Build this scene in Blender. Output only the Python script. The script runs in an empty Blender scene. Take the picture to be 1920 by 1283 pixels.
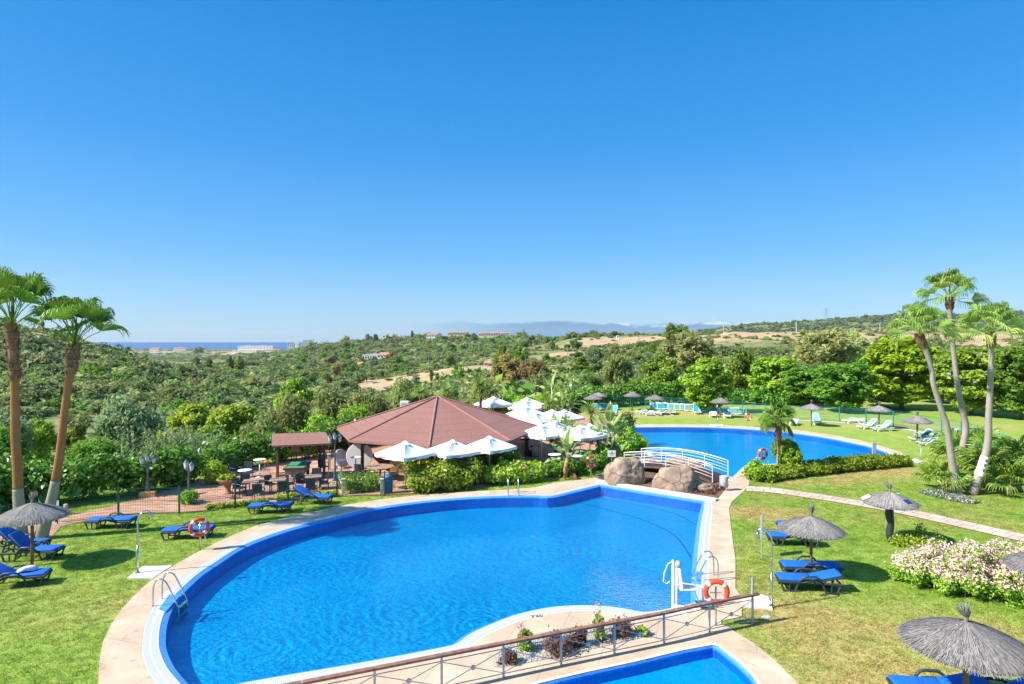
import bpy, bmesh, math, random
import numpy as np
from mathutils import Vector, Matrix, noise as mnoise
from mathutils.geometry import tessellate_polygon

# ------------------------------------------------------------------ camera, sky, sun, exposure
sc = bpy.context.scene
COL = sc.collection
H, F, HY = 8.2, 1173.0, 641.5            # camera height (m), focal length and horizon row of the 1920 px photograph
cam_d = bpy.data.cameras.new('camera'); cam = bpy.data.objects.new('camera', cam_d); COL.objects.link(cam)
cam.location = (0, 0, H); cam.rotation_euler = (math.radians(90), 0, 0)
cam_d.sensor_width = 36; cam_d.lens = 36*F/1920; cam_d.clip_start = .1; cam_d.clip_end = 150000
sc.camera = cam
SUN_EL, SUN_AZ = math.radians(40), math.radians(18)     # shadows run to the right and a little away
sun_d = bpy.data.lights.new('sun', 'SUN'); sun_d.energy = 4.4; sun_d.angle = math.radians(.5); sun_d.color = (1, .95, .86)
sun = bpy.data.objects.new('sun', sun_d); COL.objects.link(sun); sun.location = (-60, -20, 60)
sdir = Vector((math.cos(SUN_AZ)*math.cos(SUN_EL), math.sin(SUN_AZ)*math.cos(SUN_EL), -math.sin(SUN_EL)))
sun.rotation_euler = sdir.to_track_quat('-Z', 'Y').to_euler()
sc.view_settings.view_transform = 'Standard'; sc.view_settings.look = 'None'
sc.view_settings.exposure = 1.05; sc.view_settings.gamma = 1
sc.cycles.max_bounces = 10; sc.cycles.diffuse_bounces = 6; sc.cycles.transparent_max_bounces = 12
sc.cycles.caustics_reflective = False; sc.cycles.caustics_refractive = False

def sock(n, name): return n.inputs[name]
class NT:
    """small helper round a node tree"""
    def __init__(s, tree): s.t = tree; s.n = tree.nodes; s.l = tree.links
    def new(s, typ, **kw):
        n = s.n.new(typ)
        for k, v in kw.items():
            if k.startswith('i_'):
                key = k[2:]
                key = int(key) if key.isdigit() else key.replace('_', ' ')
                s.put(n.inputs[key], v)
            else: setattr(n, k, v)
        return n
    def put(s, inp, v):
        if isinstance(v, bpy.types.NodeSocket): s.l.new(v, inp)
        else: inp.default_value = v
    def math(s, op, a, b=None, c=None, clamp=False):
        n = s.n.new('ShaderNodeMath'); n.operation = op; n.use_clamp = clamp
        s.put(n.inputs[0], a)
        if b is not None: s.put(n.inputs[1], b)
        if c is not None: s.put(n.inputs[2], c)
        return n.outputs[0]
    def mix(s, f, a, b, blend='MIX'):
        n = s.n.new('ShaderNodeMix'); n.data_type = 'RGBA'; n.blend_type = blend
        s.put(n.inputs[0], f); s.put(n.inputs[6], a); s.put(n.inputs[7], b)
        return n.outputs[2]
    def ramp(s, f, stops):
        n = s.n.new('ShaderNodeValToRGB'); e = n.color_ramp.elements
        while len(e) < len(stops): e.new(.5)
        for el, (p, c) in zip(e, stops):
            el.position = p; el.color = c if len(c) == 4 else (*c, 1)
        s.put(n.inputs[0], f); return n.outputs[0]
    def smooth(s, v, a, b):
        n = s.n.new('ShaderNodeMapRange'); n.interpolation_type = 'SMOOTHSTEP'
        s.put(n.inputs[0], v); s.put(n.inputs[1], a); s.put(n.inputs[2], b); return n.outputs[0]
    def noise(s, vec, scale, detail=3, rough=.55, dist=0):
        n = s.n.new('ShaderNodeTexNoise'); s.put(n.inputs['Scale'], scale); n.inputs['Detail'].default_value = detail
        n.inputs['Roughness'].default_value = rough; n.inputs['Distortion'].default_value = dist
        if vec is not None: s.l.new(vec, n.inputs['Vector'])
        return n.outputs['Fac']

def C(r, g, b):                                   # sRGB 0-255 -> linear
    f = lambda u: u/12.92 if u <= .04045 else ((u+.055)/1.055)**2.4
    return (f(r/255), f(g/255), f(b/255), 1)

world = bpy.data.worlds.new('World'); sc.world = world; world.use_nodes = True
w = NT(world.node_tree); w.n.clear()
sky = w.new('ShaderNodeTexSky', sky_type='NISHITA', sun_disc=False, sun_elevation=SUN_EL,
            sun_rotation=math.radians(252), altitude=60, air_density=1.0, dust_density=.5, ozone_density=3.0)
hs = w.new('ShaderNodeHueSaturation', i_Saturation=1.3, i_Value=1.0, i_Color=sky.outputs[0])
tc = w.new('ShaderNodeTexCoord'); sep = w.new('ShaderNodeSeparateXYZ', i_0=tc.outputs['Generated'])
yy = w.math('MAXIMUM', sep.outputs[1], .05)
u_ = w.math('DIVIDE', sep.outputs[0], yy); v_ = w.math('DIVIDE', sep.outputs[2], yy)
cv = w.new('ShaderNodeCombineXYZ', i_0=u_, i_1=w.math('MULTIPLY', v_, 5.0))
n1 = w.noise(cv.outputs[0], 7, 2); n2 = w.noise(cv.outputs[0], 26, 5, .6)
top = w.math('ADD', .010, w.math('ADD', w.math('MULTIPLY', n1, .034), w.math('MULTIPLY', n2, .010)))
uin = w.math('MULTIPLY', w.smooth(u_, -.20, .06), w.smooth(u_, .48, .30))
bank = w.math('MULTIPLY', w.smooth(w.math('SUBTRACT', top, v_), -.001, .0035), uin)
bank = w.math('MULTIPLY', bank, w.smooth(sep.outputs[1], .3, .5))
white = w.math('MULTIPLY', w.smooth(w.math('SUBTRACT', top, v_), .008, .001), w.smooth(n2, .44, .56))
white = w.math('MULTIPLY', white, w.smooth(u_, .10, .18))
elev = w.math('ARCSINE', sep.outputs[2])
clear = w.ramp(w.math('MULTIPLY', elev, 1/1.4), [(0.0, (1.06, 1.80, 2.50, 1)), (.027, (.90, 1.76, 2.72, 1)), (.097, (.40, 1.40, 2.86, 1)), (.21, (.11, 1.01, 2.56, 1)), (.36, (.02, .74, 2.20, 1)), (.52, (.05, .80, 2.2, 1)), (1, (1.2, 2.1, 3.0, 1))])  # last stop, near the zenith, brighter than a clear sky, added for fill light
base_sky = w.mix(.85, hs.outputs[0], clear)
ccol = w.mix(white, (.66, 1.30, 2.06, 1), (3.6, 3.8, 4.0, 1))
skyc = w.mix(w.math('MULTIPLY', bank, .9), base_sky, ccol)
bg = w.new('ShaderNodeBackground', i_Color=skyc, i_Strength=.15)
wo = w.new('ShaderNodeOutputWorld', i_Surface=bg.outputs[0])

# ------------------------------------------------------------------ helpers
rng = np.random.default_rng(7); random.seed(7)
def P(px, py, z=0.0):                             # ground point seen at a pixel of the photograph
    d = F*(H-z)/(py-HY); return Vector(((px-960)*d/F, d, z))
def at(px, d, z=0.0): return Vector(((px-960)*d/F, d, z))
def zy(py, d): return H-(py-HY)*d/F
R = math.radians

class MB:
    def __init__(s): s.v = []; s.f = []; s.uv = None
    def add(s, vs, fs):
        o = len(s.v); s.v += [tuple(v) for v in vs]; s.f += [tuple(i+o for i in f) for f in fs]; return s
    def box(s, c, sz, rz=0, M=None):
        a, b, h = sz[0]/2, sz[1]/2, sz[2]/2
        vs = [Vector((x*a, y*b, z*h)) for z in (-1, 1) for y in (-1, 1) for x in (-1, 1)]
        m = Matrix.Translation(c) @ (M if M is not None else Matrix.Rotation(rz, 4, 'Z'))
        return s.add([m @ v for v in vs], [(0, 2, 3, 1), (4, 5, 7, 6), (0, 1, 5, 4), (2, 6, 7, 3), (0, 4, 6, 2), (1, 3, 7, 5)])
    def rbox(s, c, sz, bev=.03, M=None, rz=0, seg=2):
        bm = bmesh.new(); bmesh.ops.create_cube(bm, size=1)
        for v in bm.verts: v.co = Vector((v.co.x*sz[0], v.co.y*sz[1], v.co.z*sz[2]))
        bmesh.ops.bevel(bm, geom=list(bm.edges), offset=bev, segments=seg, affect='EDGES', profile=.6)
        m = Matrix.Translation(c) @ (M if M is not None else Matrix.Rotation(rz, 4, 'Z'))
        bm.verts.index_update()
        s.add([m @ v.co for v in bm.verts], [[v.index for v in f.verts] for f in bm.faces]); bm.free(); return s
    def tube(s, pts, r, n=8, closed=False, caps=True):
        pts = [Vector(p) for p in pts]; k = len(pts)
        rs = r if isinstance(r, (list, tuple)) else [r]*k
        up = None; rings = []
        for i, p in enumerate(pts):
            if closed: t = pts[(i+1) % k]-pts[i-1]
            else: t = pts[min(i+1, k-1)]-pts[max(i-1, 0)]
            t = t.normalized() if t.length > 1e-9 else Vector((0, 0, 1))
            if up is None:
                up = Vector((0, 0, 1)) if abs(t.z) < .9 else Vector((1, 0, 0))
            a = (up-t*up.dot(t)); a = a.normalized() if a.length > 1e-6 else t.orthogonal().normalized()
            b = t.cross(a); up = a
            rings.append([p+(a*math.cos(q)+b*math.sin(q))*rs[i] for q in [2*math.pi*j/n for j in range(n)]])
        o = len(s.v)
        for g in rings: s.v += [tuple(x) for x in g]
        for i in range(k if closed else k-1):
            i2 = (i+1) % k
            for j in range(n):
                s.f.append((o+i*n+j, o+i*n+(j+1) % n, o+i2*n+(j+1) % n, o+i2*n+j))
        if caps and not closed:
            s.f.append(tuple(o+j for j in range(n))[::-1]); s.f.append(tuple(o+(k-1)*n+j for j in range(n)))
        return s
    def lathe(s, prof, n=20, c=(0, 0, 0), jitter=0):
        o = len(s.v)
        for r, z in prof:
            for j in range(n):
                a = 2*math.pi*j/n; q = r*(1+jitter*random.uniform(-1, 1))
                s.v.append((c[0]+q*math.cos(a), c[1]+q*math.sin(a), c[2]+z))
        for i in range(len(prof)-1):
            for j in range(n):
                s.f.append((o+i*n+j, o+i*n+(j+1) % n, o+(i+1)*n+(j+1) % n, o+(i+1)*n+j))
        if prof[0][0] > 1e-4: s.f.append(tuple(o+j for j in range(n))[::-1])
        if prof[-1][0] > 1e-4: s.f.append(tuple(o+(len(prof)-1)*n+j for j in range(n)))
        return s
    def prism(s, poly, z0, z1):
        k = len(poly); a = [(p[0], p[1], z0) for p in poly]; b = [(p[0], p[1], z1) for p in poly]
        tris = tessellate_polygon([[Vector((p[0], p[1], 0)) for p in poly]])
        fs = [(i, (i+1) % k, k+(i+1) % k, k+i) for i in range(k)] + [tuple(i+k for i in t) for t in tris] + [tuple(reversed(t)) for t in tris]
        return s.add(a+b, fs)
    def sheet(s, outer, holes=(), z=0.0):
        loops = [[Vector((p[0], p[1], 0)) for p in outer]] + [[Vector((p[0], p[1], 0)) for p in h] for h in holes]
        tris = tessellate_polygon(loops); vs = [(v.x, v.y, z) for l in loops for v in l]
        fs = []
        for t in tris:
            a, b, c = (Vector(vs[i]) for i in t)
            fs.append(tuple(t) if (b-a).cross(c-a).z > 0 else tuple(reversed(t)))
        return s.add(vs, fs)
    def wall(s, loop, z0, z1, closed=True, loop1=None):
        k = len(loop); l1 = loop1 or loop
        vs = [(p[0], p[1], z0) for p in loop]+[(p[0], p[1], z1) for p in l1]
        return s.add(vs, [(i, (i+1) % k, k+(i+1) % k, k+i) for i in range(k if closed else k-1)])
    def tf(s, M):
        s.v = [tuple(M @ Vector(v)) for v in s.v]; return s
    def build(s, name, m, parent=None, smooth=False, mesh_only=False):
        me = bpy.data.meshes.new(name); me.from_pydata(s.v, [], s.f); me.update()
        if m: me.materials.append(m)
        if smooth: me.polygons.foreach_set('use_smooth', [True]*len(me.polygons))
        if mesh_only: return me
        return link(name, me, parent)
def link(name, me, parent=None):
    o = bpy.data.objects.new(name, me); COL.objects.link(o)
    if parent: o.parent = parent
    return o
def tag(o, label=None, cat=None, group=None, kind=None):
    if label: o['label'] = label
    if cat: o['category'] = cat
    if group: o['group'] = group
    if kind: o['kind'] = kind
    return o
def thing(name, label, cat, loc=(0, 0, 0), rz=0, group=None, s=1):
    o = bpy.data.objects.new(name, None); COL.objects.link(o)
    o.location = loc; o.rotation_euler = (0, 0, rz); o.scale = (s, s, s) if not isinstance(s, tuple) else s
    o.empty_display_size = .2
    return tag(o, label, cat, group)
KIDS = {}
def dup(root, label, loc, rz=0, s=1):
    def cp(o, par):
        c = o.copy(); COL.objects.link(c); c.parent = par
        for ch in o.children: cp(ch, c)
        return c
    r = cp(root, None); r.location = loc; r.rotation_euler = (0, 0, rz)
    r.scale = (s, s, s) if not isinstance(s, tuple) else s
    r['label'] = label; return r
def struct(name, mb, m, smooth=False):
    o = mb.build(name, m, smooth=smooth); o['kind'] = 'structure'; return o
def smooth_loop(pts, n=6, closed=True):           # Catmull-Rom through 2D points
    k = len(pts); out = []
    rngi = range(k) if closed else range(k-1)
    for i in rngi:
        if closed: p0, p1, p2, p3 = pts[i-1], pts[i], pts[(i+1) % k], pts[(i+2) % k]
        else: p0, p1, p2, p3 = pts[max(i-1, 0)], pts[i], pts[i+1], pts[min(i+2, k-1)]
        for j in range(n):
            t = j/n
            out.append(tuple(.5*(2*p1[q]+(p2[q]-p0[q])*t+(2*p0[q]-5*p1[q]+4*p2[q]-p3[q])*t*t+(3*p1[q]-p0[q]-3*p2[q]+p3[q])*t**3) for q in range(len(p1))))
    if not closed: out.append(tuple(pts[-1]))
    return out
def offset(loop, d):                              # positive d moves inward for a counter-clockwise loop
    k = len(loop); out = []
    for i in range(k):
        a, b, c = Vector(loop[i-1][:2]), Vector(loop[i][:2]), Vector(loop[(i+1) % k][:2])
        t1 = (b-a).normalized(); t2 = (c-b).normalized()
        n = Vector((-t1.y-t2.y, t1.x+t2.x)); n = n.normalized() if n.length > 1e-6 else Vector((-t1.y, t1.x))
        out.append((b.x+n.x*d, b.y+n.y*d))
    return out
def ccw(loop):
    a = sum(loop[i-1][0]*loop[i][1]-loop[i][0]*loop[i-1][1] for i in range(len(loop)))
    return list(loop) if a > 0 else list(reversed(loop))
def pix(pts, z=0): return [tuple(P(x, y, z)[:2]) for x, y in pts]

# ------------------------------------------------------------------ materials
def newmat(name):
    m = bpy.data.materials.new(name); m.use_nodes = True
    t = NT(m.node_tree); b = t.n.get('Principled BSDF'); return m, t, b
def plain(name, col, rough=.6, metal=0, var=.12, scale=6, bump=0, bscale=40, spec=.5, obj=True):
    m, t, b = newmat(name); tcn = t.new('ShaderNodeTexCoord'); vec = tcn.outputs['Object']
    nz = t.noise(vec, scale, 5, .6)
    lo = tuple(c*(1-var*1.4) for c in col[:3])+(1,); hi = tuple(min(1, c*(1+var)) for c in col[:3])+(1,)
    t.put(b.inputs['Base Color'], t.ramp(nz, [(.3, lo), (.7, hi)]))
    b.inputs['Roughness'].default_value = rough; b.inputs['Metallic'].default_value = metal
    b.inputs['Specular IOR Level'].default_value = spec
    if bump:
        bn = t.new('ShaderNodeBump', i_Strength=bump, i_Distance=.02, i_Height=t.noise(vec, bscale, 4, .6))
        t.put(b.inputs['Normal'], bn.outputs[0])
    return m
def leafmat(name, c1, c2, trans=.45, rough=.6, spec=.18):
    m, t, b = newmat(name)
    at_ = t.new('ShaderNodeAttribute', attribute_name='tint'); oi = t.new('ShaderNodeObjectInfo')
    col = t.mix(at_.outputs['Fac'], c1, c2)
    hsv = t.new('ShaderNodeHueSaturation', i_Color=col,
                i_Hue=t.math('MULTIPLY_ADD', oi.outputs['Random'], .03, .485),
                i_Value=t.math('MULTIPLY_ADD', oi.outputs['Random'], .35, .82))
    t.put(b.inputs['Base Color'], hsv.outputs[0]); b.inputs['Roughness'].default_value = rough
    b.inputs['Specular IOR Level'].default_value = spec
    tr = t.new('ShaderNodeBsdfTranslucent', i_Color=hsv.outputs[0])
    mx = t.new('ShaderNodeMixShader', i_0=trans, i_1=b.outputs[0], i_2=tr.outputs[0])
    t.put(t.n.get('Material Output').inputs[0], mx.outputs[0]); return m
M = {}
M['leaf_green'] = leafmat('leaf_green', (0.084, 0.235, 0.032, 1), (0.281, 0.481, 0.058, 1))
M['leaf_lime'] = leafmat('leaf_lime', (.165, .290, .014, 1), (.460, .600, .035, 1), .4)
M['leaf_fresh'] = leafmat('leaf_fresh', (0.158, 0.336, 0.027, 1), (0.470, 0.656, 0.061, 1), .38)
M['leaf_olive'] = leafmat('leaf_olive', (0.190, 0.245, 0.064, 1), (0.451, 0.510, 0.171, 1))
M['leaf_dark'] = leafmat('leaf_dark', (.075, .140, .035, 1), (.220, .340, .080, 1))
M['leaf_pine'] = leafmat('leaf_pine', (0.093, 0.192, 0.022, 1), (0.334, 0.401, 0.053, 1), .25)
M['leaf_tan'] = leafmat('leaf_tan', (0.230, 0.192, 0.061, 1), (0.547, 0.434, 0.161, 1))
M['leaf_rust'] = leafmat('leaf_rust', (.10, .045, .025, 1), (.27, .13, .07, 1))
M['leaf_grey'] = leafmat('leaf_grey', (.170, .250, .095, 1), (.410, .520, .250, 1))
M['leaf_hedge'] = leafmat('leaf_hedge', (0.058, 0.205, 0.022, 1), (0.255, 0.547, 0.053, 1), .3, .38, .5)
M['leaf_yellow'] = leafmat('leaf_yellow', (.250, .350, .025, 1), (.550, .690, .085, 1), .4)
M['leaf_palm'] = leafmat('leaf_palm', (0.067, 0.180, 0.019, 1), (0.256, 0.405, 0.049, 1), .3, .45, .3)
M['leaf_fan'] = leafmat('leaf_fan', (0.120, 0.204, 0.014, 1), (0.363, 0.440, 0.055, 1), .35, .35, .5)
M['leaf_banana'] = leafmat('leaf_banana', (.140, .260, .050, 1), (.440, .560, .170, 1), .3, .35, .5)
M['leaf_silver'] = leafmat('leaf_silver', (.16, .205, .13, 1), (.38, .44, .30, 1))
M['leaf_purple'] = leafmat('leaf_purple', (.150, .065, .050, 1), (.360, .210, .150, 1))
M['leaf_dry'] = leafmat('leaf_dry', (.20, .10, .03, 1), (.42, .25, .09, 1))
M['flower_pink'] = leafmat('flower_pink', (.74, .42, .43, 1), (.92, .72, .69, 1), .3)
M['flower_white'] = leafmat('flower_white', (.7, .7, .66, 1), (.9, .9, .86, 1), .3)
M['flower_red'] = leafmat('flower_red', (.5, .02, .02, 1), (.75, .06, .04, 1), .3)
M['flower_violet'] = leafmat('flower_violet', (.25, .24, .55, 1), (.5, .48, .8, 1), .3)
M['flower_magenta'] = leafmat('flower_magenta', (.4, .04, .18, 1), (.7, .16, .36, 1), .3)
M['ridge_tile'] = plain('ridge_tile', (.33, .165, .135, 1), .9, 0, .2, 6, .3, 25)
M['leaf_bright'] = leafmat('leaf_bright', (.13, .24, .015, 1), (.40, .52, .06, 1), .4)
M['leaf_yucca'] = leafmat('leaf_yucca', (.15, .27, .035, 1), (.42, .56, .14, 1))
M['leaf_gum'] = leafmat('leaf_gum', (.300, .340, .105, 1), (.600, .640, .250, 1))
M['leaf_maquis'] = leafmat('leaf_maquis', (.150, .205, .062, 1), (.440, .500, .175, 1))
M['leaf_scrub'] = leafmat('leaf_scrub', (.085, .140, .045, 1), (.270, .350, .120, 1))
M['leaf_dusty'] = leafmat('leaf_dusty', (.180, .195, .085, 1), (.410, .420, .195, 1))
M['leaf_hazed'] = leafmat('leaf_hazed', (.100, .155, .080, 1), (.270, .350, .190, 1))  # blue of distance haze put into the leaf colour
M['bark'] = plain('bark', (.16, .115, .075, 1), .9, 0, .35, 5, .6, 18)
M['bark_grey'] = plain('bark_grey', (.24, .22, .19, 1), .9, 0, .3, 5, .5, 18)
M['steel'] = plain('steel', (.62, .62, .63, 1), .22, 1, .05, 9)
M['grey_metal'] = plain('grey_metal', (.42, .43, .46, 1), .42, .3, .06, 9)
M['white_paint'] = plain('white_paint', (.80, .80, .80, 1), .4, 0, .05, 4)
M['white_plastic'] = plain('white_plastic', (.80, .80, .81, 1), .4, 0, .06, 3)
M['charcoal'] = plain('charcoal', (.035, .042, .055, 1), .5, 0, .15, 8)
M['blue_cloth'] = plain('blue_cloth', (.004, .125, .54, 1), .75, 0, .15, 7, .15, 120)
M['teal_cloth'] = plain('teal_cloth', (.02, .42, .50, 1), .7, 0, .14, 6)
M['sage_cloth'] = plain('sage_cloth', (.20, .45, .40, 1), .7, 0, .12, 6)
M['white_cloth'] = plain('white_cloth', (.80, .81, .82, 1), .85, 0, .06, 1.6, .25, 5)
M['towel'] = plain('towel', (.72, .72, .74, 1), .95, 0, .08, 8, .5, 60)
M['straw'] = plain('straw', (.20, .18, .165, 1), .95, 0, .42, 9, .5, 60)
M['wood_pole'] = plain('wood_pole', (.26, .12, .055, 1), .8, 0, .3, 7, .4, 30)
M['dark_wood'] = plain('dark_wood', (.075, .035, .025, 1), .7, 0, .3, 5, .3, 25)
M['table_wood'] = plain('table_wood', (.36, .23, .16, 1), .7, 0, .2, 5)
M['red_plastic'] = plain('red_plastic', (.80, .075, .025, 1), .45, 0, .12, 5)
M['orange_plastic'] = plain('orange_plastic', (.85, .13, .03, 1), .45)
M['blue_plastic'] = plain('blue_plastic', (.01, .13, .34, 1), .45)
M['grey_plastic'] = plain('grey_plastic', (.40, .43, .48, 1), .5)
M['yellow_paint'] = plain('yellow_paint', (.70, .42, .12, 1), .8, 0, .2, 4, .2, 20)
M['ochre_wall'] = plain('ochre_wall', (.55, .34, .11, 1), .85, 0, .15, 2, .2, 20)
M['stone_post'] = plain('stone_post', (.60, .53, .43, 1), .85, 0, .15, 6, .4, 30)
M['terracotta'] = plain('terracotta', (.44, .22, .10, 1), .85, 0, .2, 6, .3, 25)
M['fence_green'] = plain('fence_green', (.010, .085, .062, 1), .5)
M['fence_teal'] = plain('fence_teal', (.035, .26, .23, 1), .5)
M['baize'] = plain('baize', (.05, .23, .11, 1), .9)
M['black'] = plain('black', (.02, .02, .022, 1), .6)
M['lamp_glass'] = plain('lamp_glass', (.55, .6, .66, 1), .2)
M['lamp_iron'] = plain('lamp_iron', (.12, .15, .19, 1), .45, .4)
M['soil'] = plain('soil', (.17, .095, .055, 1), .95, 0, .35, 3, .8, 14)
M['pebbles'] = plain('pebbles', (.42, .39, .34, 1), .85, 0, .35, 22, 1, 26)
M['cream'] = plain('cream', (.78, .70, .52, 1), .7)
M['house_white'] = plain('house_white', (.80, .78, .74, 1), .85, 0, .05, .4)
M['house_cream'] = plain('house_cream', (.66, .58, .46, 1), .85, 0, .08, .4)
M['house_grey'] = plain('house_grey', (.42, .45, .50, 1), .8, 0, .08, .4)
M['roof_tile'] = plain('roof_tile', (.46, .235, .125, 1), .85, 0, .2, .6)
M['window_dark'] = plain('window_dark', (.05, .06, .075, 1), .2)
M['pylon'] = plain('pylon', (.34, .35, .37, 1), .6, .3)
M['text_dark'] = plain('text_dark', (.06, .06, .07, 1), .8)
M['lift_blue'] = plain('lift_blue', (.18, .45, .62, 1), .6)
M['shade_mesh'] = plain('shade_mesh', (.18, .17, .12, 1), .9)

# ------------------------------------------------------------------ ground materials
def lawn_mat(name='lawn', tuft=False):
    m, t, b = newmat(name); vec = t.new('ShaderNodeNewGeometry').outputs['Position']
    big = t.noise(vec, .16, 4, .6, .6); mid = t.noise(vec, .9, 5, .65); fine = t.noise(vec, 9, 6, .75); grain = t.noise(vec, 38, 4, .8)
    g = t.ramp(mid, [(.28, (.070, .160, .013, 1)), (.5, (.138, .215, .026, 1)), (.74, (.215, .245, .048, 1))])
    dry = t.ramp(fine, [(.3, (.20, .135, .055, 1)), (.7, (.37, .25, .115, 1))])
    # worn, dry patches of turf at the places the photograph shows them
    sepx = t.new('ShaderNodeSeparateXYZ', i_0=vec)
    acc = None
    for px, py, rx, ry, s in [(1430, 962, 2.2, 1.2, 1.0), (1640, 885, 5.0, 1.8, .85), (1560, 1205, 2.4, 2.0, .62), (1640, 1270, 3.0, 2.0, .70),
                              (1560, 905, 4, 1.2, .5), (1190, 777, 12, 3.5, .7), (1060, 775, 9, 5, .9), (1500, 930, 3, 1, .35),
                              (60, 1130, 4, 2, .22), (1850, 1200, 2, 1.5, .5), (1500, 1150, 1.5, 1.0, .5), (1600, 800, 20, 4, .25)]:
        q = P(px, py)
        dx = t.math('MULTIPLY', t.math('SUBTRACT', sepx.outputs[0], q.x), 1/rx); dy = t.math('MULTIPLY', t.math('SUBTRACT', sepx.outputs[1], q.y), 1/ry)
        r2 = t.math('ADD', t.math('MULTIPLY', dx, dx), t.math('MULTIPLY', dy, dy))
        f = t.math('MULTIPLY', t.smooth(t.math('ADD', r2, t.math('MULTIPLY', t.math('SUBTRACT', mid, .5), 2.6)), 1.6, .4), s)
        acc = f if acc is None else t.math('MAXIMUM', acc, f)
    f = t.math('ADD', acc, t.math('MULTIPLY', t.smooth(big, .46, .66), .5), clamp=True)
    f = t.math('MULTIPLY', f, t.smooth(fine, .25, .6))
    c = t.mix(f, g, dry); c = t.new('ShaderNodeHueSaturation', i_Value=1.72, i_Saturation=1.0, i_Color=c).outputs[0]
    c = t.mix(t.math('MULTIPLY', t.smooth(grain, .42, .62), .45), c, (.36, .36, .11, 1))
    c = t.mix(t.math('MULTIPLY', t.smooth(fine, .52, .34), .6), c, (.055, .11, .010, 1))
    if tuft:
        oi = t.new('ShaderNodeObjectInfo'); c = t.new('ShaderNodeHueSaturation', i_Value=t.math('MULTIPLY_ADD', oi.outputs['Random'], .6, .85), i_Color=c).outputs[0]
        t.put(b.inputs['Base Color'], c); tr = t.new('ShaderNodeBsdfTranslucent', i_Color=c); t.put(t.n.get('Material Output').inputs[0], t.new('ShaderNodeMixShader', i_0=.45, i_1=b.outputs[0], i_2=tr.outputs[0]).outputs[0]); b.inputs['Specular IOR Level'].default_value = .15; return m
    t.put(b.inputs['Base Color'], c); b.inputs['Roughness'].default_value = .95; b.inputs['Specular IOR Level'].default_value = .15
    hgt = t.math('ADD', t.math('MULTIPLY', fine, 1.0), t.math('MULTIPLY', grain, .5))
    t.put(b.inputs['Normal'], t.new('ShaderNodeBump', i_Strength=.3, i_Distance=.03, i_Height=hgt).outputs[0]); return m
M['lawn'] = lawn_mat(); M['tuft'] = lawn_mat('grass_tuft', True)
def stone_mat(name, c1, c2, c3, joint=None, uv=False, rows=(.6, 1.2), mort=.012, mcol=(.25, .2, .16, 1), rot=0, stain=.35):
    m, t, b = newmat(name); tcn = t.new('ShaderNodeTexCoord'); vec = tcn.outputs['UV' if uv else 'Object']
    o = tcn.outputs['Object']
    a = t.noise(o, .8, 5, .62); f = t.noise(o, 14, 5, .7); st = t.noise(o, 2.3, 6, .7, .8)
    c = t.ramp(a, [(.3, c1), (.55, c2), (.75, c3)])
    c = t.mix(t.math('MULTIPLY', t.smooth(st, .55, .75), stain), c, (c1[0]*.55, c1[1]*.5, c1[2]*.45, 1))
    c = t.mix(t.math('MULTIPLY', t.smooth(f, .5, .8), .25), c, (c1[0]*.6, c1[1]*.6, c1[2]*.6, 1))
    if joint:
        mp = t.new('ShaderNodeMapping', i_Vector=vec); mp.inputs['Rotation'].default_value = (0, 0, rot)
        br = t.new('ShaderNodeTexBrick', i_Vector=mp.outputs[0], i_Scale=1.0)
        br.inputs['Mortar Size'].default_value = mort; br.inputs['Brick Width'].default_value = rows[1]; br.inputs['Row Height'].default_value = rows[0]
        br.inputs['Color1'].default_value = (1, 1, 1, 1); br.inputs['Color2'].default_value = (.80, .78, .76, 1); br.inputs['Mortar'].default_value = (0, 0, 0, 1)
        br.inputs['Mortar Smooth'].default_value = .3
        c = t.mix(1.0, c, br.outputs['Color'], 'MULTIPLY') if joint == 'full' else t.mix(.25, c, t.mix(1.0, c, br.outputs['Color'], 'MULTIPLY'))
        c = t.mix(br.outputs['Fac'], c, mcol) if joint == 'full' else t.mix(t.math('MULTIPLY', br.outputs['Fac'], .22), c, mcol)
    t.put(b.inputs['Base Color'], c); b.inputs['Roughness'].default_value = .85; b.inputs['Specular IOR Level'].default_value = .25
    t.put(b.inputs['Normal'], t.new('ShaderNodeBump', i_Strength=.25, i_Distance=.02, i_Height=f).outputs[0]); return m
M['deck'] = stone_mat('deck', (.46, .34, .235, 1), (.58, .445, .315, 1), (.66, .54, .405, 1), 'soft', rows=(2.2, 2.6), mort=.012, rot=.3, stain=.6)
M['pad'] = stone_mat('pad', (.58, .52, .45, 1), (.66, .61, .54, 1), (.72, .68, .62, 1), None, stain=.3)
M['path'] = stone_mat('path', (.50, .38, .29, 1), (.62, .49, .38, 1), (.68, .56, .46, 1), 'full', uv=True, rows=(.62, .62), mort=.022, stain=.4)
M['terrace'] = stone_mat('terrace', (.40, .20, .13, 1), (.56, .335, .235, 1), (.66, .46, .35, 1), 'full', rows=(.55, 1.1), mort=.035, mcol=(.38, .19, .12, 1), rot=.35, stain=.5)
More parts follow.
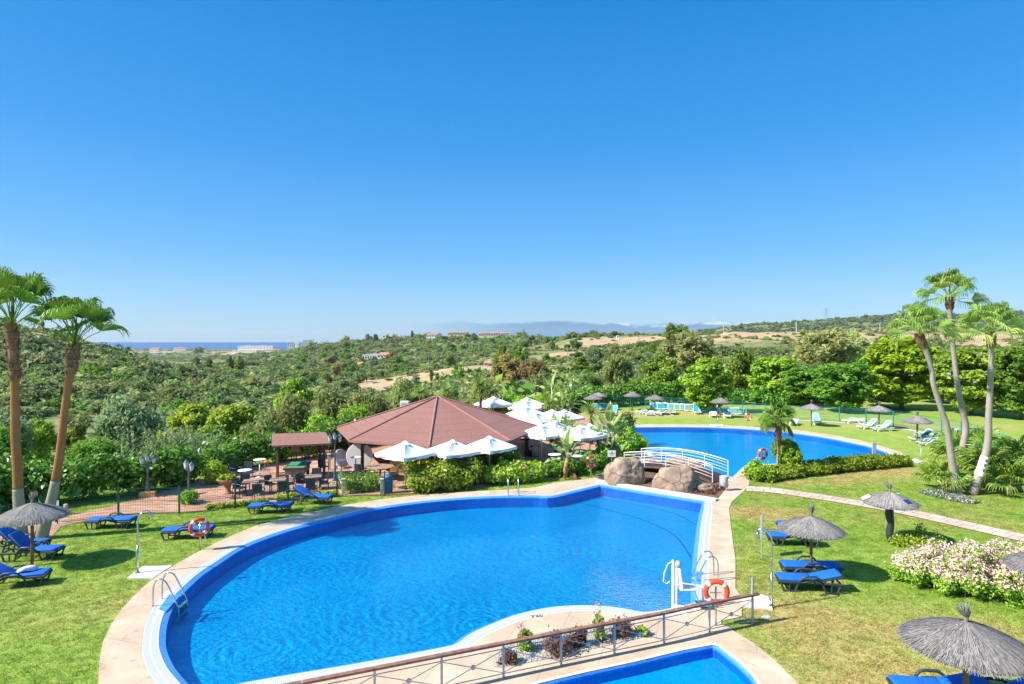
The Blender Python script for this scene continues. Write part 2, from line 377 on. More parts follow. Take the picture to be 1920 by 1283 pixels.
def grate_mat():
    m, t, b = newmat('grate'); vec = t.new('ShaderNodeTexCoord').outputs['UV']
    s = t.new('ShaderNodeSeparateXYZ', i_0=vec)
    bars = t.math('FRACT', t.math('MULTIPLY', s.outputs[0], 22)); f = t.smooth(bars, .25, .45)
    v = s.outputs[1]
    lines = t.math('MAXIMUM', t.smooth(t.math('ABSOLUTE', t.math('SUBTRACT', v, .5)), .07, .03), t.math('MAXIMUM', t.smooth(v, .09, .05), t.smooth(v, .91, .95)))
    c = t.mix(f, (.36, .38, .40, 1), (.48, .49, .50, 1)); c = t.mix(lines, c, (.60, .60, .60, 1))
    t.put(b.inputs['Base Color'], c); b.inputs['Roughness'].default_value = .6
    t.put(b.inputs['Normal'], t.new('ShaderNodeBump', i_Strength=.4, i_Distance=.01, i_Height=f).outputs[0]); return m
M['grate'] = grate_mat()
def tile_mat(name, c1, c2):
    m, t, b = newmat(name); tcn = t.new('ShaderNodeTexCoord'); vec = tcn.outputs['Object']
    a = t.noise(vec, .5, 4, .6); f = t.noise(vec, 26, 2, .5)
    c = t.mix(t.smooth(a, .25, .75), c1, c2)
    vo = t.new('ShaderNodeTexVoronoi', i_Vector=vec, i_Scale=24.0, distance='CHEBYCHEV'); vo.inputs['Randomness'].default_value = .15
    hv = t.new('ShaderNodeHueSaturation', i_Color=c, i_Value=t.math('MULTIPLY_ADD', t.new('ShaderNodeSeparateXYZ', i_0=vo.outputs['Color']).outputs[0], .34, .83))
    t.put(b.inputs['Base Color'], hv.outputs[0]); b.inputs['Roughness'].default_value = .3; b.inputs['Specular IOR Level'].default_value = .4; return m
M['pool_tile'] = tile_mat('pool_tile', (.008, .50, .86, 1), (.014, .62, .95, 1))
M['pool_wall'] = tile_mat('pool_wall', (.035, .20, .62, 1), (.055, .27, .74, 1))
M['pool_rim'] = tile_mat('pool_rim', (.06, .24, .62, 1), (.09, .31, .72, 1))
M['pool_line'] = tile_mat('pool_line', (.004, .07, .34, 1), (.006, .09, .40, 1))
def water_mat(name, ripple, caust, glossy=1.0, tint1=(.32, .86, .97, 1), tint2=(.62, .98, 1.0, 1), rings=()):
    m = bpy.data.materials.new(name); m.use_nodes = True; t = NT(m.node_tree); t.n.clear()
    vec = t.new('ShaderNodeTexCoord').outputs['Object']
    wv = t.new('ShaderNodeMapping', i_Vector=vec); wv.inputs['Scale'].default_value = (1.0, 2.1, 1); wv.inputs['Rotation'].default_value = (0, 0, .25)
    n = t.noise(wv.outputs[0], 3.6, 3, .6, 1.4); n2 = t.noise(wv.outputs[0], 7.0, 2, .5, .6)
    hgt = t.math('ADD', n, t.math('MULTIPLY', n2, .30)); sp = t.new('ShaderNodeSeparateXYZ', i_0=vec); wob = t.math('MULTIPLY', t.noise(vec, .8, 2), 1.2); rg = None
    for px, py, kf, dec in rings:                    # round ripples spreading from the inlets
        q = P(px, py); dx, dy = t.math('SUBTRACT', sp.outputs[0], q.x), t.math('SUBTRACT', sp.outputs[1], q.y)
        r = t.math('ADD', t.math('SQRT', t.math('ADD', t.math('MULTIPLY', dx, dx), t.math('MULTIPLY', dy, dy))), wob)
        s_ = t.math('MULTIPLY', t.math('SINE', t.math('MULTIPLY', r, kf)), t.math('POWER', 2.718, t.math('MULTIPLY', r, -1/dec))); rg = s_ if rg is None else t.math('ADD', rg, s_)
    if rg is not None: hgt = t.math('ADD', hgt, t.math('MULTIPLY', rg, .22)); n = t.math('ADD', n, t.math('MULTIPLY', rg, .05))
    bump = t.new('ShaderNodeBump', i_Strength=ripple, i_Distance=.12, i_Height=hgt)
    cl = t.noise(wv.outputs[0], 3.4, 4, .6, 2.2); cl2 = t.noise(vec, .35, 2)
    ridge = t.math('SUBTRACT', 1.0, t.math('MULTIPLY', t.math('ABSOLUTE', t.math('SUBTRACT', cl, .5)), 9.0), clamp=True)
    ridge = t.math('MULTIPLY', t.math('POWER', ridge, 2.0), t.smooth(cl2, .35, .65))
    tint = t.mix(t.math('MULTIPLY', ridge, caust), tint1, tint2)  # caustic brightness and darker ripple streaks put into the water tint
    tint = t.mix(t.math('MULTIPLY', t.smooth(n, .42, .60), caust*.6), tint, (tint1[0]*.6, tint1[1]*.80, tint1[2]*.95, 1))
    tr = t.new('ShaderNodeBsdfTransparent', i_Color=tint)
    gl = t.new('ShaderNodeBsdfGlossy', i_Roughness=.02, i_Normal=bump.outputs[0])
    fr = t.new('ShaderNodeFresnel', i_IOR=1.33, i_Normal=bump.outputs[0])
    mx = t.new('ShaderNodeMixShader', i_0=t.math('MULTIPLY', fr.outputs[0], glossy), i_1=tr.outputs[0], i_2=gl.outputs[0])
    t.new('ShaderNodeOutputMaterial', i_Surface=mx.outputs[0]); return m
M['water'] = water_mat('water', .42, 1.0, .75, rings=[(565, 1045, 17, 2.0), (430, 1185, 20, 1.8), (860, 1140, 18, 2.0), (1010, 1010, 14, 2.6), (730, 1120, 13, 2.4)])
M['water_calm'] = water_mat('water_calm', .06, .25, .5, tint1=(.34, .86, .97, 1))
def terrain_mat():
    m, t, b = newmat('terrain'); vec = t.new('ShaderNodeTexCoord').outputs['Object']
    dry = t.new('ShaderNodeAttribute', attribute_name='dry').outputs['Fac']
    a = t.noise(vec, .012, 6, .65, .5); f = t.noise(vec, .12, 5, .7); g = t.noise(vec, .7, 3, .7)
    green = t.ramp(f, [(.3, (.11, .15, .045, 1)), (.5, (.19, .21, .08, 1)), (.72, (.32, .27, .13, 1))])
    tan = t.ramp(f, [(.25, (.30, .19, .10, 1)), (.5, (.45, .31, .18, 1)), (.75, (.57, .45, .30, 1))])
    mk = t.smooth(t.math('ADD', dry, t.math('MULTIPLY', t.math('SUBTRACT', a, .5), 1.1)), .32, .62)
    c = t.mix(mk, green, tan); c = t.mix(t.math('MULTIPLY', t.smooth(g, .5, .75), .5), c, (.06, .085, .025, 1))
    t.put(b.inputs['Base Color'], c); b.inputs['Roughness'].default_value = .95; b.inputs['Specular IOR Level'].default_value = .1
    t.put(b.inputs['Normal'], t.new('ShaderNodeBump', i_Strength=.6, i_Distance=1.0, i_Height=f).outputs[0]); return m
M['terrain'] = terrain_mat()
def sea_mat():
    m, t, b = newmat('sea'); vec = t.new('ShaderNodeTexCoord').outputs['Object']
    c = t.mix(t.noise(vec, .0006, 3), (.0005, .075, .25, 1), (.001, .10, .31, 1))
    t.put(b.inputs['Base Color'], c); b.inputs['Roughness'].default_value = .55; b.inputs['Specular IOR Level'].default_value = .12; return m
M['sea'] = sea_mat()
def roof_mat():
    m, t, b = newmat('shingle'); uv = t.new('ShaderNodeTexCoord').outputs['UV']; o = t.new('ShaderNodeTexCoord').outputs['Object']
    s = t.new('ShaderNodeSeparateXYZ', i_0=uv)
    fr = t.math('FRACT', t.math('MULTIPLY', s.outputs[1], 1/.16)); seam = t.smooth(t.math('FRACT', s.outputs[1]), .09, .0)
    cv2 = t.new('ShaderNodeCombineXYZ', i_0=t.math('MULTIPLY', s.outputs[0], 4), i_1=t.math('FLOOR', t.math('MULTIPLY', s.outputs[1], 1/.16)))
    n = t.noise(cv2.outputs[0], 2.0, 2); g = t.noise(o, 18, 4, .7); big = t.noise(o, .5, 4)
    c = t.ramp(n, [(.3, (.225, .097, .075, 1)), (.7, (.32, .145, .112, 1))])
    c = t.mix(t.math('MULTIPLY', t.smooth(big, .4, .7), .4), c, (.34, .165, .13, 1)); c = t.mix(t.math('MULTIPLY', t.smooth(g, .45, .8), .5), c, (.44, .25, .20, 1))
    c = t.mix(t.math('MULTIPLY', t.smooth(fr, .16, .0), .45), c, (.07, .028, .022, 1))
    c = t.mix(t.math('MULTIPLY', seam, .45), c, (.10, .04, .03, 1))
    t.put(b.inputs['Base Color'], c); b.inputs['Roughness'].default_value = .9
    t.put(b.inputs['Normal'], t.new('ShaderNodeBump', i_Strength=.5, i_Distance=.03, i_Height=t.math('ADD', fr, g)).outputs[0]); return m
M['shingle'] = roof_mat()
def boulder_mat():
    m, t, b = newmat('boulder'); vec = t.new('ShaderNodeTexCoord').outputs['Object']
    a = t.noise(vec, 1.2, 6, .65); f = t.noise(vec, 9, 5, .7)
    w_ = t.new('ShaderNodeMix', data_type='VECTOR'); t.put(w_.inputs[0], .35); t.put(w_.inputs[4], vec); t.l.new(t.new('ShaderNodeTexNoise', i_Vector=vec, i_Scale=1.6).outputs['Color'], w_.inputs[5])
    vo = t.new('ShaderNodeTexVoronoi', i_Vector=w_.outputs[1], i_Scale=.75, feature='DISTANCE_TO_EDGE')
    crack = t.smooth(vo.outputs['Distance'], .018, .002)
    c = t.ramp(a, [(.3, (.22, .145, .095, 1)), (.55, (.36, .26, .18, 1)), (.75, (.46, .36, .27, 1))])
    c = t.mix(t.math('MULTIPLY', t.smooth(f, .5, .8), .5), c, (.20, .15, .11, 1)); c = t.mix(t.math('MULTIPLY', crack, .6), c, (.10, .07, .05, 1))
    t.put(b.inputs['Base Color'], c); b.inputs['Roughness'].default_value = .9
    hg = t.math('SUBTRACT', f, t.math('MULTIPLY', crack, 1.0))
    t.put(b.inputs['Normal'], t.new('ShaderNodeBump', i_Strength=.6, i_Distance=.05, i_Height=hg).outputs[0]); return m
M['boulder'] = boulder_mat()
def trunk_mat(name, c1, c2, ring=14, up=None):
    m, t, b = newmat(name); vec = t.new('ShaderNodeTexCoord').outputs['Object']
    s = t.new('ShaderNodeSeparateXYZ', i_0=vec); n = t.noise(vec, 3, 4); g = t.noise(vec, 22, 4, .7)
    fr = t.math('FRACT', t.math('ADD', t.math('MULTIPLY', s.outputs[2], ring), t.math('MULTIPLY', n, 1.6)))
    c = t.mix(n, c1, c2); c = t.mix(t.math('MULTIPLY', t.smooth(fr, .25, .0), .55), c, (c1[0]*.35, c1[1]*.35, c1[2]*.35, 1))
    c = t.mix(t.math('MULTIPLY', t.smooth(g, .5, .8), .4), c, (c1[0]*.5, c1[1]*.5, c1[2]*.5, 1))
    t.put(b.inputs['Base Color'], c); b.inputs['Roughness'].default_value = .92
    t.put(b.inputs['Normal'], t.new('ShaderNodeBump', i_Strength=.7, i_Distance=.03, i_Height=t.math('ADD', fr, g)).outputs[0]); return m
M['palm_orange'] = trunk_mat('palm_orange', (.35, .125, .048, 1), (.56, .25, .105, 1))
M['palm_grey'] = trunk_mat('palm_grey', (.33, .28, .245, 1), (.50, .43, .38, 1))
M['palm_husk'] = trunk_mat('palm_husk', (.17, .085, .05, 1), (.44, .25, .145, 1), 7)

# ------------------------------------------------------------------ pools, deck, lawn
near_px = [(337, 1283), (314, 1255), (301, 1227), (297.5, 1205), (300, 1176), (308, 1150), (322, 1124), (345, 1100), (371, 1077), (401, 1057), (445, 1029),
           (489, 1010), (553, 989), (630, 970.5), (705, 953), (780, 942), (855, 935), (930, 931), (1000, 930), (1035, 930.5), (1080, 920), (1124, 909.5)]
near_px2 = [(1322, 941)]
near_px3 = [(1319, 960), (1314, 985), (1309.5, 1028), (1306.5, 1067), (1306, 1100), (1305, 1131)]
near_px4 = [(1290, 1135.5), (1250, 1144), (1215, 1149), (1195, 1148), (1174, 1143.5), (1130, 1138), (1080, 1137), (1030, 1141), (974, 1153), (927, 1170), (885, 1189), (858, 1208), (840, 1214)]
near_px5 = [(761, 1229.5), (651, 1249.5), (546, 1267), (461, 1282), (410, 1294), (385, 1303), (365, 1307), (350, 1300)]
pool1 = ccw(smooth_loop(pix(near_px), 4, False) + pix(near_px2) + smooth_loop(pix(near_px3), 4, False) + smooth_loop(pix(near_px4), 4, False) + smooth_loop(pix(near_px5), 3, False))
far_top = [(1183, 822), (1172, 812), (1170, 804), (1180, 802), (1204, 801.5), (1260, 801), (1316, 801.5), (1363, 803), (1410, 805.7), (1454, 809), (1473, 811), (1526, 817.5), (1579, 827),
           (1615, 834.5), (1640, 841), (1668, 852), (1672, 858), (1640, 864), (1604, 861.5), (1551, 864), (1501, 867.5), (1445, 871), (1410, 871.5), (1396, 874.5)]
far_bot = [(1374, 895.5), (1358, 894), (1300, 884), (1253, 874)]
far_left = [(1250, 872), (1227, 856), (1207, 846), (1192, 834)]
pool2 = ccw(smooth_loop(pix(far_top), 4, False) + pix(far_bot) + smooth_loop(pix(far_left), 3, False))
kid_px = [(1014, 1283), (1099, 1263), (1192, 1243), (1283, 1221), (1336, 1211.5), (1346, 1214), (1358, 1224), (1386, 1246), (1408, 1268), (1424, 1290), (1428, 1330), (1400, 1400), (1250, 1480), (950, 1500), (860, 1400), (900, 1320), (950, 1300)]
pool3 = ccw(pix(kid_px))
deck_px = [(40, 1500), (130, 1380), (185, 1283), (186, 1243), (193, 1205), (209, 1172), (229, 1143), (253, 1117), (290, 1083), (323, 1063), (370, 1037), (407, 1018), (447, 1000), (480, 987), (555, 966.5), (630, 951), (705, 938.5), (780, 930),
           (855, 924.5), (955, 919), (1002, 915), (1040, 906), (1096, 900), (1127, 893), (1140, 886), (1180, 874), (1196, 858), (1180, 848), (1160, 835), (1146, 818), (1140, 803), (1160, 797.8), (1204, 796.6), (1260, 796.2), (1316, 796.6), (1363, 798), (1410, 800.5),
           (1473, 805), (1526, 811), (1579, 819.5), (1615, 827), (1650, 836.5), (1690, 849), (1700, 858), (1660, 869), (1604, 865), (1551, 867.5), (1501, 871), (1450, 876), (1420, 880), (1408, 892), (1404, 910), (1395, 922), (1372, 942), (1367, 955), (1370, 982),
           (1375, 1022), (1379, 1049), (1379, 1105), (1391, 1122), (1391, 1158), (1353, 1166), (1352, 1173), (1364, 1177), (1380, 1188), (1416, 1210), (1452, 1239), (1477, 1264), (1497, 1283), (1530, 1330), (1560, 1420), (1560, 1560), (800, 1700)]
deck = ccw(pix(deck_px))
bed_px = [(1120, 899.5), (1150, 893), (1185, 884), (1230, 880), (1290, 889), (1362, 899), (1366, 911), (1346, 936), (1300, 929), (1200, 912)]
lawn_out = [(-70, -14), (60, -14), (62, 12), (70, 40), (80, 66), (82, 104), (20, 104), (13, 86), (8, 72), (0, 60), (-15, 56), (-24, 42), (-34, 36), (-52, 34), (-75, 33)]
struct('lawn', MB().sheet(lawn_out, [pool1, pool2, pool3], 0), M['lawn'])
g1 = offset(pool1, -.40); g2 = offset(pool2, -.30); g3 = offset(pool3, -.10)
dk = MB().sheet(deck, [g1, g2, g3], .03); dk.wall(deck, -.05, .03)
struct('pool_deck', dk, M['deck'])
def ring(name, inner, outer, z, m):
    mb = MB(); k = len(inner); mb.add([(p[0], p[1], z) for p in outer]+[(p[0], p[1], z) for p in inner], [(i, (i+1) % k, k+(i+1) % k, k+i) for i in range(k)])
    o = struct(name, mb, m); me = o.data; uv = me.uv_layers.new(name='uv'); L = [0]
    for i in range(k): L.append(L[-1]+(Vector(inner[(i+1) % k])-Vector(inner[i])).length)
    for i, p in enumerate(me.polygons):
        for li, c in zip(p.loop_indices, [(L[i], 1), (L[i+1], 1), (L[i+1], 0), (L[i], 0)]): uv.data[li].uv = c
    return o
ring('overflow_grate', pool1, g1, .026, M['grate']); ring('far_pool_kerb', pool2, g2, .034, M['pad']); ring('small_pool_kerb', pool3, g3, .034, M['pad'])
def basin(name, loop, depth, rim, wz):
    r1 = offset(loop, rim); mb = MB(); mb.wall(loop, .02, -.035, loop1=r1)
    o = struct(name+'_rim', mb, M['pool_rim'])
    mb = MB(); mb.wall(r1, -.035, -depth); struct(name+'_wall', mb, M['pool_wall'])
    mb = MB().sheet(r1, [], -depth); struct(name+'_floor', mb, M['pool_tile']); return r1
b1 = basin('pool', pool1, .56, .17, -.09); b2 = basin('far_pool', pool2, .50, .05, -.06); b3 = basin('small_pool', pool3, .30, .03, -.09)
struct('pool_water', MB().sheet(b1, [], -.10), M['water']); struct('far_pool_water', MB().sheet(b2, [], -.06), M['water_calm']); struct('small_pool_water', MB().sheet(b3, [], -.10), M['water_calm'])
def strip(name, cen, wdt, z, m, uv=True, kind='structure'):
    mb = MB(); k = len(cen); l = []; r = []; L = [0]
    for i in range(k):
        t = (Vector(cen[min(i+1, k-1)])-Vector(cen[max(i-1, 0)])).normalized(); n = Vector((-t.y, t.x))*wdt/2; c = Vector(cen[i]); l.append(c+n); r.append(c-n)
        if i: L.append(L[-1]+(c-Vector(cen[i-1])).length)
    mb.add([(p.x, p.y, z) for p in r]+[(p.x, p.y, z) for p in l], [(i, i+1, k+i+1, k+i) for i in range(k-1)])
    o = mb.build(name, m); o['kind'] = kind; me = o.data; u = me.uv_layers.new(name='uv')
    for i, p in enumerate(me.polygons):
        for li, c in zip(p.loop_indices, [(L[i], 0), (L[i+1], 0), (L[i+1], wdt), (L[i], wdt)]): u.data[li].uv = c
    return o
for pts in ([(1062, 936), (1120, 951), (1200, 973), (1262, 1002), (1296, 1045)], [(1086, 928), (1180, 944), (1262, 962), (1305, 984)]):
    strip('pool_floor_line', smooth_loop([tuple(P(x, y, -.55)[:2]) for x, y in pts], 5, False), .07, -.555, M['pool_line'])
pl = [(1398, 917), (1440, 919.5), (1488, 925.5), (1570, 938), (1656, 952.5), (1724, 966), (1800, 983), (1875, 1000), (1960, 1020), (2080, 1052)]
strip('path', smooth_loop(pix(pl), 5, False), 1.25, .035, M['path'])
struct('planting_bed', MB().sheet(ccw(pix(bed_px)), [], .045), M['soil'])
# raised coping that closes the straight far end of the near pool
a, b_ = P(1117, 906), P(1341, 942); dv = (b_-a).normalized(); nv = Vector((-dv.y, dv.x, 0))
cop = MB(); cop.prism([tuple((a-nv*-.02)[:2]), tuple((b_+nv*.02)[:2]), tuple((b_+nv*.42)[:2]), tuple((a+nv*.42)[:2])], .035, .13); struct('end_coping', cop, M['pad'])
ter_px = [(100, 1004), (115, 987), (222, 965), (336, 963), (441, 952), (540, 938), (632, 930), (721, 928.5), (800, 925), (960, 908), (1010, 885), (1090, 868), (1150, 845), (1180, 820), (1160, 792), (1000, 776), (860, 780), (700, 800), (620, 835), (520, 866), (450, 882), (380, 900), (290, 926), (200, 952), (60, 985), (-60, 1005), (-80, 1030)]
struct('terrace_paving', MB().sheet(ccw(pix(ter_px)), [], .018), M['terrace'])
for nm, q in (('shower_pad', [(238, 1086), (268, 1064), (323, 1063), (286, 1086.5)]), ('shower_pad', [(1391, 1139), (1449, 1145), (1441, 1122), (1426, 1117), (1391, 1118)]), ('shower_pad', [(1330, 801), (1330, 797), (1356, 797), (1357, 801)]), ('shower_pad', [(1716, 861), (1738, 866), (1722, 869), (1704, 864)])):
    lp = ccw(pix(q)); mb = MB().sheet(lp, [], .05); mb.wall(lp, 0, .05); struct(nm, mb, M['pad'])
for q in ([(297, 1144.5), (317, 1116.5), (338, 1118), (310, 1150)], [(1306, 1073), (1318.5, 1074), (1317.5, 1098), (1306, 1097)]):   # blue tiled recess at each ladder
    struct('ladder_recess', MB().sheet(ccw(pix(q)), [], .031), M['pool_rim'])
for q in ([(291, 1156), (305, 1110), (329, 1108.5), (317, 1116), (297, 1144.5), (310, 1145.5), (308, 1152)], ):
    struct('recess_grate', MB().sheet(ccw(pix(q)), [], .0295), M['pad'])

# ------------------------------------------------------------------ terrain beyond the terrace, sea
T = {}
def col(px, *kp): T[px] = sorted(kp)
Y = lambda d, y: (d, zy(y, d))
col(-900, (30, -3), (60, -4), (120, -4), (250, 12), (450, 45), (900, 20), (2000, -35), (4600, -43), (6000, -60), (7000, -64))
col(-350, (30, -3), (60, -5), (120, -8), Y(220, 660), Y(400, 560), (800, 5), (2000, -38), (4600, -43), (6000, -60), (7000, -64))
col(0, (30, -3), (45, -2.5), (80, -10), Y(120, 795), Y(210, 708), Y(350, 604), (600, 2), (1500, -35), (4600, -43), (6000, -60), (7000, -64))
col(90, (30, -3), (45, -2.5), (80, -10), Y(120, 800), Y(210, 716), Y(350, 624), (600, -6), (1500, -37), (4600, -43), (6000, -60), (7000, -64))
col(160, (30, -3), (45, -2.5), (80, -10), Y(120, 800), Y(210, 724), Y(350, 645), (600, -16), (1500, -38), (4600, -43), (6000, -60), (7000, -64))
col(250, (30, -3), (45, -2.5), (80, -10), Y(120, 800), Y(210, 736), Y(350, 675), (600, -26), (1500, -40), (4600, -43), (6000, -60), (7000, -64))
col(350, (30, -3), (45, -2.5), (80, -10), Y(130, 795), Y(220, 738), Y(350, 703), Y(520, 688), (720, -33), (1500, -40), (3000, -42), (4600, -43), (6000, -60), (7000, -64))
col(470, (30, -3), (45, -2.5), (80, -10), Y(130, 795), Y(250, 738), Y(430, 700), Y(600, 682), (900, -25), Y(1500, 672), (2500, -40), (4600, -43), (6000, -60), (7000, -64))
col(600, (30, -3), (50, -2), (80, -8), (130, -14), Y(250, 745), Y(400, 714), Y(700, 681), Y(1000, 662), Y(1350, 647), (1900, -12), (4600, -43), (6000, -60), (7000, -64))
col(720, (30, -3), (55, -2), (80, -6), (130, -11), Y(230, 745), Y(330, 714), (470, -17), Y(700, 684), Y(900, 664), Y(1150, 644), Y(1300, 637), (1700, 0), (4600, -43), (6000, -60), (7000, -64))
col(840, (30, -3), (55, -3), (100, -5), Y(180, 738), Y(260, 708), Y(330, 691), (450, -9), Y(650, 672), Y(900, 650), Y(1150, 632), (1450, 5), (4600, -43), (6000, -60), (7000, -64))
col(960, (30, -3), (60, -3), (100, -4), Y(200, 722), Y(330, 690), Y(500, 668), Y(700, 654), Y(1000, 636), Y(1100, 634), (1500, -5), (4600, -43), (6000, -60), (7000, -64))
col(1080, (30, -3), (65, -3), (100, -3), Y(200, 706), Y(350, 680), Y(500, 656), Y(600, 640), Y(700, 630), (900, 8), (3000, -40), (4600, -43), (6000, -60), (7000, -64))
col(1200, (30, -3), (75, -3), (100, -1), (150, -4), (250, -4), Y(400, 670), Y(500, 646), Y(600, 631), (750, 8), (1500, -10), (3000, -30), (4600, -43), (6000, -60), (7000, -64))
col(1350, (30, -3), (70, -3), (95, -.6), (150, -3), Y(250, 682), Y(400, 652), Y(500, 631), Y(600, 625), (800, 5), Y(1300, 615), Y(1500, 611), (2500, 0), (4600, -43), (6000, -60), (7000, -64))
col(1500, (30, -3), (75, -3), (100, -.6), (150, -2), Y(250, 680), Y(400, 650), Y(500, 630), Y(600, 621), (800, 8), Y(1300, 608), Y(1600, 603), (2500, 10), (7000, -50))
col(1600, (30, -3), (75, -3), (100, -.6), (200, -1), Y(400, 648), Y(500, 632), Y(600, 622), (800, 10), Y(1250, 604), Y(1600, 596), (2500, 10), (7000, -50))
col(1680, (30, -3), (75, -3), (100, -.6), (200, 0), Y(400, 646), Y(500, 632), Y(600, 623), (800, 12), Y(1250, 598), Y(1600, 585), (2500, 15), (7000, -50))
col(1800, (30, -3), (80, -3), (105, -.6), (200, 0), Y(400, 645), Y(500, 632), Y(600, 622), (800, 14), Y(1200, 602), Y(1600, 588), (2500, 20), (7000, -50))
col(2000, (30, -3), (80, -3), (105, -.6), (200, 1), Y(400, 640), Y(600, 620), (800, 16), Y(1200, 600), Y(1600, 580), (2500, 20), (7000, -50))
col(2700, (30, -3), (80, -3), (105, -.6), (200, 1), Y(400, 640), Y(600, 620), (800, 16), Y(1200, 600), Y(1600, 575), (2500, 20), (7000, -50))
NA, ND = 300, 230
pxs = np.linspace(-900, 2700, NA); ds = np.exp(np.linspace(math.log(30), math.log(7000), ND))
keys = sorted(T); Z0 = np.array([[np.interp(math.log(d), [math.log(k[0]) for k in T[p]], [k[1] for k in T[p]]) for d in ds] for p in keys])
ZG = np.array([[np.interp(p, keys, Z0[:, j]) for j in range(ND)] for p in pxs])
def blur(A, ax, r):
    k = np.exp(-.5*(np.arange(-3*r, 3*r+1)/r)**2); k /= k.sum(); pad = [(0, 0), (0, 0)]; pad[ax] = (3*r, 3*r)
    return np.apply_along_axis(lambda v: np.convolve(v, k, 'valid'), ax, np.pad(A, pad, 'edge'))
ZG = blur(blur(ZG, 0, 3), 1, 2)
XG = (pxs[:, None]-960)/F*ds[None, :]; YG = np.repeat(ds[None, :], NA, 0)
for i in range(NA):
    for j in range(ND):
        d = ds[j]
        if d > 70:
            amp = min(1, (d-70)/120)
            ZG[i, j] += amp*(mnoise.fractal((XG[i, j]*.012, YG[i, j]*.012, 0), 1.0, 2.0, 4)*min(5, d*.009))
def zt(px, d):
    fi = np.interp(px, pxs, np.arange(NA)); fj = np.interp(math.log(d), np.log(ds), np.arange(ND))
    i, j = int(min(fi, NA-2)), int(min(fj, ND-2)); a, b = fi-i, fj-j
    return float((ZG[i, j]*(1-a)+ZG[i+1, j]*a)*(1-b)+(ZG[i, j+1]*(1-a)+ZG[i+1, j+1]*a)*b)
# dry, bare ground (px, d, width px, spread in log d, strength)
DRY = [(780, 290, 140, .24, 1.6), (710, 330, 70, .2, 1.1), (880, 330, 90, .2, 1.2), (1500, 515, 380, .17, 1.25), (1780, 505, 250, .18, 1.25), (1250, 540, 150, .12, 1.15), (1130, 560, 90, .09, .9),
       (1080, 420, 90, .07, .7), (1000, 480, 60, .06, .6), (1030, 300, 60, .12, .6), (1850, 400, 140, .3, .9), (860, 1000, 80, .05, .7), (720, 1100, 60, .06, .5), (950, 700, 90, .06, .6), (60, 340, 60, .08, .7), (120, 125, 40, .1, .6),
       (500, 700, 40, .06, .6), (300, 3000, 200, .15, .9), (480, 2500, 120, .25, .8), (160, 3200, 200, .2, .6), (1620, 1500, 60, .05, .6), (340, 380, 60, .06, .4), (1060, 700, 200, .035, .9), (1400, 640, 300, .06, 1.1)]
def dryness(px, d):
    v = 0
    for p, dd, wp, wd, s in DRY: v = max(v, s*math.exp(-((px-p)/wp)**2-((math.log(d/dd))/wd)**2))
    return v
DG = np.array([[dryness(p, d) for d in ds] for p in pxs])
me = bpy.data.meshes.new('hills'); n = NA*ND
vv = np.stack([XG, YG, ZG], -1).reshape(-1, 3)
idx = np.arange(n).reshape(NA, ND); q = np.stack([idx[:-1, :-1], idx[1:, :-1], idx[1:, 1:], idx[:-1, 1:]], -1).reshape(-1, 4)
def fast_mesh(me, v, q, tint=None, smooth=False):
    me.vertices.add(len(v)); me.vertices.foreach_set('co', v.astype(np.float32).ravel())
    k = q.shape[1]; me.loops.add(q.size); me.loops.foreach_set('vertex_index', q.astype(np.int32).ravel())
    me.polygons.add(len(q)); me.polygons.foreach_set('loop_start', (np.arange(len(q))*k).astype(np.int32)); me.polygons.foreach_set('loop_total', np.full(len(q), k, np.int32))
    if smooth: me.polygons.foreach_set('use_smooth', np.ones(len(q), bool))
    if tint is not None:
        a = me.attributes.new('tint', 'FLOAT', 'FACE'); a.data.foreach_set('value', tint.astype(np.float32))
    me.update(calc_edges=True); return me
fast_mesh(me, vv, q, None, True)
at_ = me.attributes.new('dry', 'FLOAT', 'POINT'); at_.data.foreach_set('value', DG.reshape(-1).astype(np.float32))
me.materials.append(M['terrain']); o = link('hills', me); o['kind'] = 'structure'
SEA = -45.0; HAZE = .000045
o = MB().add([(-11400, 2500, SEA), (11400, 2500, SEA), (11400, 7040, SEA), (-11400, 7040, SEA), (-80000, 7080, SEA), (80000, 7080, SEA), (80000, 100000, SEA), (-80000, 100000, SEA)], [(0, 1, 2, 3), (4, 5, 6, 7)]).build('sea', M['sea']); o['kind'] = 'structure'

# ------------------------------------------------------------------ air between here and the far hills
hm = bpy.data.materials.new('haze'); hm.use_nodes = True; t = NT(hm.node_tree); t.n.clear()
pv = t.new('ShaderNodeVolumePrincipled', i_Color=(.80, .90, 1.0, 1), i_Density=HAZE); pv.inputs['Anisotropy'].default_value = .2
t.new('ShaderNodeOutputMaterial', i_Volume=pv.outputs[0])
hz = MB().box((0, 3490, 35), (23000, 7120, 202)).build('haze', hm); tag(hz, kind='stuff')

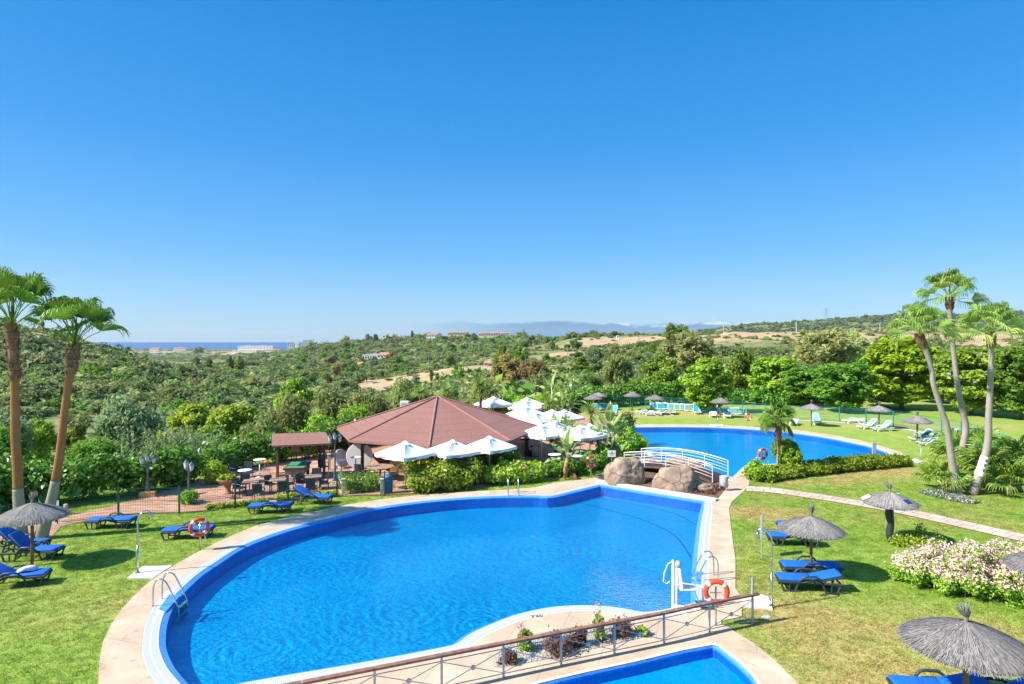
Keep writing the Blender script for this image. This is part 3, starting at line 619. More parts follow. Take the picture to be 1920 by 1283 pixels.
# ------------------------------------------------------------------ foliage
def unit(a): return a/np.maximum(np.linalg.norm(a, axis=-1, keepdims=True), 1e-9)
def leaves(name, cen, rad, nper, size, m, outward=.8, aspect=1.7, flat=0, droop=0, shell=.55, soft=1.0, squash=1.0, flowers=None, seed=1, up=.25, org=None):
    """leaf-sized faces spread through clumps: cen (n,3), rad (n)"""
    g = np.random.default_rng(seed); cen = np.asarray(cen, float); rad = np.broadcast_to(np.asarray(rad, float), (len(cen),))
    wts = rad**2/np.sum(rad**2); cnt = np.maximum(3, (wts*nper*len(cen)).astype(int))
    ii = np.repeat(np.arange(len(cen)), cnt); n = len(ii)
    d = unit(g.normal(size=(n, 3))); r = g.random(n)**shell
    off = d*(r*rad[ii])[:, None]*(1+.45*(g.random(n) < .14))[:, None]; off[:, 2] *= squash; p = cen[ii]+off
    oc = cen.mean(0) if org is None else np.asarray(org, float)
    nrm = unit(unit(d+.35*unit(p-oc)+np.array([0, 0, up]))*outward+g.normal(size=(n, 3))*.55)
    if flat: nrm = unit(nrm*(1-flat)+np.array([0, 0, 1])*flat)
    t = np.cross(nrm, g.normal(size=(n, 3)))
    if droop: t = unit(t)*(1-droop)+np.array([0, 0, -1.])*droop; t = t-nrm*np.sum(t*nrm, -1, keepdims=True)
    t = unit(t); b = np.cross(nrm, t)
    s = size*g.uniform(.6, 1.35, n)
    L = (t*(s*aspect/2)[:, None]); W = b*(s/2)[:, None]; bend = nrm*(s*.12)[:, None]
    v = np.stack([p-L-bend, p+W+bend, p+L-bend, p-W+bend], 1).reshape(-1, 3)
    q = np.arange(n*4).reshape(n, 4)
    clumpv = g.random(len(cen))
    tint = np.clip(.15+.45*clumpv[ii]+g.normal(size=n)*.22+.12, 0, 1)
    me = bpy.data.meshes.new(name); fast_mesh(me, v, q, tint)
    me.materials.append(m)
    if flowers:
        fm, frac = flowers; me.materials.append(fm)
        top = (r > .6) & (nrm[:, 2] > -.25) & ((g.random(len(cen))[ii] < .75) | (p[:, 2] > np.median(p[:, 2]))) & ((p[:, 2] > np.percentile(p[:, 2], 38)) | (g.random(n) < .12))
        mi = ((g.random(n) < frac) & top).astype(np.int32); me.polygons.foreach_set('material_index', mi)
    return me
def limbs(h, base, cen, r0, nl, seed, m, bend=.3, top=.75, n=7):
    g = random.Random(seed); mb = MB(); hx = [0, 0]
    pts = []; rs = []
    for i in range(6):
        t = i/5; pts.append((math.sin(t*3+seed)*bend*t*.6, math.cos(t*2.2+seed*2)*bend*t*.6, -.3+t*(h*top+.3))); rs.append(r0*(1.25-.85*t))
    mb.tube(pts, rs, n)
    cs = sorted(range(len(cen)), key=lambda i: g.random())[:nl]
    for i in cs:
        c = Vector(cen[i]); k = g.uniform(.35, .95); f = k*5; j = min(int(f), 4); a = Vector(pts[j]).lerp(Vector(pts[j+1]), f-j)
        if c.z < a.z: a.z = max(base*.6, c.z-.6)
        mid = a.lerp(c, .5)+Vector((g.uniform(-.3, .3), g.uniform(-.3, .3), g.uniform(0, .4)))
        mb.tube([a, mid, c], [r0*.42, r0*.28, r0*.08], 5)
    return mb.build('trunk', m, mesh_only=True, smooth=True)
def crown_pts(kind, h, wd, base, n, seed):
    g = np.random.default_rng(seed); out = []; rad = []
    hh = (h-base)/2; cz = base+hh
    while len(out) < n:
        p = unit(g.normal(size=3))*g.random()**.38
        if kind == 'dome':
            if p[2] < -.35: continue
            q = np.array([p[0]*wd/2*.85, p[1]*wd/2*.85, base+hh*.55+p[2]*hh*1.35]); r = wd*.15*g.uniform(.7, 1.2)
        elif kind == 'layer':
            z = g.choice([-.85, -.5, -.2, .1, .4, .65, .88])+g.normal()*.07; s = math.sqrt(max(.12, 1-z*z)); a = g.random()*6.283; rr = s*g.random()**.45
            q = np.array([math.cos(a)*rr*wd/2*.9, math.sin(a)*rr*wd/2*.9, cz+z*hh*.85]); r = wd*.105*g.uniform(.7, 1.25)
        elif kind == 'tall':
            q = np.array([p[0]*wd/2*.8, p[1]*wd/2*.8, cz+p[2]*hh*.88]); r = wd*.16*g.uniform(.6, 1.25)
        else:
            q = np.array([p[0]*wd/2*.82, p[1]*wd/2*.82, cz+p[2]*hh*.82]); r = wd*.17*g.uniform(.65, 1.2)
        out.append(q); rad.append(r)
    return np.array(out), np.array(rad)
#           crown kind, h, width, base, clumps, leaves per clump, leaf size, extra leaf arguments, squash, trunk radius, limbs
KIND = {'pine': ('dome', 8, 6.6, 1.6, 46, 190, .24, dict(aspect=2.2, up=.4), .85, .17, 12),
        'broad': ('layer', 8, 6.4, 0.4, 130, 105, .25, dict(aspect=1.9, flat=.3, up=.5), .6, .15, 16),
        'round': ('round', 7, 6.6, .8, 46, 190, .23, dict(), .9, .15, 10),
        'gum': ('tall', 10, 7.0, 2.0, 44, 150, .25, dict(aspect=2.6, droop=.45), 1.0, .2, 18),
        'olive': ('round', 5, 5.4, .4, 42, 220, .16, dict(aspect=2.6), .95, .16, 10),
        'weep': ('round', 6, 5.0, .6, 40, 230, .17, dict(aspect=3.4, droop=.7), 1.3, .14, 8)}
MESH = {}
for kn, (ck, h, wd, base, ncl, npc, ls, kw, sq, r0, nl) in KIND.items():
    for vnt in range(3):
        cp_, rp = crown_pts(ck, h, wd, base, ncl, hash((len(kn), ncl, vnt)) % 9999+vnt*31)
        MESH[kn, vnt] = (leaves('crown', cp_, rp, npc, ls, None, squash=sq, seed=vnt+11, shell=.7, org=(0, 0, base+(h-base)*.35), **kw),
                         limbs(h, base, cp_, r0, nl, vnt+3, M['bark_grey' if kn == 'gum' else 'bark']))
tree_i = [0]
def tree(name, label, kind, px, d, ytop, wpx, leaf, z=None, group=None, rz=None, cat='tree', yb=None):
    ck, h, wd, base = KIND[kind][:4]; zb = zt(px, d) if z is None else z
    ht = max(1.2, zy(ytop, d)-zb); sx = wpx*d/F/wd*1.02; sz = ht/h*.985
    tree_i[0] += 1; v = tree_i[0] % 3
    t = thing(name, label, cat, at(px, d, zb), tree_i[0]*1.7 if rz is None else rz, group, (sx, sx*(.9+.2*random.random()), sz))
    c = link('crown', MESH[kind, v][0], t); c.material_slots[0].link = 'OBJECT'; c.material_slots[0].material = M[leaf]
    link('trunk', MESH[kind, v][1], t); return t
G1 = 'trees beyond the far fence'
tree('pine_tree', 'round dark pine behind the far hedge, with two parasols in front of it', 'pine', 1238, 96, 662, 78, 'leaf_pine', 0, G1)
tree('eucalyptus_tree', 'tall thin olive brown eucalyptus rising behind the round pine', 'gum', 1290, 150, 619, 110, 'leaf_gum', -2, G1)
tree('jacaranda_tree', 'light green tree whose bare trunk stands among the stacked teal loungers', 'broad', 1324, 72.5, 667, 92, 'leaf_fresh', 0, G1)
tree('pine_tree', 'tall pine with bunched yellow green crown left of the small hairy palm', 'pine', 1386, 92, 651, 70, 'leaf_pine', 0, G1)
tree('jacaranda_tree', 'pale green loose crowned tree directly above the small hairy palm', 'broad', 1452, 84, 661, 100, 'leaf_fresh', 0, G1)
tree('eucalyptus_tree', 'big olive coloured eucalyptus, tallest crown in the row behind the far fence', 'gum', 1550, 128, 609, 128, 'leaf_gum', 0, G1)
tree('eucalyptus_tree', 'smaller olive eucalyptus half hidden beside the tallest one', 'gum', 1610, 136, 618, 72, 'leaf_gum', 0, G1)
tree('carob_tree', 'broad dark green tree right behind the fence above the flat white lounger', 'broad', 1582, 73, 672, 118, 'leaf_green', 0, G1)
tree('jacaranda_tree', 'large bright yellow green tree just left of the three tall palms', 'broad', 1690, 76, 626, 138, 'leaf_lime', 0, G1)
tv_ = tree('jacaranda_tree', 'green tree with violet blossom behind the three tall palms', 'broad', 1822, 70, 642, 135, 'leaf_fresh', 0, G1)
c_ = [o_ for o_ in COL.objects if o_.parent == tv_ and o_.name.startswith('crown')][0]; c_.data = c_.data.copy(); c_.data.materials.append(M['flower_violet']); n_ = len(c_.data.polygons)
c_.data.polygons.foreach_set('material_index', (np.random.default_rng(3).random(n_) < .025).astype(np.int32)); c_.material_slots[0].link = 'OBJECT'; c_.material_slots[0].material = M['leaf_fresh']
tree('jacaranda_tree', 'green tree cut by the right edge of the photograph', 'broad', 1915, 66, 634, 120, 'leaf_green', 0, G1)
tree('willow_tree', 'pale weeping tree to the left of the round dark pine', 'weep', 1158, 112, 665, 66, 'leaf_olive', -1, G1)
tree('bushy_tree', 'dark low bushy tree in the gap between the parasols and the weeping tree', 'round', 1108, 100, 699, 50, 'leaf_dark', -1, G1)
tree('bushy_tree', 'low olive green bushy tree at the left foot of the round dark pine', 'round', 1203, 100, 706, 50, 'leaf_pine', 0, G1)
tree('bushy_tree', 'dense dark undergrowth tree between the broad dark tree and the bright yellow one', 'round', 1645, 80, 715, 70, 'leaf_dark', 0, G1)
tree('bushy_tree', 'dense dark undergrowth tree behind the trunk of the middle tall palm', 'round', 1760, 84, 690, 90, 'leaf_dark', 0, G1)
tree('bushy_tree', 'dark bushy tree filling the gap right of the tall yellow green pine', 'round', 1420, 96, 705, 66, 'leaf_dark', 0, G1)
tree('bushy_tree', 'dark bushy tree behind the parasol near the small hairy palm', 'round', 1515, 90, 700, 80, 'leaf_dark', 0, G1)
tree('bushy_tree', 'dark bushy tree low at the right edge behind the tall palms', 'round', 1885, 84, 670, 110, 'leaf_dark', 0, G1)
tree('jacaranda_tree', 'mid green tree between the small hairy palm and the broad dark green tree', 'broad', 1502, 80, 682, 90, 'leaf_green', 0, G1)
tree('jacaranda_tree', 'fresh green tree in the gap right of the tall yellow green pine', 'broad', 1412, 104, 668, 60, 'leaf_fresh', 0, G1)
tree('jacaranda_tree', 'green tree half hidden between the broad dark green and the bright yellow green tree', 'broad', 1640, 92, 664, 84, 'leaf_green', 0, G1)
tree('jacaranda_tree', 'yellow green tree behind the trunks of the left and middle tall palms', 'broad', 1762, 84, 662, 96, 'leaf_fresh', 0, G1)
tree('jacaranda_tree', 'fresh green tree right of the painted palm trunk', 'broad', 1872, 76, 655, 100, 'leaf_fresh', 0, G1)
tree('bushy_tree', 'dark shrubby tree at the foot of the broad dark green tree', 'round', 1560, 84, 728, 70, 'leaf_dark', 0, G1)
tree('bushy_tree', 'dark shrubby tree left of the foot of the broad dark green tree', 'round', 1500, 86, 722, 70, 'leaf_green', 0, G1)
tree('bushy_tree', 'dark shrubby tree under the bright yellow green tree', 'round', 1700, 92, 716, 90, 'leaf_dark', 0, G1)
tree('bushy_tree', 'dark shrubby tree behind the green posts at the right', 'round', 1830, 98, 700, 110, 'leaf_dark', 0, G1)
tree('bushy_tree', 'dark bushy tree below the light green tree with the bare trunk', 'round', 1345, 94, 712, 70, 'leaf_dark', 0, G1)
tree('pine_tree', 'left one of the pair of stone pines alone on the ridge line', 'pine', 1258, 470, 607, 26, 'leaf_pine', None)
tree('pine_tree', 'right one of the pair of stone pines alone on the ridge line', 'pine', 1278, 470, 607, 28, 'leaf_pine', None)
# centre: behind the pavilion
G2 = 'trees behind the pavilion'
tree('eucalyptus_tree', 'tan crowned eucalyptus behind the white parasols, left of its twin', 'gum', 952, 135, 661, 72, 'leaf_tan', None, G2)
tree('eucalyptus_tree', 'tan crowned eucalyptus behind the white parasols, right of its twin', 'gum', 1000, 128, 668, 58, 'leaf_tan', None, G2)
tree('bushy_tree', 'yellow brown low tree under the tan eucalyptus pair', 'round', 1012, 105, 693, 52, 'leaf_olive', None, G2)
tree('pine_tree', 'dark pine above the tan eucalyptus pair on the slope', 'pine', 940, 210, 645, 34, 'leaf_pine', None, G2)
tree('pine_tree', 'dark round pine on the slope right of the tan eucalyptus pair', 'pine', 1092, 200, 669, 44, 'leaf_pine', None, G2)
tree('olive_tree', 'grey green olive tree behind the right slope of the brown roof', 'olive', 912, 62, 706, 68, 'leaf_olive', -1.5, G2)
tree('olive_tree', 'tall grey green olive tree above the left slope of the brown roof', 'olive', 760, 72, 706, 76, 'leaf_olive', -4, G2)
tree('olive_tree', 'grey green olive tree left of the tall one above the roof', 'olive', 690, 66, 716, 92, 'leaf_olive', -4, G2)
tree('olive_tree', 'wide grey olive tree behind the bright green hedge beside the roof', 'olive', 622, 60, 722, 104, 'leaf_olive', -3.5, G2)
tree('olive_tree', 'shady grey olive tree just above the small shelter roof', 'olive', 545, 52, 738, 92, 'leaf_olive', -2.5, G2)
tree('fig_tree', 'vivid green tree standing out above the grey olives left of the roof', 'broad', 556, 84, 705, 84, 'leaf_fresh', -7, G2)
tree('bushy_tree', 'fresh green bushy tree touching the left eave of the brown roof', 'round', 612, 49, 772, 90, 'leaf_fresh', -1.5, G2)
tree('bushy_tree', 'fresh green bushy tree between the olives and the brown roof', 'round', 668, 54, 757, 74, 'leaf_fresh', -1.5, G2)
tree('bushy_tree', 'bright green bushy tree behind the topmost white parasols', 'round', 958, 62, 742, 76, 'leaf_fresh', -1.5, G2)
tree('bushy_tree', 'low bright green tree right of the topmost white parasols', 'round', 1022, 64, 744, 60, 'leaf_fresh', -1.5, G2)
tree('olive_tree', 'small olive tree between the two spiky yuccas above the roof', 'olive', 838, 60, 722, 52, 'leaf_olive', -2, G2)
# left: behind the laurel hedge
G3 = 'trees behind the long hedge'
tree('pepper_tree', 'yellow flowering tree above the planter bowl, left of its yellow neighbour', 'broad', 358, 54, 752, 104, 'leaf_yellow', -3.5, G3)
tree('pepper_tree', 'yellow flowering tree nearest the small shelter roof', 'broad', 440, 50, 749, 106, 'leaf_yellow', -2.8, G3)
tree('pepper_tree', 'pale grey green feathery tree right of the two left palms', 'olive', 235, 58, 738, 120, 'leaf_grey', -4.5, G3)
tree('pepper_tree', 'small grey green feathery tree in front of the yellow flowering pair', 'olive', 300, 64, 756, 70, 'leaf_grey', -5, G3)
tree('pine_tree', 'young bright green pine seen between the two left palms', 'pine', 72, 60, 783, 70, 'leaf_fresh', -5, G3)
tree('pine_tree', 'green pine just right of the leaning left palm', 'pine', 150, 66, 792, 60, 'leaf_pine', -6, G3)
tree('pepper_tree', 'grey green tree at the left edge under the palm crowns', 'olive', 8, 52, 752, 96, 'leaf_grey', -4, G3)
tree('olive_tree', 'dull olive tree below the yellow flowering pair', 'olive', 408, 48, 792, 100, 'leaf_green', -2, G3)
tree('olive_tree', 'dark olive tree at the left edge behind the hedge', 'olive', -6, 44, 800, 110, 'leaf_green', -2, G3)
tree('olive_tree', 'dark olive tree behind the hedge right of the leaning palm', 'olive', 180, 47, 812, 110, 'leaf_green', -2, G3)
tree('olive_tree', 'olive green tree behind the reeds', 'olive', 330, 46, 806, 100, 'leaf_olive', -2, G3)
tree('olive_tree', 'grey olive tree left of the small shelter, above the white blossom', 'olive', 490, 45, 775, 80, 'leaf_olive', -1.5, G3)
# mid-distance trees on the slopes, each one that stands out
G4 = 'single trees on the far slopes'
SL = [('pine_tree', 'umbrella shaped pine alone on the scrub slope above the two cypresses', 'pine', 843, 420, 666, 25, 'leaf_pine'), ('bushy_tree', 'dark round tree with a long shadow high on the scrub slope', 'round', 848, 760, 643, 16, 'leaf_dark'),
      ('bushy_tree', 'small round tree right of the dark one high on the scrub slope', 'round', 868, 760, 646, 12, 'leaf_dark'), ('bushy_tree', 'rust red tree among the green trees left of the villas', 'round', 619, 560, 670, 24, 'leaf_rust'),
      ('bushy_tree', 'small rust brown bush below the rust red tree', 'round', 617, 300, 702, 12, 'leaf_rust'), ('poplar_tree', 'yellowish tall tree beside the pale villas', 'gum', 735, 620, 657, 28, 'leaf_tan'),
      ('poplar_tree', 'dark green rounded tree right of the yellowish tall one by the villas', 'round', 745, 560, 664, 24, 'leaf_green'), ('pine_tree', 'dark pine left of the lower villa', 'pine', 700, 600, 668, 20, 'leaf_dark'),
      ('pine_tree', 'dark tree left of the lower villa below the rust red one', 'round', 648, 560, 674, 28, 'leaf_green'), ('pine_tree', 'round topped pine on the low ridge in front of the coast, first from the palms', 'pine', 368, 500, 669, 14, 'leaf_pine'),
      ('pine_tree', 'round topped pine on the low ridge in front of the coast, second from the palms', 'pine', 392, 490, 671, 13, 'leaf_pine'), ('pine_tree', 'round topped pine on the low ridge in front of the coast, third from the palms', 'pine', 433, 480, 667, 15, 'leaf_pine'),
      ('pine_tree', 'widest round topped pine on the low ridge in front of the coast', 'pine', 449, 480, 668, 20, 'leaf_pine'), ('bushy_tree', 'green bushy tree on the brown slope left of the cypresses', 'round', 730, 320, 709, 18, 'leaf_green'),
      ('bushy_tree', 'round bush on the brown slope near the lower villa', 'round', 716, 380, 694, 11, 'leaf_dark'), ('bushy_tree', 'upright green tree at the top right of the brown slope', 'round', 855, 300, 684, 8, 'leaf_green'),
      ('bushy_tree', 'small green tree at the top edge of the brown slope', 'round', 815, 340, 682, 5, 'leaf_green'), ('araucaria_tree', 'tall thin dark conifer on the skyline above the villas', 'gum', 773, 1150, 619, 6, 'leaf_dark'),
      ('conifer_tree', 'dark group conifer on the skyline left of the tall thin one', 'gum', 704, 1150, 625, 10, 'leaf_dark'), ('pine_tree', 'round dark tree on the skyline between the conifer group and the villas', 'round', 728, 1150, 626, 10, 'leaf_green'),
      ('pine_tree', 'round dark tree on the skyline, second of the pair left of the thin conifer', 'round', 740, 1150, 626, 10, 'leaf_green'), ('bushy_tree', 'pale brown bare looking tree on the skyline left of the conifers', 'round', 689, 1200, 625, 9, 'leaf_tan'),
      ('bushy_tree', 'green tree on the skyline just right of the thin conifer', 'round', 785, 1150, 625, 12, 'leaf_green'), ('bushy_tree', 'large green tree below the skyline houses', 'round', 828, 1000, 629, 18, 'leaf_green'),
      ('bushy_tree', 'dark tree at the right end of the first orange terrace', 'round', 875, 1100, 626, 10, 'leaf_dark'), ('bushy_tree', 'dark tree in front of the second orange terrace', 'round', 934, 1040, 629, 12, 'leaf_dark'),
      ('pine_tree', 'leafy pine on the slope above the tan eucalyptus pair, farther one', 'pine', 975, 330, 650, 22, 'leaf_pine'), ('bushy_tree', 'dark tree at the left end of the plantation on the ridge', 'round', 999, 660, 628, 10, 'leaf_dark'),
      ('bushy_tree', 'dark spreading tree on the terraced slope left of the big eucalyptus', 'round', 1082, 380, 659, 26, 'leaf_dark'), ('bushy_tree', 'dark bush on the tan field at the far right', 'round', 1384, 480, 645, 12, 'leaf_green'),
      ('bushy_tree', 'green tree at the right end of the tan field, beside the eucalyptus', 'round', 1405, 460, 638, 18, 'leaf_green'), ('bushy_tree', 'small round tree in the middle of the tan field', 'round', 1362, 500, 636, 9, 'leaf_olive'),
      ('bushy_tree', 'grey green tree below the coastal flats', 'round', 225, 380, 655, 18, 'leaf_grey'), ('bushy_tree', 'green tree on the coast hidden behind the white complex', 'round', 372, 2500, 649, 20, 'leaf_olive')]
for nm, lb, kd, px, d, yt, wp, lf in SL: tree(nm, lb, kd, px, d, yt, wp, lf, None, G4)
# dense trees in the valley: many alike, each one an object; lush ones by their own spot
cnt = {}
gv = random.Random(5)
VAL = []
for _ in range(4000):
    px = gv.uniform(560, 1340); d = math.exp(gv.uniform(math.log(260), math.log(1150)))
    if dryness(px, d) > .35: continue
    if px > 700 and 760 < px < 960 and d < 620: continue
    if all(abs(px-a)/F*d > 6 or abs(d-b) > 14 for a, b in VAL) and len(VAL) < 170: VAL.append((px, d))
for px, d in VAL:
    kd, lf = gv.choice([('round', 'leaf_green'), ('round', 'leaf_dark'), ('pine', 'leaf_pine'), ('round', 'leaf_olive'), ('gum', 'leaf_olive'), ('round', 'leaf_grey'), ('pine', 'leaf_green'), ('gum', 'leaf_tan')] if True else [])
    hgt = gv.uniform(4.5, 9.5)*(1.25 if kd == 'gum' else 1); z0 = zt(px, d)
    wd = hgt*gv.uniform(.75, 1.25)*(.7 if kd == 'gum' else 1)
    tree({'round': 'bushy_tree', 'pine': 'pine_tree', 'gum': 'eucalyptus_tree'}[kd], 'one of the many small trees scattered over the far valley slopes', kd, px, d, HY+(H-z0-hgt)*F/d, wd*F/d, lf, z0, 'trees scattered over the far valley')
# cypresses
def cypress(label, px, d, yt, wp):
    zb = zt(px, d); h = zy(yt, d)-zb; wm = wp*d/F
    cs = [(0, 0, h*(.08+.9*i/13)) for i in range(14)]; rs = [wm*.5*math.sin(math.pi*min(.97, .18+.82*(1-i/13)))*.95+.08 for i in range(14)]
    t = thing('cypress_tree', label, 'tree', at(px, d, zb), 0, 'slim cypresses on the brown slope')
    link('crown', leaves('crown', cs, rs, 90, .28, M['leaf_dark'], seed=int(px), squash=1.6), t); MB().tube([(0, 0, -.3), (0, 0, h*.3)], [.15, .1], 6).build('trunk', M['bark'], t)
cypress('taller slim cypress on the brown slope above the roof', 809, 250, 694, 6); cypress('shorter slim cypress right of the taller one above the roof', 820, 240, 702, 8)

# scrub on the hills: nobody could count it
SC = bpy.data.collections.new('scrub_kinds')
for k in range(9):
    lf = ['leaf_maquis', 'leaf_scrub', 'leaf_dusty', 'leaf_maquis', 'leaf_green', 'leaf_maquis', 'leaf_maquis', 'leaf_scrub', 'leaf_olive'][k]
    g = np.random.default_rng(k+40); a = unit(g.normal(size=(11, 3)))*g.random((11, 1))**.5; a[:, 2] = np.abs(a[:, 2])*.75+.12; a[:, :2] *= .85
    ob = bpy.data.objects.new('scrub_bush', leaves('scrub_bush', a, g.uniform(.32, .55, 11), 34, .20, M[lf], seed=k+60, squash=.85, org=(0, 0, .1))); SC.objects.link(ob)
def scatter(name, pts, rots, scl, ids, coll):
    me = bpy.data.meshes.new(name); me.vertices.add(len(pts)); me.vertices.foreach_set('co', np.asarray(pts, np.float32).ravel())
    for nm, ty, dat in (('rz', 'FLOAT', rots), ('sz', 'FLOAT_VECTOR', scl), ('pick', 'INT', ids)):
        a = me.attributes.new(nm, ty, 'POINT'); a.data.foreach_set('vector' if ty == 'FLOAT_VECTOR' else 'value', np.asarray(dat, np.int32 if ty == 'INT' else np.float32).ravel())
    o = link(name, me); ng = bpy.data.node_groups.new(name, 'GeometryNodeTree'); N = NT(ng)
    ng.interface.new_socket('Geometry', in_out='INPUT', socket_type='NodeSocketGeometry'); ng.interface.new_socket('Geometry', in_out='OUTPUT', socket_type='NodeSocketGeometry')
    gi, go = N.n.new('NodeGroupInput'), N.n.new('NodeGroupOutput'); ci = N.n.new('GeometryNodeCollectionInfo'); ci.inputs['Collection'].default_value = coll
    ci.inputs['Separate Children'].default_value = True; ci.inputs['Reset Children'].default_value = True
    ip = N.n.new('GeometryNodeInstanceOnPoints'); ip.inputs['Pick Instance'].default_value = True
    def na(nm, ty): q = N.n.new('GeometryNodeInputNamedAttribute'); q.data_type = ty; q.inputs[0].default_value = nm; return q.outputs[0]
    cx = N.n.new('ShaderNodeCombineXYZ'); N.l.new(na('rz', 'FLOAT'), cx.inputs[2])
    N.l.new(gi.outputs[0], ip.inputs['Points']); N.l.new(ci.outputs[0], ip.inputs['Instance']); N.l.new(na('pick', 'INT'), ip.inputs['Instance Index'])
    N.l.new(cx.outputs[0], ip.inputs['Rotation']); N.l.new(na('sz', 'FLOAT_VECTOR'), ip.inputs['Scale']); N.l.new(ip.outputs[0], go.inputs[0])
    md = o.modifiers.new('scatter', 'NODES'); md.node_group = ng; o['kind'] = 'stuff'; return o
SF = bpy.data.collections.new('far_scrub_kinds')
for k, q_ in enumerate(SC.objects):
    me_ = q_.data.copy(); me_.materials[0] = M['leaf_hazed' if k % 3 else 'leaf_scrub']; SF.objects.link(bpy.data.objects.new('far_bush', me_))
def scrub_field(name, label, n, p0, p1, d0, d1, s0, s1, cut, seed, flat=1.0, avoid=None, coll=None):
    g = random.Random(seed); pts, rot, scl, ids = [], [], [], []
    while len(pts) < n:
        px = g.uniform(p0, p1); d = math.sqrt(g.uniform(d0*d0, d1*d1)) if d1 < 700 else math.exp(g.uniform(math.log(d0), math.log(d1)))
        if avoid and avoid(px, d): continue
        wx, wy = (px-960)/F*d, d; pn = mnoise.noise((wx/55, wy/55, seed*3.1)); dr = dryness(px, d)+.75*max(0, pn+.05)
        if g.random() < min(.97, max(0, dr*cut)): continue
        z = zt(px, d); s = g.uniform(s0, s1)*(1+.5*g.random()**3)*(1+.45*max(-.6, -pn))*(1.7 if g.random() < .06 else 1); q = at(px, d, z-.1*s)
        pts.append(q); rot.append(g.uniform(0, 6.28)); scl.append((s*g.uniform(.8, 1.3), s*g.uniform(.8, 1.3), s*flat*g.uniform(.6, 1.1))); ids.append(g.randrange(9))
    o = scatter(name, pts, rot, scl, ids, coll or SC); o['label'] = label; o['category'] = 'scrub'; return o
near_plateau = lambda px, d: (px > 520 and d < 66) or (px > 1100 and d < 118)
scrub_field('hillside_scrub', 'dense green scrub covering the hill on the left', 6500, -260, 660, 62, 620, 1.5, 3.6, .8, 3, avoid=near_plateau)
scrub_field('hillside_scrub', 'patchy scrub on the valley slopes behind the pavilion', 6500, 500, 1300, 75, 720, 1.2, 3.0, .95, 4, avoid=near_plateau)
scrub_field('hillside_scrub', 'scrub around the tan field on the right', 2600, 1180, 2050, 150, 640, 1.0, 2.6, .95, 5, avoid=near_plateau)
scrub_field('hillside_scrub', 'woodland and scrub on the farthest slopes', 4300, 430, 1250, 620, 1500, 2.0, 4.6, .9, 6)
scrub_field('hillside_scrub', 'haze tinted scrub on the distant hill at the right', 4200, 1150, 2050, 680, 1750, 2.2, 4.6, .9, 16, coll=SF)
scrub_field('ridge_wood', 'trees along the skyline ridge behind the villas', 700, 560, 1010, 980, 1350, 3.0, 6.5, .8, 12, 1.4)
scrub_field('hillside_scrub', 'trees and fields on the coastal flats', 1500, 120, 640, 1500, 4400, 5, 11, 1.0, 8, .6)
def plantation():
    g = random.Random(9); pts, rot, scl, ids = [], [], [], []
    for i in range(420):
        px = g.uniform(1040, 1142); d = g.uniform(640, 720); k = 1-abs(px-1100)/75; pts.append(at(px, d, zt(px, d))); s = g.uniform(1.6, 2.4); rot.append(g.uniform(0, 6)); scl.append((s, s, max(1.0, 3.6*k+1.2))); ids.append(g.choice([0, 3, 4]))
    o = scatter('plantation', pts, rot, scl, ids, SC); o['label'] = 'bright green plantation on the ridge in the middle'; o['category'] = 'plantation'
plantation()

# grass tufts over the near lawn, outside the paved and planted areas
TU = bpy.data.collections.new('grass_tufts')
for k in range(4):
    g = np.random.default_rng(k+5); n = 16; a_ = g.uniform(0, 6.283, n); b0 = np.stack([g.normal(size=n)*.07, g.normal(size=n)*.07, np.zeros(n)-.005], -1); h_ = g.uniform(.025, .06, n); ln_ = g.uniform(.01, .045, n)
    tp_ = b0+np.stack([np.cos(a_)*ln_, np.sin(a_)*ln_, h_], -1); sd_ = np.stack([-np.sin(a_), np.cos(a_), 0*a_], -1)*.006
    me_ = bpy.data.meshes.new('grass_tuft'); fast_mesh(me_, np.stack([b0-sd_, b0+sd_, tp_+sd_*.3, tp_-sd_*.3], 1).reshape(-1, 3), np.arange(n*4).reshape(n, 4)); me_.materials.append(M['tuft']); TU.objects.link(bpy.data.objects.new('grass_tuft', me_))
def in_poly(x, y, L):
    c_ = np.zeros(len(x), bool)
    for i in range(len(L)):
        x1, y1 = L[i-1][:2]; x2, y2 = L[i][:2]
        if y1 == y2: continue
        c_ ^= ((y1 > y) != (y2 > y)) & (x < (x2-x1)*(y-y1)/(y2-y1)+x1)
    return c_
g = np.random.default_rng(1); N_ = 210000; dd = np.sqrt(g.uniform(10.5**2, 52**2, N_)); dd = dd[g.random(N_) < np.clip((52-dd)/20, 0, 1)]; N_ = len(dd); pp_ = g.uniform(-120, 2040, N_); X_, Y_ = (pp_-960)/F*dd, dd
k_ = ~in_poly(X_, Y_, deck) & ~in_poly(X_, Y_, ccw(pix(ter_px))) & ~in_poly(X_, Y_, ccw(pix([(238, 1086), (268, 1064), (323, 1063), (286, 1087)]))) & ~in_poly(X_, Y_, ccw(pix([(1391, 1139), (1449, 1146), (1441, 1121), (1391, 1118)])))
pc = np.array(smooth_loop(pix(pl), 5, False)); k_ &= np.min(np.hypot(X_[:, None]-pc[None, :, 0], Y_[:, None]-pc[None, :, 1]), 1) > .66
k_ &= in_poly(X_, Y_, lawn_out) & ~in_poly(X_, Y_, g2) & ~in_poly(X_, Y_, ccw(pix(bed_px))); X_, Y_ = X_[k_], Y_[k_]; n = len(X_); s_ = g.uniform(.7, 1.3, n)*np.clip(.35+(52-Y_)/24, .35, 1)
o = scatter('grass', np.stack([X_, Y_, 0*X_], -1), g.uniform(0, 6.28, n), np.stack([s_, s_, s_*g.uniform(.6, 1.1, n)], -1), g.integers(0, 4, n), TU); o['label'] = 'short mown grass of the near lawn'; o['category'] = 'grass'
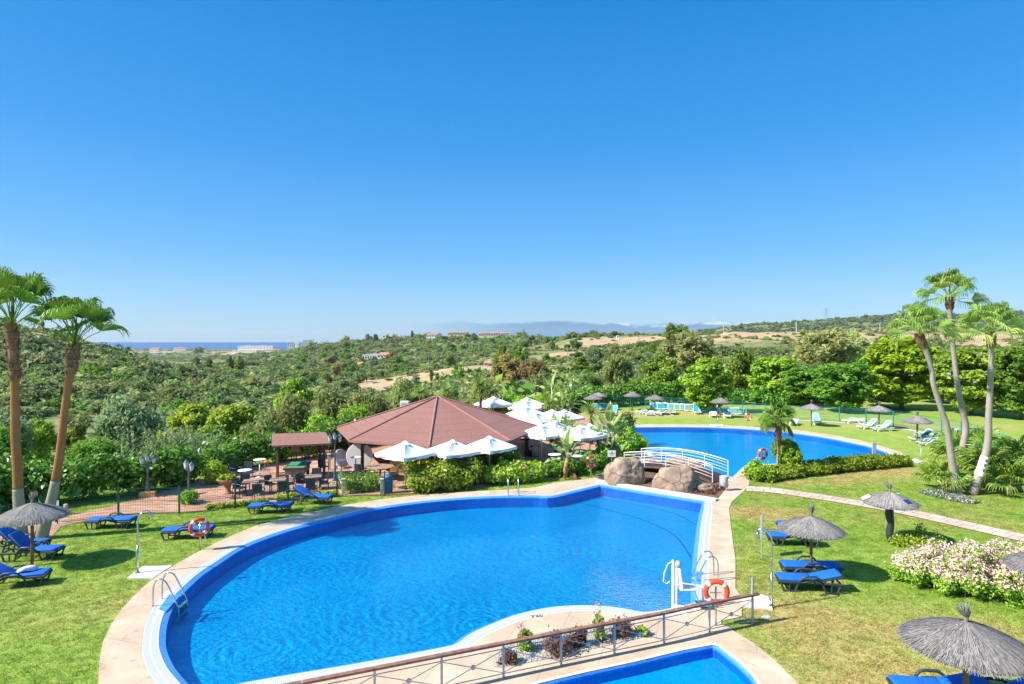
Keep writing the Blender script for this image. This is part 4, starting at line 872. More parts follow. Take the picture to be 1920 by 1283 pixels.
# hedges, shrubs
def hedge(name, label, pts, wid, hgt, leaf, size, n, flowers=None, cat='hedge', seed=1, group=None, z=0, clump=None, ragged=.25, core=True, **kw):
    """pts: ground points along the row; wid, hgt numbers or lists"""
    g = np.random.default_rng(seed); P3 = [Vector((p[0], p[1], z)) for p in pts]; k = len(P3)
    W_ = wid if isinstance(wid, (list, tuple)) else [wid]*k; H_ = hgt if isinstance(hgt, (list, tuple)) else [hgt]*k
    L = [0]
    for i in range(1, k): L.append(L[-1]+(P3[i]-P3[i-1]).length)
    tot = max(L[-1], .01); mid = P3[0].lerp(P3[-1], .5) if k > 1 else P3[0]; c = clump or min(min(W_), min(H_))*.33; cs, rs = [], []
    m_ = int(max(14, 2.6*(tot+max(W_))*max(W_)*np.mean(H_)/(c**3)/6)); m_ = min(m_, 800)
    for _ in range(m_):
        s = g.uniform(-.02, 1.02)*tot; i = min(max(int(np.searchsorted(L, s))-1, 0), max(k-2, 0)); f = (s-L[i])/max(L[min(i+1, k-1)]-L[i], .01) if k > 1 else 0
        a = P3[i].lerp(P3[min(i+1, k-1)], f); t = (P3[min(i+1, k-1)]-P3[i]); nx = Vector((-t.y, t.x, 0)).normalized() if t.length > .01 else Vector((1, 0, 0))
        wv = np.interp(s, L, W_); hv = np.interp(s, L, H_)*(1+ragged*g.normal()*.5)
        if k == 1: ang = g.uniform(0, 6.283); rr = g.random()**.5; off = Vector((math.cos(ang), math.sin(ang), 0))*(wv/2-c)*rr
        else: rr = abs(g.uniform(-1, 1)); off = nx*(wv/2-c*.8)*g.choice([-1, 1])*rr
        zz = c*.7+(hv-c*1.5)*(g.random()**.7)*(1-.45*rr**2.5); q = a+off-mid; cs.append((q.x, q.y, zz)); rs.append(c*g.uniform(.7, 1.15))
    t = thing(name, label, cat, mid, 0, group)
    link('foliage', leaves('foliage', cs, rs, max(4, n//len(cs)), size, M[leaf], flowers=flowers, seed=seed+5, org=(0, 0, -.5), **kw), t)
    if core:
        mb = MB()
        for _ in range(max(3, min(60, int(tot*2)+3))):
            q = cs[int(g.integers(len(cs)))]; mb.tube([(q[0]*.97, q[1], -.05), (q[0]+.1*g.normal(), q[1]+.1*g.normal(), q[2]*.6), (q[0]+.15*g.normal(), q[1]+.15*g.normal(), q[2])], [.035, .025, .012], 5)
        mb.build('stem', M['bark'], t)
    return t
gp = lambda *q: [P(x, y) for x, y in q]
hedge('laurel_hedge', 'long dark glossy hedge behind the green mesh fence on the left', gp((-70, 975), (30, 950), (150, 940), (290, 922), (372, 903)), 2.4, [2.6, 2.35, 2.3, 2.2, 2.0], 'leaf_hedge', .16, 19000, ('flower_white', .006) if 0 else None, seed=2)
hedge('oleander_hedge', 'hedge with white blossom behind the bistro tables and the small shelter', gp((392, 893), (450, 876), (520, 866), (600, 856)), 2.0, [1.7, 1.9, 2.1, 2.2], 'leaf_green', .14, 11000, (M['flower_white'], .05), seed=3)
hedge('shrub_bank', 'dark shrubs behind the small shelter and the lantern post', gp((600, 852), (650, 838), (700, 832)), 2.2, 2.4, 'leaf_dark', .16, 5000, (M['flower_white'], .02), seed=4)
hedge('hibiscus_hedge', 'yellow green hedge in front of the middle white parasols', gp((770, 900), (840, 896), (900, 891), (962, 887)), 1.4, 1.75, 'leaf_yellow', .13, 9500, seed=5, cat='hedge')
hedge('abelia_bush', 'dense yellow green bush with pale pink top beside the pool, left one', gp((774, 923), (835, 918), (890, 910)), 2.1, [1.4, 1.6, 1.5], 'leaf_yellow', .12, 13000, (M['flower_pink'], .06), seed=6, cat='bush')
hedge('abelia_bush', 'yellow green bush with pale pink flowers beside the far pool ladder', gp((912, 908), (960, 904), (1012, 899)), 1.9, [.9, 1.25, 1.1], 'leaf_yellow', .12, 10500, (M['flower_pink'], .07), seed=7, cat='bush')
hedge('flowering_shrub', 'low shrub with pink flowers around the banana plant by the pool', gp((1030, 894), (1060, 892), (1095, 888)), 1.3, [.8, 1.0, .9], 'leaf_green', .12, 4500, (M['flower_pink'], .03), seed=8, cat='bush')
hedge('hibiscus_bush', 'dark bush with red flowers left of the biggest boulder', gp((1100, 884), (1130, 872), (1140, 862)), 1.6, [1.0, 1.2, 1.2], 'leaf_green', .12, 6000, (M['flower_red'], .02), seed=9, cat='bush')
hedge('coastal_bush', 'loose dark bush leaning over the far pool behind the boulder', gp((1168, 852), (1182, 843), (1198, 849)), 2.0, [1.3, 1.6, 1.1], 'leaf_fresh', .13, 6500, seed=10, cat='bush', ragged=.4)
hedge('coastal_bush', 'dark blue green bush at the left end of the far pool', gp((1168, 828), (1178, 824)), 1.6, 2.0, 'leaf_dark', .13, 3500, seed=11, cat='bush', ragged=.4)
hedge('rose_bed', 'rose bushes inside the low rope and post enclosure', gp((645, 923), (672, 919), (706, 915)), 2.0, [.9, .95, .8], 'leaf_bright', .08, 3800, (M['flower_white'], .03), seed=12, cat='bush', ragged=.5)
hedge('small_shrub', 'small loose shrub at the foot of the second lantern post', gp((353, 945)), 1.1, .75, 'leaf_fresh', .08, 1600, seed=13, cat='bush')
hedge('planter_shrub', 'ball of yellow green foliage left of the flower bowl', gp((404, 906)), 1.5, 1.35, 'leaf_yellow', .09, 4200, seed=14, cat='bush')
hedge('grass_verge', 'strip of longer grass and weeds along the mesh fence', gp((390, 955), (441, 950), (500, 943)), .5, .22, 'leaf_lime', .07, 2200, seed=15, cat='verge', clump=.1, core=False)
hedge('grass_verge', 'yellowish weeds along the mesh fence behind the raised blue lounger', gp((520, 939), (580, 934), (632, 930)), .6, .35, 'leaf_yellow', .07, 2200, seed=16, cat='verge', clump=.13, core=False)
hedge('oleander_bush', 'huge bush covered in pink white blossom on the right lawn', gp((1690, 1082), (1745, 1096), (1830, 1108), (1930, 1114), (2050, 1124)), [1.5, 2.5, 3.0, 3.1, 2.8], [.85, 1.25, 1.5, 1.5, 1.35], 'leaf_fresh', .052, 96000, (M['flower_pink'], .9), seed=17, cat='bush', clump=.23, up=.35)
hedge('flowering_shrub', 'thin sprawling shrub between the wrapped parasol and the big pink bush', gp((1700, 1030), (1740, 1020)), 1.6, [.35, .7], 'leaf_fresh', .06, 2600, (M['flower_pink'], .10), seed=18, cat='bush', clump=.2, ragged=.5)
hedge('lantana_hedge', 'long low bright green hedge along the near edge of the far pool', gp((1432, 902), (1480, 892), (1560, 882), (1640, 874), (1690, 872)), [1.5, 2.0, 2.2, 2.4, 1.6], [.5, .75, .75, .8, .7], 'leaf_bright', .11, 22000, (M['flower_white'], .004), seed=19, clump=.24, ragged=.12)
hedge('hedge_bush', 'rounded bush on the corner where the path meets the far pool', gp((1424, 901)), 1.9, 1.15, 'leaf_fresh', .10, 5500, seed=20, cat='bush')
def ball(label, px, py, dia, zc, seed, leaf='leaf_fresh'):
    g = np.random.default_rng(seed); a = unit(g.normal(size=(70, 3)))*dia*.40
    t = thing('topiary_ball', label, 'bush', P(px, py)); link('foliage', leaves('foliage', a+np.array([0, 0, zc]), dia*.14, 95, .085, M[leaf], seed=seed, org=(0, 0, zc)), t)
    MB().tube([(0, 0, 0), (0, 0, zc)], [.07, .05], 6).build('stem', M['bark'], t)
ball('clipped round bush in front of the small hairy palm', 1480, 886, 1.5, .95, 21); ball('darker clipped round bush behind the small hairy palm', 1472, 880, 1.6, 1.2, 22, 'leaf_green')
hedge('fence_hedge', 'long flowering hedge behind the far green fence, left stretch', gp((1060, 768), (1130, 763), (1200, 758), (1280, 756)), 3.4, [2.6, 2.8, 2.9, 2.8], 'leaf_hedge', .24, 15000, (M['flower_pink'], .012), seed=23)
hedge('fence_hedge', 'long dark hedge behind the far green fence, right stretch', gp((1280, 756), (1350, 757), (1430, 759), (1500, 760)), 3.0, [2.6, 2.2, 2.0, 1.8], 'leaf_hedge', .24, 11000, seed=24)
hedge('sloping_hedge', 'light green bank of shrubs behind the banana plants', gp((930, 775), (1000, 770), (1060, 768)), 4, [1.6, 1.8, 1.8], 'leaf_fresh', .22, 8000, seed=25)
hedge('ice_plant', 'mat of small silvery leaves in front of the three tall palms', gp((1735, 923), (1770, 930), (1800, 938), (1826, 944)), [1.2, 1.9, 1.5, .8], .14, 'leaf_silver', .06, 6500, (M['flower_white'], .2), seed=26, cat='ground cover', clump=.10, core=False)
hedge('heather', 'low purplish ground cover between the boulders and the footbridge', gp((1215, 905), (1250, 912), (1310, 925)), 1.0, .16, 'leaf_purple', .06, 2600, seed=27, cat='ground cover', clump=.10, core=False)
hedge('heather', 'low purplish ground cover in front of the footbridge, right end', gp((1325, 928), (1345, 915)), .9, .2, 'leaf_purple', .06, 1600, seed=28, cat='ground cover', clump=.12, core=False)
# reeds behind the hedge
def reeds(label, px, d, z, n, h, seed):
    g = random.Random(seed); t = thing('giant_reed', label, 'reed', at(px, d, z), 0, 'reeds behind the long hedge'); vs, q, tn = [], [], []
    for i in range(n):
        x, y = g.gauss(0, 1.0), g.gauss(0, .5); hh = h*g.uniform(.7, 1.05)
        for k in range(12):
            zz = hh*(.25+.75*k/12); a = g.uniform(0, 6.28); l = g.uniform(.5, .9)*(1.15-k/16); dx, dy = math.cos(a), math.sin(a)*.8; wv = .035
            p = [Vector((x, y, zz)), Vector((x+dx*l*.5, y+dy*l*.5, zz+l*.45)), Vector((x+dx*l, y+dy*l, zz+l*.18))]; s = Vector((-dy, dx, 0))*wv
            o = len(vs); vs += [p[0]-s, p[0]+s, p[1]+s*1.2, p[1]-s*1.2, p[2]]; q += [(o, o+1, o+2, o+3), (o+3, o+2, o+4, o+4)]; tn += [g.random()]*2
    me = bpy.data.meshes.new('blades'); me.from_pydata([tuple(v) for v in vs], [], [f if f[2] != f[3] else f[:3] for f in q]); a = me.attributes.new('tint', 'FLOAT', 'FACE'); a.data.foreach_set('value', np.array(tn, np.float32)); me.materials.append(M['leaf_grey']); link('blades', me, t)
for i, (px, d, h) in enumerate([(276, 43, 3.4), (305, 43.5, 3.5), (335, 44, 3.6), (365, 44, 3.2), (388, 44.5, 3.0)]):
    reeds(['clump of grey green reeds behind the first lantern post', 'clump of reeds just right of the first lantern post', 'tallest clump of reeds above the second lantern post', 'clump of reeds left of the yellow green foliage ball', 'clump of reeds nearest the planter bowl'][i], px, d, -1, 26, h, i)

# ------------------------------------------------------------------ palms and spiky plants
def fan_leaf(name, seed, pet=.9, fan=.85, nseg=26, spread=2.6, droop=.55, m=None, split=.5):
    """one palmate leaf along +X from the origin: stalk, joined inner fan, hanging split tips"""
    g = random.Random(seed); vs, fs, tn = [], [], []
    def quad(a, b, c, d, t): o = len(vs); vs.extend([a, b, c, d]); fs.append((o, o+1, o+2, o+3)); tn.append(t)
    w_ = .018; c0, c1 = Vector((0, 0, 0)), Vector((pet, 0, .06))
    pts = [c0.lerp(c1, i/4)+Vector((0, 0, .10*math.sin(math.pi*i/4))) for i in range(5)]
    for i in range(4):
        for up in (Vector((0, w_, 0)), Vector((0, 0, w_))): quad(pts[i]-up, pts[i]+up, pts[i+1]+up, pts[i+1]-up, .75)
    for k in range(nseg):
        a = (k+.5)/nseg*2-1; ang = a*spread/2; da = spread/nseg/2
        ln = fan*(1-.28*abs(a)**2)*g.uniform(.92, 1.08); t = g.uniform(.1, .75)
        prev = None; fold = .035 if k % 2 else -.035
        tip_d = droop*g.uniform(.7, 1.3)
        for i in range(7):
            f = i/6; r = .05+ln*f
            hw = r*math.tan(da)*1.05 if f <= split else max(.004, (split*ln+.05)*math.tan(da)*1.05*(1-(f-split)/(1-split))**.8)
            x = r*math.cos(ang); y = r*math.sin(ang); z = .22*abs(y)*(1-f)-0.0
            if f > split: q = (f-split)/(1-split); z -= tip_d*q*q*ln; x -= (.10+.20*tip_d)*q*q*ln*math.cos(ang); y -= .25*tip_d*q*q*ln*math.sin(ang)
            n_ = Vector((-math.sin(ang), math.cos(ang), 0))*hw; c = Vector((x, y, z))+c1
            cur = (c-n_+Vector((0, 0, fold*min(1, r))), c+n_-Vector((0, 0, fold*min(1, r))))
            if prev: quad(prev[0], prev[1], cur[1], cur[0], t)
            prev = cur
    me = bpy.data.meshes.new(name); me.from_pydata([tuple(v) for v in vs], [], fs); a = me.attributes.new('tint', 'FLOAT', 'FACE'); a.data.foreach_set('value', np.array(tn, np.float32)); me.materials.append(m); return me
def fan_world(M4, seed, pet, fan, nseg, spread, m, split=.56, hang=.55, keel=.30):
    """one palmate leaf already turned to where it grows, so that its split tips hang straight down"""
    g = random.Random(seed); vs, fs, tn = [], [], []; c1 = Vector((pet, 0, .08*pet))
    def quad(a, b, c, d, t): o = len(vs); vs.extend([a, b, c, d]); fs.append((o, o+1, o+2, o+3)); tn.append(t)
    pts = [M4 @ (Vector((0, 0, 0)).lerp(c1, k/4)+Vector((0, 0, .10*math.sin(math.pi*k/4)))) for k in range(5)]
    s1 = (M4.to_3x3() @ Vector((0, 1, 0))).normalized()*.020; s2 = (M4.to_3x3() @ Vector((0, 0, 1))).normalized()*.020
    for k in range(4):
        for s_ in (s1, s2): quad(pts[k]-s_, pts[k]+s_, pts[k+1]+s_*.8, pts[k+1]-s_*.8, .8)
    tb = g.uniform(.15, .75)
    for k in range(nseg):
        a = (k+.5)/nseg*2-1; ang = a*spread/2; da = spread/nseg/2; ln = fan*(1-.22*abs(a)**2)*g.uniform(.93, 1.07); t = min(1, max(0, tb+g.uniform(-.15, .15))); prev = None
        hk = hang*g.uniform(.6, 1.3); fold = .02 if k % 2 else -.02
        for i in range(8):
            f = i/7; q = max(0, (f-split)/(1-split)); r = .04+ln*min(f, split+(1-split)*q*(1-.25*q))
            hw = r*math.tan(da)*1.08 if f <= split else max(.004, (split*ln+.04)*math.tan(da)*.85*(1-q)**.8)
            loc = Vector((r*math.cos(ang), r*math.sin(ang), keel*abs(r*math.sin(ang))*(1-.4*f)))+c1; n_ = Vector((-math.sin(ang), math.cos(ang), 0))*hw; fz = Vector((0, 0, fold*min(1, r*1.5)))
            dr = Vector((0, 0, -hk*q*q)); cur = (M4 @ (loc-n_+fz)+dr, M4 @ (loc+n_-fz)+dr)
            if prev: quad(prev[0], prev[1], cur[1], cur[0], t)
            prev = cur
    me = bpy.data.meshes.new('frond'); me.from_pydata([tuple(v) for v in vs], [], fs); a = me.attributes.new('tint', 'FLOAT', 'FACE'); a.data.foreach_set('value', np.array(tn, np.float32)); me.materials.append(m); return me
FAN = [fan_leaf('frond', i, 1.15, .95, 26, 2.5, [.7, .95, .5][i], M['leaf_palm'], .62) for i in range(3)]
def aim(az, el, roll=0): return Matrix.Rotation(az, 4, 'Z') @ Matrix.Rotation(-el, 4, 'Y') @ Matrix.Rotation(roll, 4, 'X')
def put(me, M4, par, name='frond', s=1.0, mat_=None):
    o = link(name, me, par); o.matrix_basis = M4 @ Matrix.Scale(s, 4)
    if mat_: o.material_slots[0].link = 'OBJECT'; o.material_slots[0].material = mat_
    return o
def fan_palm(label, path, rad, n, seed, s=1.0, base_grey=.28, lowm='palm_grey', midm='palm_orange', husk=.80, group=None, band=None, fr=None, lo=96, pet=1.0, lm='leaf_palm'):
    """path: world points up the trunk; rad: radii"""
    g = random.Random(seed); o0 = path[0]; t = thing('fan_palm', label, 'palm', o0, 0, group)
    rad = [r*.54 for r in rad]; loc = smooth_loop([tuple(p-o0) for p in path], 8, False); k = len(loc)
    hs_ = [i/(k-1) for i in range(k)]; rr = [np.interp(h, [i/(len(rad)-1) for i in range(len(rad))], rad) for h in hs_]
    def seg(f0, f1, nm, m, jit=0, gr=1.0):
        ii = [i for i in range(k) if f0-1e-6 <= hs_[i] <= f1+1.0/k]
        mb = MB(); mb.tube([loc[i] for i in ii], [rr[i]*gr*(1+jit*g.uniform(-1, 1)) for i in ii], 14); return mb.build(nm, m, t, True)
    seg(0, base_grey, 'trunk_base', M[lowm]); seg(base_grey, husk, 'trunk', M[midm])
    # leaf bases left on the upper trunk
    mb = MB(); ii = [i for i in range(k) if hs_[i] >= husk-.01]; mb.tube([loc[i] for i in ii], [rr[i]*1.12 for i in ii], 12)
    for _ in range(170):
        f = g.uniform(husk, 1.0); x = f*(k-1); i = min(int(x), k-2); c = Vector(loc[i]).lerp(Vector(loc[i+1]), x-i); a = g.uniform(0, 6.283); d = Vector((math.cos(a), math.sin(a), 0)); r = rr[i]*1.08
        s_ = Vector((-d.y, d.x, 0))*.07; q = c+d*r; mb.add([q-s_-Vector((0, 0, .12)), q+s_-Vector((0, 0, .12)), q+s_*.5+d*.09+Vector((0, 0, .10)), q-s_*.5+d*.09+Vector((0, 0, .10))], [(0, 1, 2, 3)])
    mb.build('husk', M['palm_husk'], t)
    top_ = Vector(loc[-1]); ga = 2.39996
    for i in range(n):
        f = i/(n-1); el = R(84-lo*f**.9)+g.uniform(-.16, .16); az = i*ga+seed; sc_ = s*g.uniform(.88, 1.10)*(.85 if f < .1 else 1)
        M4 = Matrix.Translation(top_+Vector((0, 0, .08-.22*f))) @ aim(az, el, g.uniform(-.7, .7))
        if fr: put(fr[g.randrange(3)], M4, t, 'frond', sc_)
        else: link('frond', fan_world(M4, seed*100+i, pet*sc_, .95*sc_, 30, 2.45, M[lm], .48, .38*s), t)
    mb = MB(); mb.tube([top_, top_+Vector((.05, .02, .5*s)), top_+Vector((.08, .02, 1.55*s))], [.05, .035, .006], 6); mb.build('spear_leaf', M['leaf_fan'], t)
    if band:
        mb = MB(); ii = [i for i in range(k) if band[0] <= hs_[i] <= band[1]]; mb.tube([loc[i] for i in ii], [rr[i]*1.03+.008 for i in ii], 18, caps=False); bo = mb.build('painted_band', M['cream'], t, True)
        mk = MB()
        for q_ in (.25, .5, .75):                  # three dark paw-like marks on the band
            x = np.interp(q_, [0, 1], [ii[0], ii[-1]]); i = int(x); c = Vector(loc[i]).lerp(Vector(loc[i+1]), x-i); r = rr[i]*1.03+.018
            ax = (Vector(loc[i+1])-Vector(loc[i])).normalized(); fw = Vector((-.15, -1, 0)); fw = (fw-ax*fw.dot(ax)).normalized(); sd = ax.cross(fw)
            for dx, dz, w1 in ((0, 0, .05), (-.06, .07, .03), (0, .09, .03), (.06, .07, .03)):
                pc = c+fw*(r-abs(dx)*.12)+sd*dx+ax*dz; mk.add([pc-sd*w1-ax*w1*.6, pc+sd*w1-ax*w1*.6, pc+sd*w1*.6+ax*w1, pc-sd*w1*.6+ax*w1], [(0, 1, 2, 3), (3, 2, 1, 0)])
        mk.build('mark', M['text_dark'], bo)
    return t
def ptrunk(pxs_, d0, d1):                           # trunk line read at pixel positions, standing at its own depth
    out = []; n_ = len(pxs_)
    for i, (x, y) in enumerate(pxs_):
        d = d0+(d1-d0)*i/(n_-1); out.append(at(x, d, zy(y, d)))
    out[0].z = 0.0; return out
GP = 'tall fan palms on the lawn'
M['leaf_palm_light'] = leafmat('leaf_palm_light', (.17, .31, .05, 1), (.54, .66, .17, 1), .38, .45, .3)
fan_palm('tall straight fan palm with orange trunk at the left edge', ptrunk([(40, 1014), (37, 965), (34, 925), (33, 890), (29, 820), (28, 740), (27, 690), (23, 632), (22, 609)], 25.9, 25.9), [.50, .40, .36, .33, .31, .29, .31, .34, .26], 22, 1, 1.24, .27, husk=.70, group=GP, lo=58, pet=1.2)
fan_palm('fan palm with leaning orange trunk right of the straight one', ptrunk([(76, 1014), (91, 960), (102, 913), (110, 867), (116, 820), (125, 740), (134, 690), (137, 664), (140, 647)], 26.1, 26.1), [.50, .38, .33, .30, .28, .26, .30, .33, .24], 22, 2, 1.2, .27, husk=.72, group=GP, lo=58, pet=1.15)
fan_palm('left palm of the group of three, trunk curving left', ptrunk([(1797, 928), (1787, 879), (1776, 804), (1764.6, 767), (1750, 720), (1747, 695), (1735, 655), (1726, 640), (1724, 627)], 33.6, 33.6), [.42, .36, .30, .26, .24, .22, .26, .31, .22], 24, 3, 1.02, .04, midm='palm_grey', husk=.78, group=GP, lm='leaf_palm_light', pet=.95, lo=88)
fan_palm('tallest middle palm of the group of three', ptrunk([(1802, 906), (1804, 851), (1811, 804), (1804, 767), (1795, 720), (1786, 642), (1782, 600), (1780.5, 572), (1780, 560)], 36.4, 36.4), [.42, .36, .33, .29, .26, .23, .24, .27, .20], 23, 4, 1.04, .04, midm='palm_grey', husk=.84, group=GP, lm='leaf_palm_light', pet=.95, lo=88)
fan_palm('right palm of the group of three, with a cream painted band low on its trunk', ptrunk([(1822, 928), (1840, 879), (1852, 832), (1854, 776), (1857, 720), (1858, 667), (1858, 640), (1857, 625)], 33.6, 33.6), [.46, .38, .33, .29, .27, .24, .32, .24], 27, 5, 1.08, .04, midm='palm_grey', husk=.80, group=GP, band=(.10, .22), lm='leaf_palm_light', pet=.95, lo=88)
# small hairy palm by the far pool
WIN = [fan_leaf('frond', i+20, .55, .62, 20, 3.3, .75, M['leaf_palm'], .55) for i in range(3)]
fan_palm('small palm with thin stem and shaggy brown collar beside the far pool', ptrunk([(1458, 889), (1458, 862), (1459, 842), (1459, 820), (1460, 798), (1460, 782)], 38.9, 38.9), [.12, .11, .13, .26, .25, .18], 28, 6, .80, .3, midm='palm_husk', husk=.46, lo=128, pet=.55)
# low fan palms under the tall ones
LOW = [fan_leaf('frond', i+30, .75, .80, 24, 3.3, .30, M['leaf_fan'], .62) for i in range(3)]
LOWG = leafmat('leaf_low_palm', (.13, .27, .03, 1), (.42, .56, .10, 1), .35, .35, .5)
for i, (px, py, h, n, s, lb) in enumerate([(1768, 921, .4, 16, 1.0, 'low yellowish fan palm left of the three tall trunks'), (1792, 890, .9, 20, 1.25, 'low fan palm behind the left and middle tall trunks'), (1850, 915, .7, 22, 1.3, 'low fan palm right of the painted trunk band'), (1892, 926, .45, 18, 1.15, 'low fan palm with yellow lower leaves near the right edge'), (1905, 895, .8, 18, 1.2, 'low fan palm at the right edge behind its neighbour'), (1845, 885, 1.1, 18, 1.2, 'tallest low fan palm behind the painted trunk')]):
    g = random.Random(i+70); t = thing('dwarf_fan_palm', lb, 'palm', P(px, py), 0, 'low fan palms under the tall ones')
    MB().tube([(0, 0, -.05), (.05, 0, h*.6), (.05, .05, h)], [.16, .14, .10], 8).build('trunk', M['palm_husk'], t, True)
    for k in range(n):
        f = k/(n-1); M4 = Matrix.Translation((.05, .05, h-.1*f)) @ aim(k*2.4+i, R(78-72*f)+g.uniform(-.1, .1), g.uniform(-.4, .4)); put(LOW[k % 3], M4, t, 'frond', s*g.uniform(.85, 1.1), LOWG if (k*7+i) % 3 else None)
# yuccas
def blade_rosette(n, ln, wd, seed, m, droop=.25, lo=-.3):
    g = random.Random(seed); vs, fs, tn = [], [], []
    for i in range(n):
        az = i*2.39996; el = math.asin(lo+(1-lo)*((i+.5)/n)**.9); d = Vector((math.cos(az)*math.cos(el), math.sin(az)*math.cos(el), math.sin(el))); s = d.cross(Vector((0, 0, 1))); s = s.normalized() if s.length > .05 else Vector((1, 0, 0)); L_ = ln*g.uniform(.8, 1.1); prev = None
        t = g.uniform(.1, .9)
        for k, (f, w1) in enumerate(((.05, .7), (.35, 1), (.7, .7), (1, .05))):
            c = d*L_*f-Vector((0, 0, droop*L_*f*f*math.cos(el))); cur = (c-s*wd*w1, c+s*wd*w1)
            if prev: o = len(vs); vs += [prev[0], prev[1], cur[1], cur[0]]; fs.append((o, o+1, o+2, o+3)); tn.append(t)
            prev = cur
    me = bpy.data.meshes.new('foliage'); me.from_pydata([tuple(v) for v in vs], [], fs); a = me.attributes.new('tint', 'FLOAT', 'FACE'); a.data.foreach_set('value', np.array(tn, np.float32)); me.materials.append(m); return me
YU = [blade_rosette(110, .75, .035, 1, M['leaf_yucca']), blade_rosette(90, .75, .032, 2, M['leaf_yucca'], .4)]
def yucca(label, px, d, z, heads, mt='bark'):
    t = thing('yucca', label, 'yucca', at(px, d, z), 0, 'yuccas around the terrace')
    for i, (dx, dy, h, s) in enumerate(heads):
        MB().tube([(dx*.2, dy*.2, 0), (dx*.7, dy*.7, h*.5), (dx, dy, h)], [.12, .10, .08], 7).build('trunk', M[mt], t, True); put(YU[i % 2], Matrix.Translation((dx, dy, h)) @ Matrix.Rotation(i*1.3, 4, 'Z'), t, 'foliage', s)
yucca('spiky yucca rising behind the peak of the brown roof, left one', 788, 58, -.4, [(0, 0, 3.9, 1.5), (.5, .3, 3.3, 1.0)]); yucca('broad spiky yucca behind the right slope of the brown roof', 845, 58, -.4, [(-.4, 0, 4.1, 1.45), (.5, .2, 3.6, 1.4), (.2, -.3, 3.0, 1.1)])
yucca('tall drooping yucca right of the brown roof peak', 900, 58, 0, [(0, 0, 4.2, 1.6), (.1, .2, 3.5, 1.3)]); yucca('small yucca in front of the white parasol behind the roof', 916, 58, 0, [(0, 0, 1.6, 1.0), (.4, .1, 1.3, .8)])
yucca('spiky yucca right of the white parasols with grass behind', 1108, 50, 0, [(0, 0, 2.6, 1.35), (.2, .1, 1.7, 1.0)]); yucca('spiky yucca between the white parasols and the tall banana plants', 1030, 54, 0, [(0, 0, 2.9, 1.2), (.3, .2, 2.2, .9)])
yucca('dark yucca just behind the tan trees at the centre', 957, 75, -2, [(0, 0, 3.6, 1.4)])
# banana-like strelitzias
def paddle(seed, ln=1.15, wd=.26, pet=.75, droop=.35):
    g = random.Random(seed); vs, fs, tn = [], [], []; prev = None; rows = 9; t0 = g.uniform(.2, .8)
    for i in range(rows+1):
        f = i/rows; s = pet+ln*f; x = s*math.cos(.0)-.0; z = -droop*(f**2)*ln*.9; w1 = wd*math.sin(math.pi*min(1, .10+.9*f)**.8)*(1 if f < 1 else .1); c = Vector((x-.18*f*f*droop*ln, 0, z))
        cur = (c+Vector((0, -w1, .35*w1)), c, c+Vector((0, w1, .35*w1)))
        if prev:
            for a, b in ((0, 1), (1, 2)):
                if g.random() < .93: o = len(vs); vs += [prev[a], prev[b], cur[b], cur[a]]; fs.append((o, o+1, o+2, o+3)); tn.append(min(1, max(0, t0+g.uniform(-.2, .2))))
        prev = cur
    o = len(vs); vs += [Vector((0, -.03, 0)), Vector((0, .03, 0)), Vector((pet+.05, .02, 0)), Vector((pet+.05, -.02, 0))]; fs.append((o, o+1, o+2, o+3)); tn.append(.9)
    me = bpy.data.meshes.new('leaf'); me.from_pydata([tuple(v) for v in vs], [], fs); a = me.attributes.new('tint', 'FLOAT', 'FACE'); a.data.foreach_set('value', np.array(tn, np.float32)); me.materials.append(M['leaf_banana']); return me
PAD = [paddle(i, droop=.2+.18*i) for i in range(3)]
def banana(label, px, py, ztop, n, s, seed, lean=(0, 0), r=.13, mt='terracotta', d=None, dry=3):
    g = random.Random(seed); b0 = P(px, py) if d is None else at(px, d, 0)
    t = thing('banana_plant', label, 'plant', b0, 0, 'banana plants by the terrace'); tp = Vector((lean[0], lean[1], ztop))
    MB().tube([(0, 0, -.05), (tp.x*.35, tp.y*.3, ztop*.5), tuple(tp)], [r*1.3, r, r*.75], 9).build('trunk', M[mt], t, True)
    for i in range(n):
        f = i/max(1, n-1); M4 = Matrix.Translation(tp-Vector((0, 0, .35*f))) @ aim(i*2.39996+seed, R(84-70*f)+g.uniform(-.15, .15), g.uniform(-.6, .6)); put(PAD[min(2, int(f*3))], M4, t, 'leaf', s*g.uniform(.85, 1.1))
    for i in range(dry): put(PAD[2], Matrix.Translation(tp-Vector((0, 0, .5))) @ aim(i*2.1+seed, R(-35), .4), t, 'leaf', s*.7, M['leaf_dry'])
banana('banana plant with brown trunk and drooping dry leaves by the pool edge', 1059, 896, 1.15, 12, 1.0, 1, (.15, 0)); banana('banana plant with thin orange stem left of the thick dark stemmed one', 1043, 851, 1.75, 9, .75, 2, (-.1, 0), .09)
banana('banana plant with thick dark shaggy stem between the white parasols', 1066, 852, 1.75, 16, .78, 3, (-.1, 0), .2, 'palm_husk', dry=0); banana('banana plant left of the one with two stems beside the far pool', 1128, 862, 1.35, 12, .95, 4, (-.3, 0), .14)
banana('banana plant with tallest upright leaves beside the far pool', 1145, 866, 1.9, 11, 1.15, 5, (-.1, 0), .14, 'bark_grey'); banana('banana plant with short stem right beside the tallest leaved one', 1149, 863, 1.3, 11, .95, 6, (.15, 0), .14, 'bark_grey')
banana('tall banana plant behind the terrace, leftmost of three', 1035, 800, 3.3, 10, 1.25, 7, (0, 0), .14, d=58); banana('tall banana plant behind the terrace, middle of three', 1050, 800, 2.3, 11, 1.15, 8, (.2, 0), .13, d=56); banana('tall banana plant behind the terrace, rightmost of three', 1070, 800, 2.7, 11, 1.3, 9, (0, 0), .15, 'bark_grey', d=57)

